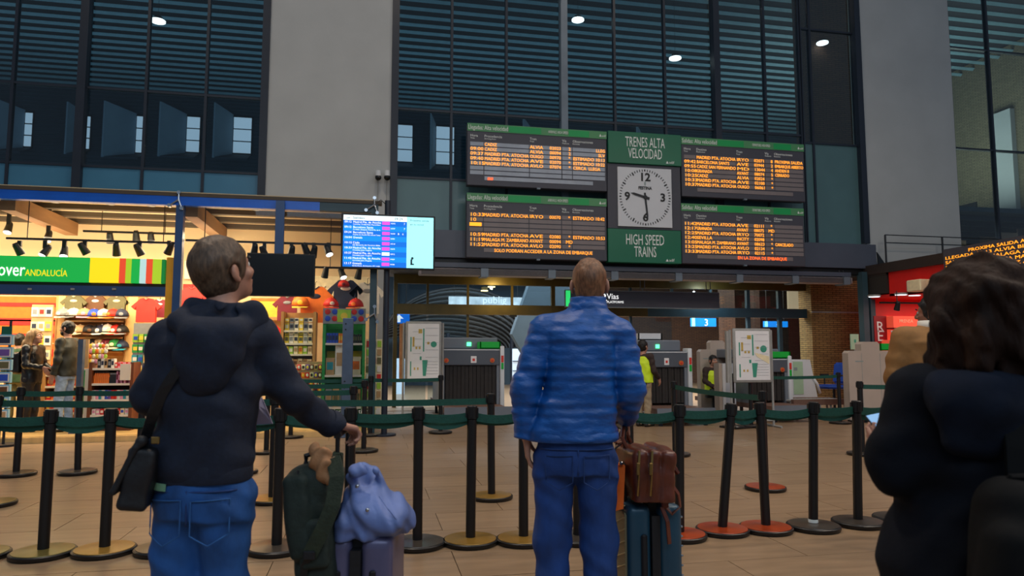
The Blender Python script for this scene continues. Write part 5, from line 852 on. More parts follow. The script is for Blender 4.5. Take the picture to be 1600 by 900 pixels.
g = thing('lamp_rail', 'black lamp rail under the red shop ceiling', 'rail', (p.x, p.y, zf - .3)); bx('track', K['black'], (p.x - .45, p.y - .025, zf - .3), (p.x + 1.1, p.y + .025, zf - .26), g); MB().cyl((p.x, p.y, zf - .26), (p.x, p.y, zf), .01, seg=6).build('suspension', K['black'], g, world=True)
a_ = pz(1433, 445); b_ = pz(1455, 445); g = thing('air_conditioner', 'beige air conditioner box on the red fascia behind the dark hair', 'air conditioner', (XW - .1, (a_.y + b_.y) / 2, pz(1440, 456).z)); bx('casing', K['p_cream'], (XW - .3, b_.y, pz(1440, 456).z), (XW, a_.y, pz(1440, 438).z), g, bev=.02); bx('side_grille', K['label_grey'], (XW - .28, a_.y, pz(1440, 455).z), (XW - .02, a_.y + .02, pz(1440, 439).z), g)
# guard rail on the roof of the red shop
g = thing('roof_railing', 'thin dark railing on the roof edge of the red shop', 'railing', (XW + 1, YF - .5, ztop)); Yq = YF - .5; zr = PY(1384, 367, Yq).z; zm = PY(1384, 379, Yq).z; x0 = PY(1384, 390, Yq).x
for px in (1384, 1473, 1560, 1640): x = PY(px, 390, Yq).x; MB().cyl((x, Yq, ztop), (x, Yq, zr), .025, seg=8).build('railing_post', K['dark_steel'], g, world=True)
for z in (zr, zm): MB().cyl((x0, Yq, z), (x0 + 6, Yq, z), .014, seg=6).build('railing_bar', K['dark_steel'], g, world=True)
# scrolling amber sign over the red shop
XA = 12.55; A = PX(1474, 400, XA); B = PX(1640, 400, XA); zb = PX(1540, 420, XA).z; zt_ = PX(1540, 382, XA).z
g = thing('scrolling_sign', 'long amber scrolling text sign over the red shop at the right edge', 'sign', (XA, (A.y + B.y) / 2, zb)); bx('housing', K['board'], (XA, B.y, zb - .05), (XA + .25, A.y, zt_ + .05), g)
L_ = A.y - B.y; hgt = (zt_ - zb)
for r, s in enumerate(('PROXIMA SALIDA ANDEN', 'LLEGADA 10:13 ALVIA BILBAO', 'SANTA JUSTA MALAGA ALVIA', 'MADRID BUSCA ALVIA MALAGA', 'MADRID ALVIA CADIZ ALVIA')):
    text(s, hgt * .19, K['amber'], g, (XA - .006, A.y - .05 - (r == 0) * L_ * .25, zt_ - hgt * (.17 + .2 * r)), rot=(PI / 2, 0, -PI / 2), width=L_ * (.7 if r == 0 else .95))
for x in (A.y - .4, B.y + .4): MB().cyl((XA + .2, x, zt_), (XA + .5, x, zt_ - .02), .02, seg=6).build('bracket', K['dark_steel'], g, world=True)
# ------------------------------------------------------------------ belt barriers
def stanchion(px, py, label, top='base_top', lean=0.0, height=.96, group='belt barrier posts', depth=None):
    p = G(px, py); g = thing('belt_stanchion', label, 'barrier post', (p.x, p.y, 0), -TH, group); h = height
    MB().lathe([(.195, 0), (.205, .012), (.205, .030), (.198, .036)], seg=36).build('base', K['post_black'], g, smooth=True)
    MB().lathe([(.19, .0362), (.188, .040), (.06, .046), (.05, .047)], seg=36).build('base_cover', K[top], g, smooth=True)
    L_ = Matrix.Translation((0, 0, .04)) @ Matrix.Rotation(lean, 4, 'Y')
    mb = MB().cyl((0, 0, 0), (0, 0, h - .10), .036, seg=20); bmesh.ops.transform(mb.bm, matrix=L_, verts=mb.bm.verts); mb.build('post', K['post_black'], g, smooth=True)
    mb = MB().lathe([(.030, h - .10), (.040, h - .095), (.040, h - .005), (.034, h), (.01, h)], seg=20); 
    for an in range(4): mb.box((-.012, .036, h - .085), (.012, .048, h - .015), M=Matrix.Rotation(an * PI / 2, 4, 'Z'))
    bmesh.ops.transform(mb.bm, matrix=L_, verts=mb.bm.verts); mb.build('belt_cassette', K['post_black'], g, smooth=True)
    g['h'] = h; top_ = Vector((p.x, p.y, 0)) + Matrix.Rotation(-TH, 3, 'Z') @ (L_ @ Vector((0, 0, h - .075)))
    del g['h']
    return g, top_
def belt(A, B, sag=.02, w=.06, twist=0, drop=0.0, off=0):
    """retractable webbing: a part of the post it is drawn from"""
    g, a = A; _, b = B; a = a + Vector((0, off, -drop)); b = b + Vector((0, off, -drop)); n = 10; mb = MB(); R = []
    for i in range(n + 1):
        t = i / n; p = a.lerp(b, t) - Vector((0, 0, 4 * sag * t * (1 - t))); u = Matrix.Rotation(twist * math.sin(PI * t), 3, (b - a).normalized()) @ Vector((0, 0, w / 2))
        q = Vector((0, .0035, 0)); R.append([mb.bm.verts.new(p + u + q), mb.bm.verts.new(p - u + q), mb.bm.verts.new(p - u - q), mb.bm.verts.new(p + u - q)])
    for X, Y in zip(R, R[1:]):
        for k in range(4): mb.bm.faces.new((X[k], X[(k + 1) % 4], Y[(k + 1) % 4], Y[k]))
    M = PM[g.name].inverted(); bmesh.ops.transform(mb.bm, matrix=M, verts=mb.bm.verts); mb.build('belt', K['belt'], g)
NEAR = [(-38, 872, 'base_olive', 0, 'near row post at the left picture edge, only its base rim in view'), (67, 868, 'base_olive', 0, 'near row post with an olive base, leftmost whole one'), (163, 864, 'base_gold', 0, 'near row post with a tawny base, left of the black shoulder bag'), (258, 862, 'base_top', 0, 'near row post behind the black shoulder bag'), (345, 861, 'base_top', 0, 'near row post hidden behind the hooded man\'s legs'), (432, 861, 'base_top', 0, 'near row post left of the green backpack'), (544, 857, 'base_top', 0, 'near row post behind the hand on the suitcase handle'), (652, 853, 'base_top', -.003, 'near row post right of the purple suitcase'), (735, 849, 'base_gold', .008, 'near row post with a brown base, second right of the purple suitcase'), (818, 847, 'base_gold', 0, 'near row post beside the blue jacket man\'s left hand'), (903, 845, 'base_top', 0, 'near row post seen between the blue jacket man\'s legs'), (985, 842, 'base_top', 0, 'near row post hidden behind the teal suitcase'), (1062, 840, 'base_orange', .02, 'near row post right of the teal suitcase and leather bag'), (1129, 832, 'base_orange', .10, 'near row post leaning most to the right, on an orange base'), (1197, 829, 'base_orange', -.02, 'near row post on the brightest orange base'), (1271, 826, 'base_top', .04, 'near row post with a white band at its foot'), (1341, 820, 'base_top', .03, 'near row post left of the woman\'s elbow'), (1405, 814, 'base_top', 0, 'near row post whose base shows behind the woman\'s coat')]
S = [stanchion(px, py, lab, t, ln, group='posts of the near barrier row') for px, py, t, ln, lab in NEAR]
for i in range(len(S) - 1):
    belt(S[i], S[i + 1], .012 + .008 * (i % 3), .062); belt(S[i], S[i + 1], .03 + .012 * ((i + 1) % 3), .06, .25 * (-1) ** i, .018, .03)
mb = MB().cyl((0, 0, .05), (0, 0, .075), .0375, seg=16); mb.build('white_band', K['white_print'], S[15][0])
def far(px, py, lab, top='base_top', lean=0): return stanchion(px, py, lab, top, lean, group='posts of the far barrier rows')
a0 = far(-70, 745, 'far post outside the left edge, only its belt in view'); a1 = far(25, 743, 'far post at the left before the long haired shopper'); a2 = far(121, 740, 'far post before the bearded shopper', lean=-.03); a3 = far(217, 739, 'far post beside the black shoulder bag'); a4 = far(374, 740, 'far post base at the hooded man\'s right hip'); a5 = far(550, 738, 'far post right behind the hand on the handle')
for p, q in ((a0, a1), (a1, a2), (a2, a3), (a3, a4), (a4, a5)): belt(p, q, .01)
b0 = far(-14, 790, 'post base cut off at the left edge between two rows', 'base_olive'); b2 = far(425, 784, 'post standing right behind the one left of the green backpack', 'base_gold'); b3 = far(768, 779, 'post with a golden base left of the blue jacket man', 'base_gold', -.01); belt(b0, b2, .015); belt(b2, b3, .015)
c1 = far(416, 708, 'far post at the hooded man\'s right arm'); c2 = far(568, 706, 'far post between the luggage and the glass corner'); d1_ = far(454, 684, 'farthest post under the hooded man\'s forearm'); d2 = far(578, 681, 'farthest post at the glass corner of the shop'); d3 = far(688, 677, 'farthest post before the left notice board'); belt(c1, c2, .01); belt(d1_, d2, .01); belt(d2, d3, .01)
e1 = far(1055, 712, 'far post behind the near post by the teal suitcase'); e2 = far(1196, 765, 'mid post on an orange base behind the brightest orange one', 'base_orange'); belt(e1, e2, .015)
f1 = far(1146, 668, 'farthest post before the right notice board'); f2 = far(1174, 667, 'farthest post right in front of the right notice board'); f3 = far(1313, 662, 'farthest post before the blue chair'); belt(f1, f2, .005); belt(f2, f3, .02)
h1 = far(1348, 711, 'far post before the beige hood, left of the tan coat'); h2 = far(1500, 705, 'far post hidden behind the tan coat'); belt(h1, h2, .015)
p = [G(1125, 668), G(1150, 671), G(1178, 669), G(1196, 672)]; tag(center(MB().tube([v + Vector((0, 0, .02)) for v in p], .02, 6).build('floor_cable', K['black'])), 'dark cable cover lying on the floor before the right notice board', 'cable')
# ------------------------------------------------------------------ smooth bodies: distance field + surface nets
V3 = lambda *a: np.array(a, float)
class Field:
    def __init__(s, lo, hi, h):
        s.h = h; s.lo = np.array(lo, float); s.n = np.ceil((np.array(hi) - s.lo) / h).astype(int) + 1
        s.ax = [(s.lo[i] + h * np.arange(s.n[i])).astype(np.float32) for i in range(3)]; s.F = np.full(s.n, 1.0, np.float32)
    def sub(s, bmin, bmax, m):
        sl = []
        for i in range(3):
            a = max(0, int((bmin[i] - m - s.lo[i]) / s.h)); b = min(s.n[i], int((bmax[i] + m - s.lo[i]) / s.h) + 2); sl.append(slice(a, max(a, b)))
        return tuple(sl), s.ax[0][sl[0]][:, None, None], s.ax[1][sl[1]][None, :, None], s.ax[2][sl[2]][None, None, :]
    def put(s, sl, d, k, cut=False):
        A = s.F[sl]
        if A.size == 0: return
        if cut: d = -d; s.F[sl] = np.maximum(A, d) if not k else np.maximum(A, d) + np.maximum(k - np.abs(A - d), 0) ** 2 / (4 * k)
        else: s.F[sl] = np.minimum(A, d) if not k else np.minimum(A, d) - np.maximum(k - np.abs(A - d), 0) ** 2 / (4 * k)
    def cap(s, a, b, ra, rb=None, k=.02, cut=False, flat=False, wr=None):
        a = np.array(a, float); b = np.array(b, float); rb = ra if rb is None else rb; r = max(ra, rb)
        sl, X, Y, Z = s.sub(np.minimum(a, b) - r, np.maximum(a, b) + r, k + 3 * s.h + (.02 if wr else 0)); d = b - a; L2 = max(d @ d, 1e-9); L = math.sqrt(L2)
        t0 = ((X - a[0]) * d[0] + (Y - a[1]) * d[1] + (Z - a[2]) * d[2]) / L2; t = np.clip(t0, 0, 1)
        rad = ra + (rb - ra) * t
        if wr: rad = rad + wr[0] * np.sin(t * L * wr[1] + wr[2] + 2.2 * np.sin(9 * X + 5 * Y)) 
        D_ = np.sqrt((X - a[0] - d[0] * t) ** 2 + (Y - a[1] - d[1] * t) ** 2 + (Z - a[2] - d[2] * t) ** 2) - rad
        if flat: D_ = np.maximum(D_, (t0 - 1) * L)
        s.put(sl, D_, k, cut)
    def chain(s, pts, rs, k=.02, **kw):
        for i in range(len(pts) - 1): s.cap(pts[i], pts[i + 1], rs[i], rs[i + 1], k, **kw)
    def ell(s, p, r, R=None, k=.02, cut=False):
        p = np.array(p, float); r = np.array(r, float); m = r.max() if R is not None else r
        sl, X, Y, Z = s.sub(p - m, p + m, k + 3 * s.h); X, Y, Z = X - p[0], Y - p[1], Z - p[2]
        if R is not None: X, Y, Z = (R[0][0] * X + R[1][0] * Y + R[2][0] * Z, R[0][1] * X + R[1][1] * Y + R[2][1] * Z, R[0][2] * X + R[1][2] * Y + R[2][2] * Z)
        q = np.sqrt((X / r[0]) ** 2 + (Y / r[1]) ** 2 + (Z / r[2]) ** 2); q2 = np.sqrt((X / r[0] ** 2) ** 2 + (Y / r[1] ** 2) ** 2 + (Z / r[2] ** 2) ** 2)
        s.put(sl, q * (q - 1) / np.maximum(q2, 1e-6), k, cut)
    def box(s, p, hf, rd=.01, R=None, k=.01, cut=False):
        p = np.array(p, float); hf = np.array(hf, float); m = np.full(3, np.linalg.norm(hf)) if R is not None else hf
        sl, X, Y, Z = s.sub(p - m, p + m, k + 3 * s.h); X, Y, Z = X - p[0], Y - p[1], Z - p[2]
        if R is not None: X, Y, Z = (R[0][0] * X + R[1][0] * Y + R[2][0] * Z, R[0][1] * X + R[1][1] * Y + R[2][1] * Z, R[0][2] * X + R[1][2] * Y + R[2][2] * Z)
        x, y, z = np.abs(X) - hf[0] + rd, np.abs(Y) - hf[1] + rd, np.abs(Z) - hf[2] + rd
        s.put(sl, np.sqrt(np.maximum(x, 0) ** 2 + np.maximum(y, 0) ** 2 + np.maximum(z, 0) ** 2) + np.minimum(np.maximum(np.maximum(x, y), z), 0) - rd, k, cut)
    def loft(s, rows, yaw=0, k=.02, p=2.0, wr=None):
        """rows (z, cx, cy, rx, ry), flat ends"""
        rows = sorted(rows); A = np.array(rows, float); R_ = A[:, 3:].max() + .02
        sl, X, Y, Z = s.sub((A[:, 1].min() - R_, A[:, 2].min() - R_, A[0, 0]), (A[:, 1].max() + R_, A[:, 2].max() + R_, A[-1, 0]), k + 3 * s.h)
        z = Z.ravel(); f = lambda i: np.interp(z, A[:, 0], A[:, i])[None, None, :]
        x, y = X - f(1), Y - f(2); c_, s_ = math.cos(yaw), math.sin(yaw); u = c_ * x + s_ * y; v = -s_ * x + c_ * y; rx, ry = f(3), f(4)
        if wr: w = wr[0] * np.sin(Z * wr[1] + 3 * np.sin(6 * X + 1) + 2 * np.sin(8 * Y + 3 * Z)); rx = rx + w; ry = ry + w
        q = (np.abs(u / rx) ** p + np.abs(v / ry) ** p) ** (1 / p); D_ = (q - 1) * np.minimum(rx, ry)
        D_ = np.maximum(D_, np.maximum(A[0, 0] - Z, Z - A[-1, 0])); s.put(sl, D_.astype(np.float32), k)
    def half(s, n, d):
        """keep n.p < d"""
        s.F = np.maximum(s.F, s.ax[0][:, None, None] * n[0] + s.ax[1][None, :, None] * n[1] + s.ax[2][None, None, :] * n[2] - d)
    def ripple(s, amp, f, ph=0):
        X, Y, Z = s.ax[0][:, None, None], s.ax[1][None, :, None], s.ax[2][None, None, :]
        s.F += (amp * (np.sin(f * X + 1.7 * np.sin(.7 * f * Z + ph)) * np.sin(f * 1.1 * Y + ph) + np.sin(f * .8 * Z + 2 * np.sin(.6 * f * X + ph)))).astype(np.float32)
    def folds(s, n, amp, f, ph=0, warp=1.5):
        """fold lines running across direction n"""
        X, Y, Z = s.ax[0][:, None, None], s.ax[1][None, :, None], s.ax[2][None, None, :]
        t = X * n[0] + Y * n[1] + Z * n[2]; s.F += (amp * np.sin(f * t + warp * np.sin(.35 * f * (X + .6 * Z) + ph) + ph)).astype(np.float32)
    def mesh(s, name, m, parent, smooth=True):
        F = s.F; S_ = F < 0; n = s.n; C = [(i, j, k) for i in (0, 1) for j in (0, 1) for k in (0, 1)]
        cnt = sum(S_[i:n[0] - 1 + i, j:n[1] - 1 + j, k:n[2] - 1 + k].astype(np.int8) for i, j, k in C); idx = np.argwhere((cnt > 0) & (cnt < 8))
        if len(idx) == 0: return None
        val = {cc: F[idx[:, 0] + cc[0], idx[:, 1] + cc[1], idx[:, 2] + cc[2]] for cc in C}; acc = np.zeros((len(idx), 3)); num = np.zeros(len(idx))
        for a in C:
            for axis in range(3):
                if a[axis]: continue
                b = list(a); b[axis] = 1; b = tuple(b); fa, fb = val[a], val[b]; cr = (fa < 0) != (fb < 0); t = np.where(cr, fa / np.where(fa == fb, 1, fa - fb), 0)
                for q in range(3): acc[:, q] += np.where(cr, a[q] + (t if q == axis else 0), 0)
                num += cr
        P_ = (idx + acc / num[:, None]) * s.h + s.lo; ID = np.full(n, -1, np.int32); ID[idx[:, 0], idx[:, 1], idx[:, 2]] = np.arange(len(idx)); Q = []
        for ax_ in range(3):
            u, v = (ax_ + 1) % 3, (ax_ + 2) % 3; sh = [slice(None)] * 3; sh2 = [slice(None)] * 3; sh[ax_] = slice(0, -1); sh2[ax_] = slice(1, None)
            A, B = S_[tuple(sh)], S_[tuple(sh2)]; e = np.argwhere(A != B); e = e[(e[:, u] > 0) & (e[:, v] > 0)]
            d = lambda du, dv: ID[tuple((e - np.eye(3, dtype=int)[u] * du - np.eye(3, dtype=int)[v] * dv).T)]
            q = np.stack([d(1, 1), d(0, 1), d(0, 0), d(1, 0)], 1); fl = ~A[tuple(e.T)]; q[fl] = q[fl][:, ::-1]; Q.append(q)
        Q = np.concatenate(Q); Q = Q[(Q >= 0).all(1)]; me = bpy.data.meshes.new(name)
        me.vertices.add(len(P_)); me.vertices.foreach_set('co', P_.astype(np.float32).ravel()); me.loops.add(Q.size); me.loops.foreach_set('vertex_index', Q.astype(np.int32).ravel()); me.polygons.add(len(Q)); me.polygons.foreach_set('loop_start', np.arange(0, Q.size, 4, dtype=np.int32)); me.update(calc_edges=True); me.validate()
        if smooth: me.polygons.foreach_set('use_smooth', np.ones(len(Q), bool))
        me.materials.append(m); o = link(bpy.data.objects.new(name, me), parent); PM[o.name] = PM[parent.name].copy() if parent is not None else Matrix.Identity(4); return o
def rotm(yaw=0, pitch=0, roll=0): return np.array(Matrix.Rotation(yaw, 3, 'Z') @ Matrix.Rotation(pitch, 3, 'X') @ Matrix.Rotation(roll, 3, 'Y'))
def unit(v): v = np.array(v, float); return v / max(np.linalg.norm(v), 1e-9)
def hand_shape(f, wrist, d, nrm, side, curl=.5, s=1.0, spread=.18):
    """palm, four unequal bent fingers, thumb; d = direction of the hand, nrm = palm side, side = thumb side vector"""
    d, nrm = unit(d), unit(nrm); nrm = unit(nrm - d * (nrm @ d)); sd = np.cross(d, nrm); sd = sd if sd @ np.array(side) > 0 else -sd; w = np.array(wrist, float)
    for i, u in enumerate((.030, .010, -.010, -.029)):
        k0 = w + d * .088 * s + sd * u * s; f.cap(w + sd * u * .55 * s + d * .01, k0, .016 * s, .0125 * s, .012)
        L = (.044, .050, .046, .036)[i] * s; dd = unit(d + sd * u * spread * 20 * .3); p = k0; an = 0
        for j in range(3):
            an += curl * (.55, .9, .7)[j]; v = unit(dd * math.cos(an) + nrm * math.sin(an)); q = p + v * L * (1, .62, .5)[j]; f.cap(p, q, (.0098, .0088, .008)[j] * s, (.0088, .008, .007)[j] * s, .004); p = q
    t0 = w + d * .02 * s + sd * .022 * s; v = unit(d * .62 + sd * .75 + nrm * .25); t1 = t0 + v * .045 * s; f.cap(t0, t1, .016 * s, .0125 * s, .012); v2 = unit(d * .85 + sd * .25 + nrm * (.25 + .5 * curl)); t2 = t1 + v2 * .034 * s; f.cap(t1, t2, .0115 * s, .0095 * s, .006); f.cap(t2, t2 + unit(v2 + nrm * .3 * curl) * .026 * s, .0095 * s, .0078 * s, .004)
def head_shape(f, c0, R, s=1.0, beard=False):
    P = lambda x, y, z: np.array(c0) + R @ (np.array((x, y, z)) * s)
    f.ell(P(0, -.012, .028), np.array((.076, .097, .092)) * s, R, .01); f.ell(P(0, .030, -.045), np.array((.060, .066, .078)) * s, R, .03); f.ell(P(0, .068, -.095), np.array((.026, .024, .022)) * s, R, .025)
    f.cap(P(-.04, .055, .022), P(.04, .055, .022), .027 * s, None, .02)
    for q in (-1, 1):
        f.ell(P(q * .034, .097, .004), np.array((.019, .014, .013)) * s, R, .012, cut=True); f.ell(P(q * .048, .062, -.028), np.array((.024, .022, .02)) * s, R, .02)
        f.ell(P(q * .085, -.012, -.006), np.array((.0105, .019, .032)) * s, R @ rotm(q * .35, math.radians(-12), 0), .005); f.ell(P(q * .096, -.004, -.002), np.array((.006, .010, .018)) * s, R, .004, cut=True); f.ell(P(q * .0835, -.006, -.036), np.array((.008, .012, .012)) * s, R, .006)
        f.ell(P(q * .012, .104, -.034), np.array((.010, .012, .008)) * s, R, .006)
    f.cap(P(0, .094, .012), P(0, .116, -.028), .0085 * s, .013 * s, .014); f.ell(P(0, .094, -.062), np.array((.026, .012, .008)) * s, R, .006); f.ell(P(0, .092, -.074), np.array((.022, .011, .008)) * s, R, .006); f.cap(P(-.022, .104, -.0675), P(.022, .104, -.0675), .0025 * s, None, .003, cut=True)
    return P
def face_parts(g, P, R, s=1.0, white=True):
    for q in (-1, 1):
        e = MB().ball(tuple(P(q * .033, .082, .004)), .0125 * s, 12, 8).build('eye', K['eye_white'], g, smooth='all'); MB().ball(tuple(P(q * .033, .0915, .003)), .0058 * s, 8, 6).build('iris', K['eye_dark'], e, smooth='all')
        MB().tube([tuple(P(q * .015, .100, .024)), tuple(P(q * .034, .102, .030)), tuple(P(q * .054, .090, .024))], .0042 * s, 6).build('eyebrow', K['hair_black'], g)
def hair_short(g, c0, R, m, s=1.0, h=.006, vol=.010, front=.045, nape=-.075, beard=None, lump=.003):
    f = Field(np.array(c0) - .16 * s, np.array(c0) + .16 * s, h); P = lambda x, y, z: np.array(c0) + R @ (np.array((x, y, z)) * s)
    f.ell(P(0, -.014, .030), np.array((.076 + vol, .099 + vol, .092 + vol * 1.3)) * s, R, 0); f.ell(P(0, -.035, -.035), np.array((.066 + vol * .4, .066 + vol * .4, .07)) * s, R, .02)
    f.ripple(lump, 95); f.folds(R @ np.array((.9, .45, 0)), lump * .6, 210)
    f.ell(P(0, .125, -.035), np.array((.11, .095, .10)) * s, R, .01, cut=True); f.ell(P(0, .14, front - .01), np.array((.075, .06, .045)) * s, R, .01, cut=True)
    for q in (-1, 1): f.ell(P(q * .092, -.010, -.012), np.array((.024, .030, .040)) * s, R, .006, cut=True)
    n = R @ np.array((0, .25, -1)); n = n / np.linalg.norm(n); f.half(n, n @ P(0, 0, nape)); return f.mesh('hair', m, g)
def human(name, label, loc, rz, J, head, look, clothes, skin='skin', hair=None, h=.006, hs=1.0, hands=(None, None), yaw=0.0, neck=None, h_cloth=.008, feet=True, group=None, face=True, headfield_h=None):
    """J: joint dict in local space (x right, y away, z up): sh, el, wr, hip, kn, an as (left, right); pel, chest centre lines from 'spine' rows"""
    g = thing(name, label, 'person', loc, rz, group); pts = [p for k_ in ('sh', 'el', 'wr', 'hip', 'kn', 'an') for p in J[k_]] + [head]
    A = np.array(pts); lo = A.min(0) - .22; hi = A.max(0) + .22; lo[2] = -.01; R = rotm(*look)
    f = Field(lo, hi, h); f.loft(J['spine'], yaw, .03, 2.3)
    nb = np.array(J['neck']); f.cap(nb - (0, 0, .06), np.array(head) + R @ V3(0, -.02, -.05) * hs, .058 * hs, .052 * hs, .03)
    P = head_shape(f, head, R, hs)
    for q in (0, 1):
        f.cap(nb - (0, 0, .04), J['sh'][q], .05, .052, .03); f.chain([J['sh'][q], J['el'][q], J['wr'][q]], [.048, .040, .026], .015)
        if hands[q]: hand_shape(f, J['wr'][q], *hands[q][:3], **hands[q][3])
        f.chain([J['hip'][q], J['kn'][q], J['an'][q]], [.078, .052, .036], .02); t = J['toe'][q]; f.cap(np.array(J['an'][q]) + (0, 0, -.04), t, .034, .026, .02)
    f.mesh('body', K[skin], g); 
    if face: face_parts(g, P, R, hs)
    for cl in clothes: cl(g, J, yaw)
    return g, P, R
def std_pose(H=1.75, lean=0, arms=((-.26, .02, -.02), (.26, .02, -.02)), fw=(0.08, 0.08), stride=0.0, yaw=0.0, zf=0.0, w=1.0, seat=None):
    """relaxed standing skeleton facing +y, turned by yaw"""
    s = H / 1.75; cz, sz = math.cos(yaw), math.sin(yaw); T = lambda x, y, z: V3(cz * x - sz * y, sz * x + cz * y, z)
    J = {}; J['sh'] = [T(-.185 * w * s, 0, 1.43 * s), T(.185 * w * s, 0, 1.43 * s)]; J['el'] = [T(-.245 * w * s, -.02 + fw[0] * .2, 1.14 * s), T(.245 * w * s, -.02 + fw[1] * .2, 1.14 * s)]
    J['wr'] = [T(-.245 * s * w, fw[0], .90 * s + max(0, fw[0] - .1) * .8), T(.245 * s * w, fw[1], .90 * s + max(0, fw[1] - .1) * .8)]
    J['hip'] = [T(-.085 * s, 0, .90 * s), T(.085 * s, 0, .90 * s)]; J['kn'] = [T(-.095 * s, .02 + stride, .49 * s), T(.095 * s, .02 - stride * .5, .49 * s)]; J['an'] = [T(-.10 * s, -.02 + stride, .085), T(.10 * s, -.02 - stride, .085)]; J['toe'] = [T(-.115 * s, .15 + stride, .028), T(.115 * s, .15 - stride, .028)]
    J['spine'] = [(z * s, 0, 0, rx * s * w, ry * s) for z, rx, ry in ((.84, .15, .10), (.95, .165, .115), (1.08, .14, .10), (1.25, .155, .11), (1.36, .17, .11), (1.44, .13, .08), (1.49, .06, .055))]; J['neck'] = V3(0, -.01, 1.48 * s)
    return J
# garments -----------------------------------------------------------
def g_top(name, m, rows, arm=(.068, .058, .045), h=.008, hem=None, k=.03, wr=(.004, 26), p=2.4, rip=(.0025, 38), collar=None, amp_arm=.004, fold=None, ka=.8):
    def make(g, J, yaw):
        pts = list(J['sh']) + list(J['el']) + list(J['wr']); A = np.array(pts + [(r[1] + r[3], r[2] + r[4], r[0]) for r in rows] + [(r[1] - r[3], r[2] - r[4], r[0]) for r in rows]); f = Field(A.min(0) - .12, A.max(0) + .12, h)
        f.loft(rows, yaw, k, p, wr)
        for q in (0, 1):
            a, b, c_ = (np.array(J[n][q]) for n in ('sh', 'el', 'wr')); f.cap(np.array(J['neck']) - (0, 0, .07), a, arm[0] * .9, arm[0], k); f.cap(a, b, arm[0], arm[1], k * ka, wr=(amp_arm, 55, q)); f.cap(b, c_, arm[1], arm[2], k * ka * .7, flat=True, wr=(amp_arm, 60, 2 + q))
        if fold:
            for fo in fold: f.folds(*fo)
        if rip: f.ripple(rip[0], rip[1])
        if hem is not None: f.half((0, 0, -1), -hem)
        o = f.mesh(name, m, g)
        if collar:
            cz, rr, hh, mm = collar; n = np.array(J['neck']); MB().lathe([(rr, cz), (rr + .012, cz), (rr + .006, cz + hh), (rr - .004, cz + hh)], (n[0], n[1] + .005, 0), 24).build('collar', mm, g, smooth='all')
        return o
    return make
def g_legs(m, top, r=(.098, .072, .062), hipr=(.175, .125), h=.008, rip=(.003, 34), name='trousers', cuff=.03, cy=0.0):
    def make(g, J, yaw):
        A = np.array(list(J['hip']) + list(J['kn']) + list(J['an'])); lo = A.min(0) - .22; hi = A.max(0) + .22; lo[2] = 0; hi[2] = top + .03; f = Field(lo, hi, h); hc_ = (np.array(J['hip'][0]) + np.array(J['hip'][1])) / 2
        f.loft([(hc_[2] - .07, hc_[0], hc_[1] + cy, hipr[0] * .95, hipr[1] * .95), (hc_[2] + .02, hc_[0], hc_[1] + cy, hipr[0], hipr[1]), (top, hc_[0], hc_[1] + cy, hipr[0] * .93, hipr[1] * .9)], yaw, .02, 2.4)
        for q in (0, 1): f.chain([np.array(J['hip'][q]) - (0, 0, .02), J['kn'][q], np.array(J['an'][q]) - (0, 0, .03)], r, .03)
        if rip: f.ripple(*rip); f.folds((.35, .2, 1), rip[0] * .7, 48, 1, 2.0)
        f.half((0, 0, 1), top); f.half((0, 0, -1), -cuff); return f.mesh(name, m, g)
    return make
def g_shoes(m, s=1.0):
    def make(g, J, yaw):
        for q in (0, 1):
            a, t = np.array(J['an'][q]), np.array(J['toe'][q]); f = Field(np.minimum(a, t) - .12, np.maximum(a, t) + .12, .008); b = a + (a - t) * .25; b[2] = .045
            f.cap(b, (t[0], t[1], .04), .046, .040, .01); f.cap((a[0], a[1], .05), (a[0], a[1], .10), .05, .045, .02); f.half((0, 0, -1), -.002); f.mesh('shoe', m, g)
    return make
# ------------------------------------------------------------------ travellers in the foreground
def frame_at(px, d, z=0.0):
    b = D(px, 550, d); loc = Vector((b.x, b.y, z)); Ri = Matrix.Rotation(TH, 3, 'Z')
    return loc, (lambda x, y, dy=0.0: np.array(Ri @ (D(x, y, d + dy) - loc)))
def FQ(q, a, b, h):
    C = np.array([q(x, y, z) for x in (a[0], b[0]) for y in (a[1], b[1]) for z in (a[2], b[2])]); return Field(C.min(0), C.max(0), h)
def surf_y(x, rx, ry, cx=0, cy=0, p=2.4): return cy - ry * max(0.0, 1 - abs((x - cx) / rx) ** p) ** (1 / p)
def fill_legs(J, hipc, hw, knee, ankle, fw=.14, kd=(0, 0)):
    J['hip'] = [V3(hipc[0] - hw, hipc[1], hipc[2]), V3(hipc[0] + hw, hipc[1], hipc[2])]; J['kn'] = [V3(hipc[0] - knee, hipc[1] + .02 + kd[0], .50), V3(hipc[0] + knee, hipc[1] + .02 + kd[1], .50)]
    J['an'] = [V3(hipc[0] - ankle, hipc[1] - .02 + kd[0], .085), V3(hipc[0] + ankle, hipc[1] - .02 + kd[1], .085)]; J['toe'] = [V3(hipc[0] - ankle - .02, hipc[1] + fw + kd[0], .028), V3(hipc[0] + ankle + .03, hipc[1] + fw + kd[1], .028)]
def rows_px(q, data, ry): return [(float(q((a + b) / 2, y)[2]), float(q((a + b) / 2, y)[0]), 0.0, float((q(b, y)[0] - q(a, y)[0]) / 2), r) for (y, a, b), r in zip(data, ry)]
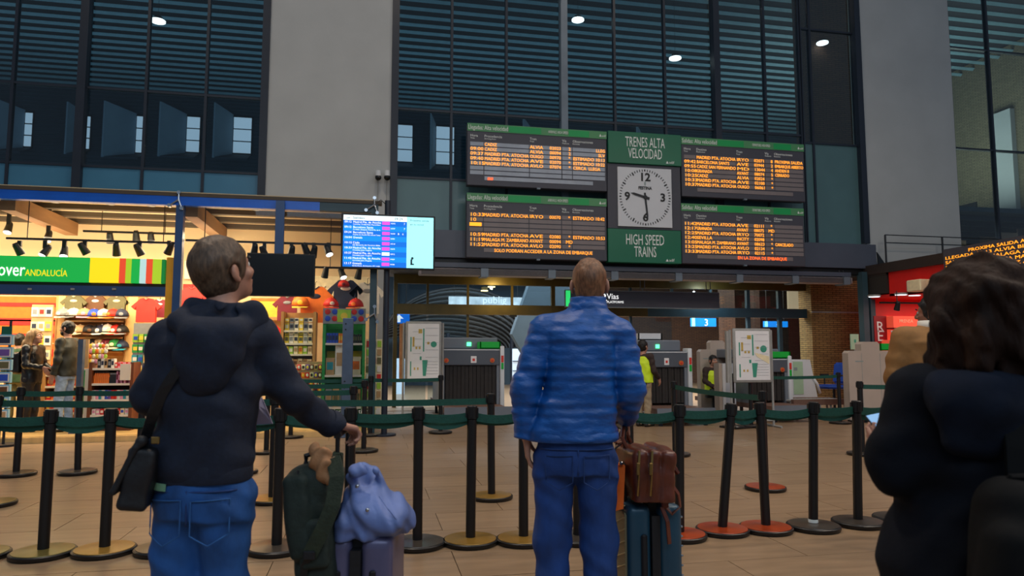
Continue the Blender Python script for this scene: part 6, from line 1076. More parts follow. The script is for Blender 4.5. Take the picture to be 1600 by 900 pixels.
# ---- man in the navy hoodie
loc, q = frame_at(318, 2.6); J = {}
J['sh'] = [q(270, 525, -.01), q(402, 527, .02)]; J['el'] = [q(237, 622, -.03), q(459, 626, .10)]; J['wr'] = [q(285, 655, .24), q(524, 664, .27)]; J['neck'] = q(346, 478, .01)
fill_legs(J, q(317, 775), .080, .085, .09)
rows = rows_px(q, [(748, 244, 389), (735, 243, 392), (700, 241, 394), (650, 246, 396), (590, 244, 408), (540, 248, 418), (510, 264, 405), (490, 292, 392), (470, 305, 388)], (.122, .130, .135, .135, .14, .135, .115, .09, .075))
J['spine'] = [(z, cx, cy, rx * .86, ry * .86) for z, cx, cy, rx, ry in rows[:-2]]
look = (math.radians(-33), math.radians(20), 0); hc = q(349, 424, .03)
def hood(g, J, yaw):
    f = FQ(q, (255, 640, -.34), (425, 445, .16), .007); c0 = q(328, 548, -.105)
    f.ell(c0, (.128, .085, .105), None, .02); f.ell(q(318, 585, -.11), (.085, .07, .085), None, .04); f.chain([q(392, 520, .09), q(402, 500, .0), q(365, 520, -.10), q(318, 518, -.13), q(285, 505, -.07), q(290, 490, .03)], [.03, .035, .04, .045, .042, .03], .04)
    f.chain([q(300, 478, -.03), q(345, 486, -.075), q(392, 486, -.02), q(398, 482, .06)], [.030, .034, .032, .028], .03)
    f.ell(q(344, 496, -.04), (.075, .065, .050), None, .02, cut=True); f.folds((.3, 0, 1), .0025, 45); f.ripple(.0025, 30); f.mesh('hood', K['hoodie'], g)
def jeans_detail(top, cx, rx, ry, cy=0.0, pocket=True, m='seam', m2='stitch'):
    def make(g, J, yaw):
        S = lambda x, z, o=.004: (cx + x, surf_y(x, rx, ry, 0, cy) - o, z)
        MB().tube([S(x, top - .055) for x in np.linspace(-rx * .9, rx * .9, 15)], .004, 5).build('waist_seam', K[m], g, smooth='all'); MB().tube([S(0, top - .05 - t * .12, .006 - t * .006) for t in np.linspace(0, 1, 6)], .004, 5).build('centre_seam', K[m], g, smooth='all')
        for sgn in (-1, 1):
            w = .060; x0 = sgn * rx * .46; z1 = top - .085; P_ = [(-w, 0), (w, .004), (w, -.115), (0, -.15), (-w, -.115), (-w, 0)]
            L_ = []
            for (a, b), (c_, d) in zip(P_, P_[1:]): L_ += [S(x0 + a + (c_ - a) * t, z1 + b + (d - b) * t, .012) for t in np.linspace(0, .9, 5)]
            MB().tube(L_ + [L_[0]], .0024, 5).build('pocket_stitching', K[m2], g, smooth='all')
    return make
def shirt_hem(g, J, yaw):
    p = [q(x, 750 + (x - 245) * .06, 0) for x in (246, 258, 270, 284)]; pts = []
    for v in p: x = v[0] - q(317, 750)[0]; pts.append((v[0], surf_y(x, .176, .128) - .003, v[2]))
    MB().strap(pts, .024, .006, (0, 0, 1)).build('shirt_hem', K['mint_shirt'], g)
def rib_hem(m, z, cx, rx, ry, h=.06, name='ribbed_hem'):
    def make(g, J, yaw):
        pts = []; n = 40
        mb = MB(); R_ = []
        for i in range(n):
            a = 2 * PI * i / n; x = math.copysign(abs(math.cos(a)) ** .83, math.cos(a)); y = math.copysign(abs(math.sin(a)) ** .83, math.sin(a)); R_.append([mb.bm.verts.new((cx + x * rx * k_, y * ry * k_, zz)) for k_, zz in ((1.0, z), (1.03, z + .008), (1.03, z + h - .008), (1.0, z + h))])
        for i in range(n):
            A, B = R_[i], R_[(i + 1) % n]
            for k_ in range(3): mb.bm.faces.new((A[k_], B[k_], B[k_ + 1], A[k_ + 1]))
        mb.build(name, m, g, smooth='all')
    return make
hem1 = rows[0]
zt1 = float(q(317, 735)[2])
man1, P1, R1 = human('person', 'man in navy hooded sweatshirt and blue jeans looking up, hand on a suitcase handle', loc, -TH, J, hc, look,
    [g_top('sweatshirt', K['hoodie'], rows, (.074, .062, .050), .0075, wr=(.005, 30), fold=[((.3, 0, 1), .0045, 40), ((-.5, .2, .8), .003, 58, 2)], rip=(.004, 24)), hood, rib_hem(K['hoodie'], rows[0][0] - .004, rows[0][1], rows[0][3], rows[0][4], .07), shirt_hem, g_legs(K['jeans'], zt1 + .01, (.096, .080, .066), (.172, .122), .008, (.005, 24), 'jeans'), jeans_detail(zt1, hc[0] * 0 + float(q(317, 740)[0]), .168, .118), g_shoes(K['shoe'])],
    hands=((V3(.5, .8, -.1), V3(0, 0, 1), V3(-1, 0, 0), dict(curl=.4)), (V3(.62, .74, -.22), V3(.1, .1, -1), V3(-.7, .7, 0), dict(curl=1.25, s=.95))), h=.0065)
hair_short(man1, hc, R1, K['hair_grey'], 1.0, .005, .015, .050, -.082, lump=.0014)
# cuffs
for a_, b_ in ((J['el'][1], J['wr'][1]),): d_ = unit(b_ - a_); MB().cyl(tuple(b_ - d_ * .05), tuple(b_ + d_ * .004), .047, .043, 20).build('ribbed_cuff', K['hoodie'], man1, smooth=True)
# shoulder bag on his left hip
bl = q(214, 790, -.12); bagloc = Matrix.Rotation(-TH, 3, 'Z') @ Vector(bl) + loc
sb = thing('shoulder_bag', 'black shoulder bag on a cross strap at the hooded man\'s left hip', 'bag', loc, -TH)
f = FQ(q, (165, 815, -.30), (262, 670, .06), .006); Rb = rotm(.25, 0, math.radians(8)); f.box(q(224, 742, -.10), (.046, .10, .105), .018, Rb, 0); f.folds((0, .2, 1), .002, 50); f.ripple(.002, 40); f.mesh('bag_body', K['bag_black'], sb)
f = FQ(q, (165, 815, -.30), (262, 670, .06), .006); f.box(q(206, 728, -.11), (.012, .105, .088), .008, rotm(.25, 0, math.radians(24)), 0); f.cap(q(222, 690, -.18), q(222, 690, -.02), .018, None, .02); f.ripple(.002, 40); f.mesh('flap', K['bag_black'], sb)
SP_ = [(236, 700), (242, 690), (252, 672), (268, 642), (285, 610), (300, 588), (318, 565)]
pts = []
for x, y in SP_: v = q(x, y, 0); cx = q(320, y)[0]; pts.append((v[0], surf_y(v[0] - cx, .185, .145) - .012 - (.03 if y > 680 else 0), v[2]))
MB().strap(pts, .036, .006, (.8, 0, .6)).build('cross_strap', K['bag_black'], sb)
for x, y in ((243, 688), (231, 712)): v = q(x, y, -.175); MB().box(tuple(v - (.014, .006, .012)), tuple(v + (.014, .006, .012)), .003).build('buckle', K['brass'], sb)
# paper he holds in front of him
v = q(409, 645, .30); g = thing('paper_sheet', 'pale lavender sheet showing between the hooded man\'s waist and right arm', 'paper', loc, -TH); MB().prism([q(398, 664, .3), q(426, 662, .32), q(418, 642, .3), q(409, 620, .3), q(399, 632, .28), q(360, 640, .28), q(350, 664, .28)], (0, .004, 0)).build('sheet', K['paper_lav'], g); MB().prism([q(398, 664, .304), q(426, 662, .324), q(424, 657, .324), q(398, 659, .304)], (0, .004, 0)).build('folded_edge', K['paper_lav'], g)
# ---- man in the blue quilted jacket
loc, q = frame_at(900, 3.4); J = {}
J['sh'] = [q(850, 517, 0), q(966, 522, .0)]; J['el'] = [q(821, 612, -.02), q(985, 610, -.02)]; J['wr'] = [q(823, 682, .0), q(976, 653, .17)]; J['neck'] = q(918, 480, .01)
fill_legs(J, q(899, 715), .098, .110, .118)
rows = rows_px(q, [(685, 826, 964), (676, 824, 965), (650, 834, 964), (600, 850, 960), (550, 852, 964), (520, 852, 966), (503, 866, 956), (488, 886, 950), (474, 892, 946)], (.150, .155, .150, .145, .15, .145, .12, .09, .075))
J['spine'] = [(z, cx, cy, rx * .84, ry * .8) for z, cx, cy, rx, ry in rows[:-2]]
look = (math.radians(-6), math.radians(8), 0); hc2 = q(921, 444, .03); zt2 = float(q(899, 672)[2])
def collar2(g, J, yaw):
    f = FQ(q, (880, 500, -.12), (960, 455, .14), .006); n = q(919, 478, 0); f.loft([(n[2] - .03, n[0] - .004, 0.0, .098, .088), (n[2] + .042, n[0] + .002, .015, .086, .080)], 0, .0, 2.2); f.cap(n + (0.0, .01, .0), n + (0, .04, .12), .062, .066, .005, cut=True); f.folds((0, 0, 1), .002, 150); f.mesh('collar', K['quilted'], g)
man2, P2, R2h = human('person', 'man in blue quilted jacket and dark blue jeans, standing with his back to us', loc, -TH, J, hc2, look,
    [g_top('jacket', K['quilted'], rows, (.078, .074, .058), .0075, wr=(.0015, 60), rip=(.002, 22), fold=[((.55, .1, .8), .0028, 36), ((0, 0, 1), .0018, 150, 0, .35), ((-.5, .1, .9), .002, 60, 1, 2.5)], amp_arm=.003, k=.04, ka=.35), collar2, rib_hem(K['quilted'], rows[0][0] - .006, rows[0][1], rows[0][3], rows[0][4], .045, 'hem_band'), g_legs(K['jeans_dark'], zt2 + .03, (.100, .084, .076), (.188, .135), .008, (.004, 26), 'jeans'), jeans_detail(zt2 - .02, float(q(899, 690)[0]), .186, .133, m='seam', m2='seam'), g_shoes(K['shoe'])],
    hands=((V3(.05, .12, -1), V3(1, 0, 0), V3(.2, 1, 0), dict(curl=.45)), (V3(.15, .55, -.7), V3(-.6, .3, -.6), V3(-1, .2, 0), dict(curl=.8))), h=.0065)
hair_short(man2, hc2, R2h, K['hair_ginger'], 1.0, .005, .007, .045, -.09, lump=.001)
# ---- man in the tan coat further away
loc, q = frame_at(1452, 5.0); J = {}
J['sh'] = [q(1411, 528), q(1492, 530)]; J['el'] = [q(1400, 590, .0), q(1504, 592, .0)]; J['wr'] = [q(1399, 645, .06), q(1506, 645, .06)]; J['neck'] = q(1455, 512)
fill_legs(J, q(1452, 665), .09, .10, .105)
rows = rows_px(q, [(668, 1406, 1499), (640, 1408, 1496), (600, 1410, 1494), (560, 1408, 1496), (535, 1408, 1494), (520, 1424, 1484), (510, 1436, 1474)], (.135, .135, .14, .145, .135, .10, .075))
J['spine'] = [(z, cx, cy, rx * .84, ry * .8) for z, cx, cy, rx, ry in rows[:-1]]
hc3 = q(1458, 489, .02); zt3 = float(q(1452, 650)[2])
man3, P3, R3 = human('person', 'man in tan coat with white collar, mostly hidden by the dark haired woman', loc, -TH, J, hc3, (math.radians(38), 0, 0),
    [g_top('coat', K['tan_coat'], rows, (.082, .074, .060), .009, wr=(.004, 30), rip=(.004, 26), collar=(float(J['neck'][2]) - .02, .075, .07, K['shelf_white'])), g_legs(K['p_navy'], zt3, h=.012), g_shoes(K['shoe'])],
    skin='skin_dark', hands=((V3(0, .2, -1), V3(1, 0, 0), V3(.2, 1, 0), dict(curl=.5)), (V3(0, .2, -1), V3(-1, 0, 0), V3(-.2, 1, 0), dict(curl=.5))), h=.009)
hair_short(man3, hc3, R3, K['hair_black'], 1.0, .008, .010)
f = Field(hc3 - .13, hc3 + .13, .008); f.ell(P3(0, .05, -.075), (.062, .055, .055), R3, 0); f.ell(P3(0, .115, -.055), (.03, .03, .02), R3, .01, cut=True); f.ripple(.003, 90); f.mesh('beard', K['hair_black'], man3)
# ---- dark haired woman at the right edge
loc, q = frame_at(1528, 1.85); J = {}
J['sh'] = [q(1450, 632), q(1606, 636)]; J['el'] = [q(1402, 728, .0), q(1650, 745, .0)]; J['wr'] = [q(1404, 708, .22), q(1560, 700, .24)]; J['neck'] = q(1526, 575)
fill_legs(J, V3(0, 0, .88), .09, .10, .10)
rows = rows_px(q, [(1080, 1380, 1680), (940, 1376, 1684), (880, 1384, 1672), (800, 1408, 1652), (740, 1412, 1648), (680, 1414, 1646), (640, 1428, 1634), (612, 1455, 1606), (590, 1480, 1580)], (.20, .19, .18, .165, .16, .155, .14, .11, .085))
J['spine'] = [(z, cx, cy, rx * .75, ry * .75) for z, cx, cy, rx, ry in rows[2:-2]]
hc4 = q(1524, 482, .02)
def parka_hood(g, J, yaw):
    f = FQ(q, (1425, 720, -.34), (1640, 540, .12), .0075); f.chain([q(1462, 600, .02), q(1475, 608, -.09), q(1532, 622, -.14), q(1590, 606, -.09), q(1604, 600, .02)], [.032, .042, .05, .042, .032], .05); f.ell(q(1535, 655, -.135), (.115, .055, .095), None, .06); f.folds((.3, 0, 1), .005, 38); f.folds((-.4, .1, .9), .003, 70, 1); f.ripple(.004, 26); f.mesh('hood', K['parka_hood'], g)
woman, P4, R4 = human('person', 'woman with long dark wavy hair and dark parka at the right edge, holding a phone', loc, -TH, J, hc4, (math.radians(22), math.radians(-8), 0),
    [g_top('parka', K['parka'], rows, (.095, .076, .064), .009, wr=(.004, 24), rip=(.004, 18), fold=[((.4, 0, .9), .006, 32), ((.9, 0, .3), .005, 24), ((-.5, .2, .8), .003, 62, 2)], amp_arm=.004, k=.06), parka_hood, g_legs(K['p_black'], .92, h=.012), g_shoes(K['shoe'])],
    hands=((V3(-.02, 1, .12), V3(.3, -.3, 1), V3(-1, .2, 0), dict(curl=.6, s=.9)), (V3(-.6, .6, .2), V3(0, -.3, 1), V3(1, .2, 0), dict(curl=.6))), h=.008)
f = Field(hc4 + V3(-.24, -.24, -.36), hc4 + V3(.26, .24, .22), .0065)
f.ell(hc4 + V3(.005, -.02, .025), (.125, .13, .115), None, 0); f.ell(hc4 + V3(-.005, -.06, -.07), (.145, .105, .13), None, .05); f.ell(hc4 + V3(.075, -.04, -.09), (.10, .11, .15), None, .05); f.ell(hc4 + V3(-.07, -.045, -.135), (.075, .08, .085), None, .05); f.ell(hc4 + V3(.11, -.03, -.17), (.07, .08, .09), None, .05)
for k in range(34):
    a = random.uniform(-2.9, .4); r0 = random.uniform(.09, .13); x, y = r0 * math.cos(a), r0 * math.sin(a) - .03; z = random.uniform(-.06, .04); L_ = [hc4 + V3(x * (1 + .12 * t) + .012 * math.sin(5 * t + k), y * (1 + .10 * t) + .012 * math.cos(4.3 * t + k), z - t * random.uniform(.045, .062)) for t in range(4)]; f.chain(L_, [.026, .022, .018, .010], .02)
f.folds(unit((1, .5, .25)), .004, 70); f.folds(unit((1, -.4, .5)), .003, 120, 1); f.ripple(.004, 55)
f.ell(hc4 + R4 @ V3(0, .135, -.05), (.085, .075, .10), R4, .02, cut=True); f.mesh('hair', K['hair_dark'], woman)
ph = thing('phone', 'light blue phone screen in the hand of the woman at the right', 'phone', loc, -TH); Mx = Matrix.Translation(Vector(q(1390, 673, .36))) @ Matrix.Rotation(math.radians(12), 4, 'Z') @ Matrix.Rotation(math.radians(38), 4, 'X') @ Matrix.Rotation(math.radians(-14), 4, 'Y')
MB().box((-.037, -.075, -.005), (.037, .075, .004), .003, M=Mx).build('phone_case', K['bag_black'], ph); MB().box((-.034, -.071, .004), (.034, .071, .006), M=Mx).build('screen', K['phone_screen'], ph)
bp = thing('backpack', 'black backpack low on the dark haired woman\'s back at the lower right corner', 'bag', loc, -TH)
f = FQ(q, (1480, 1000, -.42), (1720, 660, -.05), .008); f.box(q(1612, 868, -.24), (.13, .075, .17), .07, rotm(.15, 0, .1), 0); f.box(q(1610, 890, -.31), (.10, .045, .09), .04, rotm(.15, 0, .1), .04); f.ripple(.004, 24); f.mesh('pack_body', K['black_cloth'], bp)
for x in (1590, 1640): MB().strap([q(x, 770, -.22), q(x - 4, 700, -.20), q(x - 8, 640, -.16), q(x - 8, 605, .0)], .045, .01, (1, 0, 0)).build('shoulder_strap', K['black_cloth'], bp)
MB().tube([q(1570, 765, -.25), q(1580, 745, -.26), q(1600, 745, -.26), q(1610, 765, -.25)], .008, 6).build('carry_loop', K['black_cloth'], bp)
# ------------------------------------------------------------------ small figures
def place(px, d, z=0.0): b = D(px, 550, d); return Vector((b.x, b.y, z))
def small(label, px, d, H, yaw, top, topc, legs, legc, hair, z=0.0, fw=(.08, .08), hands='hang', skin='skin', extra=None, look=None, w=1.0, hem=None, arm=(.066, .056, .046), jac=(.185, .135), stride=.0):
    J = std_pose(H, fw=fw, yaw=yaw, w=w, stride=stride); s = H / 1.75; hd = V3(0, .02, 1.64 * s); c_, s_ = math.cos(yaw), math.sin(yaw); hd = V3(c_ * hd[0] - s_ * hd[1], s_ * hd[0] + c_ * hd[1], hd[2]); look = look or (yaw, 0, 0)
    rws = [(zz * s, 0, 0, rx * s * w, ry * s) for zz, rx, ry in (((hem or .84), jac[0], jac[1]), (1.0, jac[0] - .01, jac[1] - .005), (1.2, jac[0] - .005, jac[1]), (1.34, jac[0] + .005, jac[1] - .005), (1.42, .155, .105), (1.49, .08, .075))]
    Rz = lambda v: V3(c_ * v[0] - s_ * v[1], s_ * v[0] + c_ * v[1], v[2]); dn = Rz(V3(0, .3 + 1.5 * max(0, fw[0] - .1), -1 + 2.5 * max(0, fw[0] - .1)))
    g, P, R = human('person', label, place(px, d, z), -TH, J, hd, look, [g_top(top, K[topc], rws, arm, .011, wr=(.003, 40), rip=(.003, 40), h=.011) if 0 else g_top(top, K[topc], rws, arm, .011), g_legs(K[legc], .93 * s, (.090, .068, .058), (.165, .118), .012), g_shoes(K['shoe'])], skin=skin, hands=((dn, Rz(V3(1, 0, 0)), Rz(V3(0, 1, 0)), dict(curl=.5)), (dn, Rz(V3(-1, 0, 0)), Rz(V3(0, 1, 0)), dict(curl=.5))), yaw=yaw, h=.0095)
    if hair: hair_short(g, hd, R, K[hair], 1.0, .009, .012)
    return g, P, R, J, s, hd
# shop: woman, bearded man, third shopper in green
g, P, R, J, s, hd = small('long haired woman in black leather jacket facing right inside the shop', 52, 11.75, 1.66, -PI / 2, 'leather_jacket', 'leather_black', 'trousers', 'p_black', None, ZF, fw=(.24, .34), look=(-PI / 2, math.radians(6), 0))
f = Field(hd - V3(.24, .2, .5), hd + V3(.2, .2, .2), .009); f.ell(hd + V3(-.015, 0, .03), (.108, .092, .105), None, 0); f.chain([hd + V3(-.05, -.05, .02), hd + V3(-.09, -.06, -.12), hd + V3(-.11, -.05, -.30), hd + V3(-.12, -.02, -.42)], [.06, .065, .06, .03], .04); f.chain([hd + V3(-.02, -.08, .0), hd + V3(-.03, -.10, -.15), hd + V3(-.05, -.10, -.30)], [.035, .035, .02], .03); f.folds(unit((.8, .6, .1)), .003, 90); f.ell(P(0, .13, -.035), (.11, .10, .10), R, .01, cut=True); f.mesh('hair', K['hair_light'], g)
bk = thing('backpack', 'black leather backpack on the long haired woman\'s back in the shop', 'bag', place(52, 11.75, ZF), -TH); f = Field((-.36, -.2, .85), (-.05, .2, 1.4), .009); f.box((-.20, -.02, 1.12), (.075, .13, .18), .05, None, 0); f.box((-.27, -.02, 1.05), (.03, .10, .09), .02, None, .02); f.ripple(.003, 30); f.mesh('pack_body', K['leather_black'], bk); 
for y in (-.12, .10): MB().strap([(-.15, y, 1.28), (-.05, y, 1.40), (.06, y, 1.36), (.10, y, 1.2), (-.05, y * 1.25, 1.02)], .04, .008, (0, 1, 0)).build('shoulder_strap', K['bag_black'], bk)
g, P, R, J, s, hd = small('bearded man in dark bomber jacket and pale jeans facing left inside the shop', 105, 11.75, 1.80, PI / 2, 'bomber_jacket', 'bomber', 'jeans', 'jeans_pale', 'hair_black', ZF, fw=(.05, .07), hem=.88, stride=.02)
f = Field(hd - .14, hd + .14, .008); f.ell(P(0, .045, -.072), (.064, .058, .055), R, 0); f.ell(P(0, .118, -.052), (.034, .03, .02), R, .01, cut=True); f.ripple(.002, 100); f.mesh('beard', K['hair_black'], g)
g, P, R, J, s, hd = small('shopper in a green jacket half hidden behind the long haired woman', 29, 12.5, 1.60, 0.2, 'green_jacket', 'green_jacket', 'trousers', 'p_olive', 'hair_black', ZF)
# guards in yellow vests
def vest(rws, m):
    def make(g, J, yaw):
        A = np.array(rws); f = Field((-.34, -.3, A[:, 0].min() - .05), (.34, .3, A[:, 0].max() + .08), .011); f.loft(rws, yaw, .02, 2.4); f.ripple(.002, 40); f.mesh('safety_vest', K['hivis'], g)
    return make
g, P, R, J, s, hd = small('standing guard in yellow vest beside the scanner, partly behind the blue jacket', 1004, 13.5, 1.60, math.radians(-42), 'dark_jacket', 'brown_sleeve', 'trousers', 'beige_cloth', 'hair_black', 0, fw=(.16, .2))
vest([(.90 * s, 0, 0, .197, .150), (1.1 * s, 0, 0, .190, .148), (1.3 * s, 0, 0, .188, .145), (1.41 * s, 0, 0, .150, .115), (1.44 * s, 0, 0, .12, .09)], K['hivis'])(g, J, math.radians(-42))
loc_ = place(1113, 16.1); yw = math.radians(198); Rz = lambda x, y, z: V3(math.cos(yw) * x - math.sin(yw) * y, math.sin(yw) * x + math.cos(yw) * y, z); J = {}
J['sh'] = [Rz(-.19, 0, 1.00), Rz(.19, 0, 1.00)]; J['el'] = [Rz(-.24, .05, .74), Rz(.24, .05, .74)]; J['wr'] = [Rz(-.16, .27, .62), Rz(.16, .27, .62)]; J['hip'] = [Rz(-.09, 0, .53), Rz(.09, 0, .53)]; J['kn'] = [Rz(-.13, .42, .52), Rz(.13, .42, .52)]; J['an'] = [Rz(-.13, .40, .09), Rz(.13, .40, .09)]; J['toe'] = [Rz(-.14, .55, .03), Rz(.14, .55, .03)]
J['spine'] = [(.45, 0, 0, .16, .11), (.6, 0, 0, .15, .105), (.85, 0, 0, .155, .11), (.97, 0, 0, .15, .09), (1.04, 0, 0, .06, .055)]; J['neck'] = V3(0, 0, 1.05); hd = Rz(0, .03, 1.20)
rws = [(.46, 0, 0, .185, .145), (.7, 0, 0, .175, .14), (.88, 0, 0, .185, .14), (.99, 0, 0, .155, .105), (1.05, 0, 0, .08, .075)]
g, P, R = human('person', 'seated guard in yellow vest behind the low beige counter', loc_, -TH, J, hd, (yw, 0, 0), [g_top('dark_jacket', K['brown_sleeve'], rws, (.066, .058, .048), .011), vest([(.48, 0, 0, .197, .158), (.7, 0, 0, .187, .152), (.88, 0, 0, .192, .150), (.98, 0, 0, .155, .115)], K['hivis']), g_legs(K['p_black'], .60, (.088, .072, .058), (.17, .13), .012, cuff=.04), g_shoes(K['shoe'])], hands=((Rz(.3, 1, -.1), V3(0, 0, -1), Rz(1, 0, 0), dict(curl=.5)), (Rz(-.3, 1, -.1), V3(0, 0, -1), Rz(-1, 0, 0), dict(curl=.5))), yaw=yw, h=.0095)
hair_short(g, hd, R, K['hair_black'], 1.0, .009, .012)
st = thing('stool', 'black stool under the seated guard', 'stool', (loc_.x, loc_.y, 0), -TH); MB().cyl((0, 0, .37), (0, 0, .42), .19, seg=20).build('seat', K['black'], st, smooth=True); MB().cyl((0, 0, .03), (0, 0, .37), .03, seg=10).build('column', K['dark_steel'], st, smooth=True); MB().cyl((0, 0, 0), (0, 0, .03), .2, seg=20).build('foot', K['dark_steel'], st, smooth=True)
# ------------------------------------------------------------------ luggage
def suitcase(label, px, d, w, dp, h, m, rz, zip_m, ribs=None, grip=None, ribm=None, rod_x=-.4, latches=True, side_face=None, rod_dy=.12):
    p = D(px, 550, d); g = thing('suitcase', label, 'suitcase', (p.x, p.y, 0), -TH + rz); z0 = .065
    for s in (-1, 1):
        mb = MB().box((min(s * .018, s * w / 2), -dp / 2, z0), (max(s * .018, s * w / 2), dp / 2, h)); es = [e for e in mb.bm.edges]; bmesh.ops.bevel(mb.bm, geom=es, offset=.045, segments=4, affect='EDGES', profile=.6); mb.build('shell', m, g, smooth=True)
        if ribs == 'side':
            for k in range(9): MB().box((s * w / 2 * .62 - .030, -dp / 2 - .006, h - .13 - k * .045), (s * w / 2 * .62 + .030, -dp / 2 + .004, h - .112 - k * .045), .005).build('rib', ribm or m, g) if k > 0 else None
        if latches: MB().box((s * .066 - .012, -dp / 2 - .012, h - .20), (s * .066 + .012, -dp / 2 + .004, h - .12), .006).build('side_latch', K['bag_black'], g)
        for yy in (-dp / 2 + .06, dp / 2 - .06): MB().cyl((s * w * .36 - .012, yy, .03), (s * w * .36 + .012, yy, .03), .03, seg=14).cyl((s * w * .36, yy, .03), (s * w * .36, yy, z0 + .02), .014, seg=8).build('wheel', K['black'], g, smooth=True)
    mb = MB().box((-.020, -dp / 2 - .003, z0 + .01), (.020, dp / 2 + .003, h + .002)); bmesh.ops.bevel(mb.bm, geom=[e for e in mb.bm.edges if abs((e.verts[0].co - e.verts[1].co).x) > .03], offset=.05, segments=4, affect='EDGES'); mb.build('zip_band', zip_m, g, smooth=True)
    MB().tube([(0, -.09, h), (0, -.07, h + .022), (0, .07, h + .022), (0, .09, h)], .010, 6).build('carry_handle', K['bag_black'], g, smooth=True)
    if side_face:
        MB().box((-w / 2 - .004, -dp / 2 + .03, z0 + .03), (-w / 2 + .002, dp / 2 - .03, h - .04), .01).build('shell_face', K['case_khaki'], g)
        for k in range(10): z = z0 + .05 + k * .055; MB().tube([(-w / 2 - .005, -dp / 2 + .04, z + .06), (-w / 2 - .006, 0, z), (-w / 2 - .005, dp / 2 - .04, z + .06)], .004, 4).build('raised_line', K['case_line'], g)
    if grip is not None:
        zt_ = grip; xr = rod_x * w
        for yy in (-rod_dy, rod_dy): MB().cyl((xr, yy, h - .03), (xr, yy, zt_), .009, seg=10).build('telescopic_rod', K['black'], g, smooth=True)
        MB().tube([(xr, -rod_dy - .012, zt_), (xr, 0, zt_ + .006), (xr, rod_dy + .012, zt_)], .015, 8).build('handle_grip', K['black'], g, smooth=True)
    return g
zg = float(D(545, 678, 2.88).z)
case1 = suitcase('purple hard suitcase under the lavender bag beside the hooded man', 576, 2.95, .275, .42, float(D(576, 838, 2.76).z), K['case_purple'], .03, K['bag_black'], 'side', zg, rod_x=-.36, rod_dy=.10)
# lavender drawstring bag on it
loc, q = frame_at(583, 2.86); lb = thing('drawstring_bag', 'lavender blue cloth bag slumped on top of the purple suitcase', 'bag', loc, -TH)
f = FQ(q, (505, 872, -.26), (665, 700, .26), .006); f.ell(q(582, 800, 0), (.130, .150, .092), rotm(0, 0, math.radians(14)), 0); f.ell(q(600, 798, 0), (.125, .14, .075), rotm(0, 0, math.radians(28)), .03); f.box(q(558, 818, 0), (.075, .13, .05), .03, rotm(0, 0, math.radians(-6)), .04); f.cap(q(576, 785, 0), q(571, 742, .0), .105, .055, .04); f.chain([q(553, 748, -.05), q(563, 736, -.08), q(584, 736, -.07), q(592, 750, -.03)], [.022, .024, .024, .020], .02)
f.cap(q(571, 728, -.055), q(573, 756, -.04), .030, .012, .01, cut=True); zb_ = float(q(560, 837, 0)[2]); f.folds(unit((.8, .3, -.55)), .006, 55); f.folds(unit((.5, -.5, .8)), .005, 70, 2); f.folds(unit((.9, .2, .4)), .003, 120, 1); f.ripple(.006, 26); f.half((0, 0, -1), -(zb_ + .004)); f.mesh('bag_cloth', K['lavender_cloth'], lb)
for x, y, dy in ((558, 760, -.105), (574, 797, -.160)): MB().ball(tuple(q(x, y, dy)), (.008, .005, .008), 10, 6).build('stud', K['chrome'], lb, smooth='all')
MB().tube([q(592, 775, -.125), q(606, 795, -.145), q(622, 815, -.13)], .002, 5).build('seam', K['lavender_cloth'], lb)
# dark green backpack hung on the handle, paper bag on it
loc, q = frame_at(490, 2.80); gp = thing('backpack', 'dark green backpack hung on the suitcase handle next to the lavender bag', 'bag', loc, -TH)
f = FQ(q, (430, 925, -.25), (556, 690, .25), .0065); f.box(q(496, 814, 0), (.078, .12, .222), .045, rotm(0, 0, math.radians(-6)), 0); f.box(q(478, 800, -.03), (.05, .12, .16), .03, rotm(0, 0, math.radians(-7)), .02); f.ripple(.003, 30); f.folds((.3, 0, 1), .0015, 60); f.mesh('pack_body', K['pack_green'], gp)
f = FQ(q, (430, 925, -.25), (556, 690, .0), .0065); f.box(q(490, 850, -.125), (.055, .02, .09), .02, rotm(0, 0, math.radians(-6)), 0); f.mesh('front_pocket', K['pack_green'], gp)
MB().strap([q(521, 716, -.11), q(527, 745, -.145), q(520, 790, -.165), q(503, 830, -.165), q(484, 866, -.155)], .055, .012, (1, 0, .45)).build('shoulder_strap', K['pack_strap'], gp)
MB().strap([q(484, 866, -.155), q(476, 884, -.14), q(474, 905, -.12)], .026, .006, (1, 0, .3)).build('strap_end', K['bag_black'], gp); MB().box(tuple(q(483, 868, -.165) - (.022, .006, .016)), tuple(q(483, 868, -.165) + (.022, .006, .016)), .004).build('buckle', K['bag_black'], gp)
MB().tube([q(478, 728, -.03), q(478, 712, -.03), q(492, 708, -.02), (q(505, 718, -.02))], .012, 6).build('grab_loop', K['bag_black'], gp); MB().tube([q(465, 735, -.125), q(470, 790, -.135), q(476, 818, -.13), q(522, 806, -.13)], .0045, 5).build('zip', K['bag_black'], gp); MB().strap([q(515, 716, -.02), q(527, 708, .04), q(534, 712, .09), q(534, 735, .1)], .03, .008, (0, 1, 0)).build('hanging_strap', K['pack_strap'], gp)
kb = thing('paper_bag', 'crumpled brown paper bag stuck in the top of the green backpack', 'bag', loc, -TH); f = FQ(q, (466, 765, -.2), (532, 680, .06), .005); f.chain([q(507, 742, -.10), q(499, 720, -.09), q(490, 702, -.08)], [.032, .038, .016], .02); f.ell(q(504, 720, -.09), (.036, .03, .05), rotm(0, 0, .4), .02); f.folds(unit((.9, .4, .3)), .008, 95); f.folds(unit((-.4, .5, .8)), .007, 120, 1); f.mesh('bag_paper', K['kraft'], kb); MB().prism([q(485, 700, -.05), q(494, 698, -.06), q(497, 712, -.085), q(489, 716, -.08)], (0, .004, 0)).build('torn_edge', K['kraft'], kb)
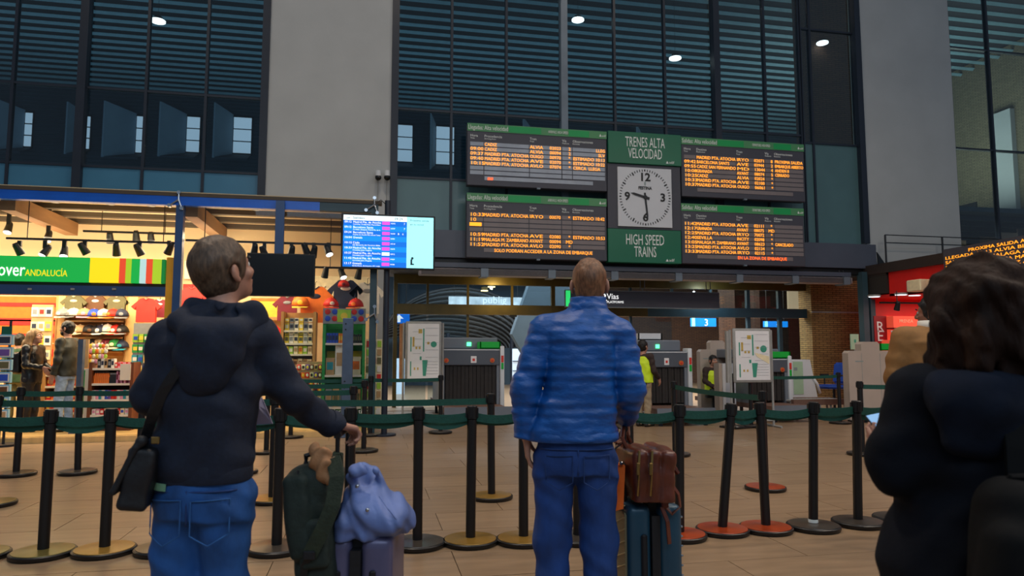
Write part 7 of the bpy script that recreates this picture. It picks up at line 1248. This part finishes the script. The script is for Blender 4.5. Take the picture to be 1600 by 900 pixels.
# teal suitcase, leather briefcase, orange bag
ht = float(D(1000, 790, 3.42).z); zg2 = float(D(980, 668, 3.60).z)
case2 = suitcase('teal hard suitcase with khaki ribbed face beside the blue jacket man', 1000, 3.62, .27, .40, ht, K['case_teal'], .13, K['bag_black'], None, zg2, rod_x=-.40, latches=False, side_face=True, rod_dy=.07)
MB().box((-.075, -.212, ht - .42), (-.045, -.198, ht - .13), .008).build('side_handle', K['bag_black'], case2)
for s in (1,):
    for k in range(12): MB().ball((.132, -.185, ht - .06 - k * .045), .006, 6, 4).build('edge_stud', K['chrome'], case2)
loc, q = frame_at(1010, 3.55); lc = thing('briefcase', 'brown leather briefcase lying on the teal suitcase', 'bag', loc, -TH); zb_ = ht + .024
f = FQ(q, (955, 800, -.26), (1066, 670, .24), .0065)
for x0, w_, t_ in ((988, .040, -4), (1006, .034, 3), (1026, .042, 9)): f.box(q(x0, 742, -.02), (w_, .17, .142), .03, rotm(.13, 0, math.radians(t_ * .7)), .008)
f.folds(unit((.2, .3, 1)), .002, 60); f.ripple(.003, 28); f.half((0, 0, -1), -zb_); f.mesh('leather_body', K['leather_brown'], lc)
for x in (997, 1017): MB().tube([q(x, 702, -.10), q(x + 2, 706, -.19), q(x + 1, 740, -.205), q(x, 775, -.20)], .006, 6).build('zip', K['brass'], lc, smooth=True); MB().box(tuple(q(x, 733, -.215) - (.008, .004, .028)), tuple(q(x, 733, -.215) + (.008, .004, .028)), .003).build('zip_pull', K['brass'], lc)
MB().tube([q(978, 700, -.1), q(972, 684, -.1), q(974, 668, -.02), q(985, 690, .08)], .011, 6).build('carry_handle', K['leather_brown'], lc, smooth=True); MB().tube([q(1036, 715, -.05), q(1048, 722, -.1), q(1059, 740, -.1)], .013, 6).build('handle_end', K['leather_brown'], lc, smooth=True)
MB().strap([q(1040, 728, -.14), q(1046, 752, -.15), q(1060, 772, -.15), q(1063, 792, -.15), q(1050, 803, -.15), q(1040, 792, -.14), q(1037, 765, -.13)], .026, .006, (.6, 1, .2)).build('shoulder_strap', K['leather_brown'], lc); MB().box(tuple(q(1039, 775, -.15) - (.017, .006, .055)), tuple(q(1039, 775, -.15) + (.017, .006, .055)), .005).build('luggage_tag', K['leather_brown'], lc); MB().tube([q(1040, 718, -.14), q(1044, 730, -.15), q(1040, 740, -.14)], .005, 6).build('clip', K['brass'], lc)
MB().strap([q(1034, 792, -.15), q(1043, 815, -.16), q(1046, 850, -.16)], .02, .006, (1, .5, 0)).build('loose_strap', K['leather_brown'], lc)
loc, q = frame_at(967, 3.5); ob = thing('carrier_bag', 'bright orange carrier bag hanging between the blue jeans and the leather briefcase', 'bag', loc, -TH); mb = MB().prism([q(944, 724, -.03), q(977, 728, -.05), q(974, 795, -.06), q(946, 803, -.05)], (0, .10, 0)); mb.build('bag_body', K['orange_bag'], ob); MB().tube([q(955, 726, -.02), q(962, 700, .02), q(976, 690, .06), q(976, 728, -.02)], .005, 5).build('string_handle', K['bag_black'], ob); MB().ball(tuple(q(971, 724, -.055)), .011, 8, 6).build('eyelet', K['chrome'], ob)
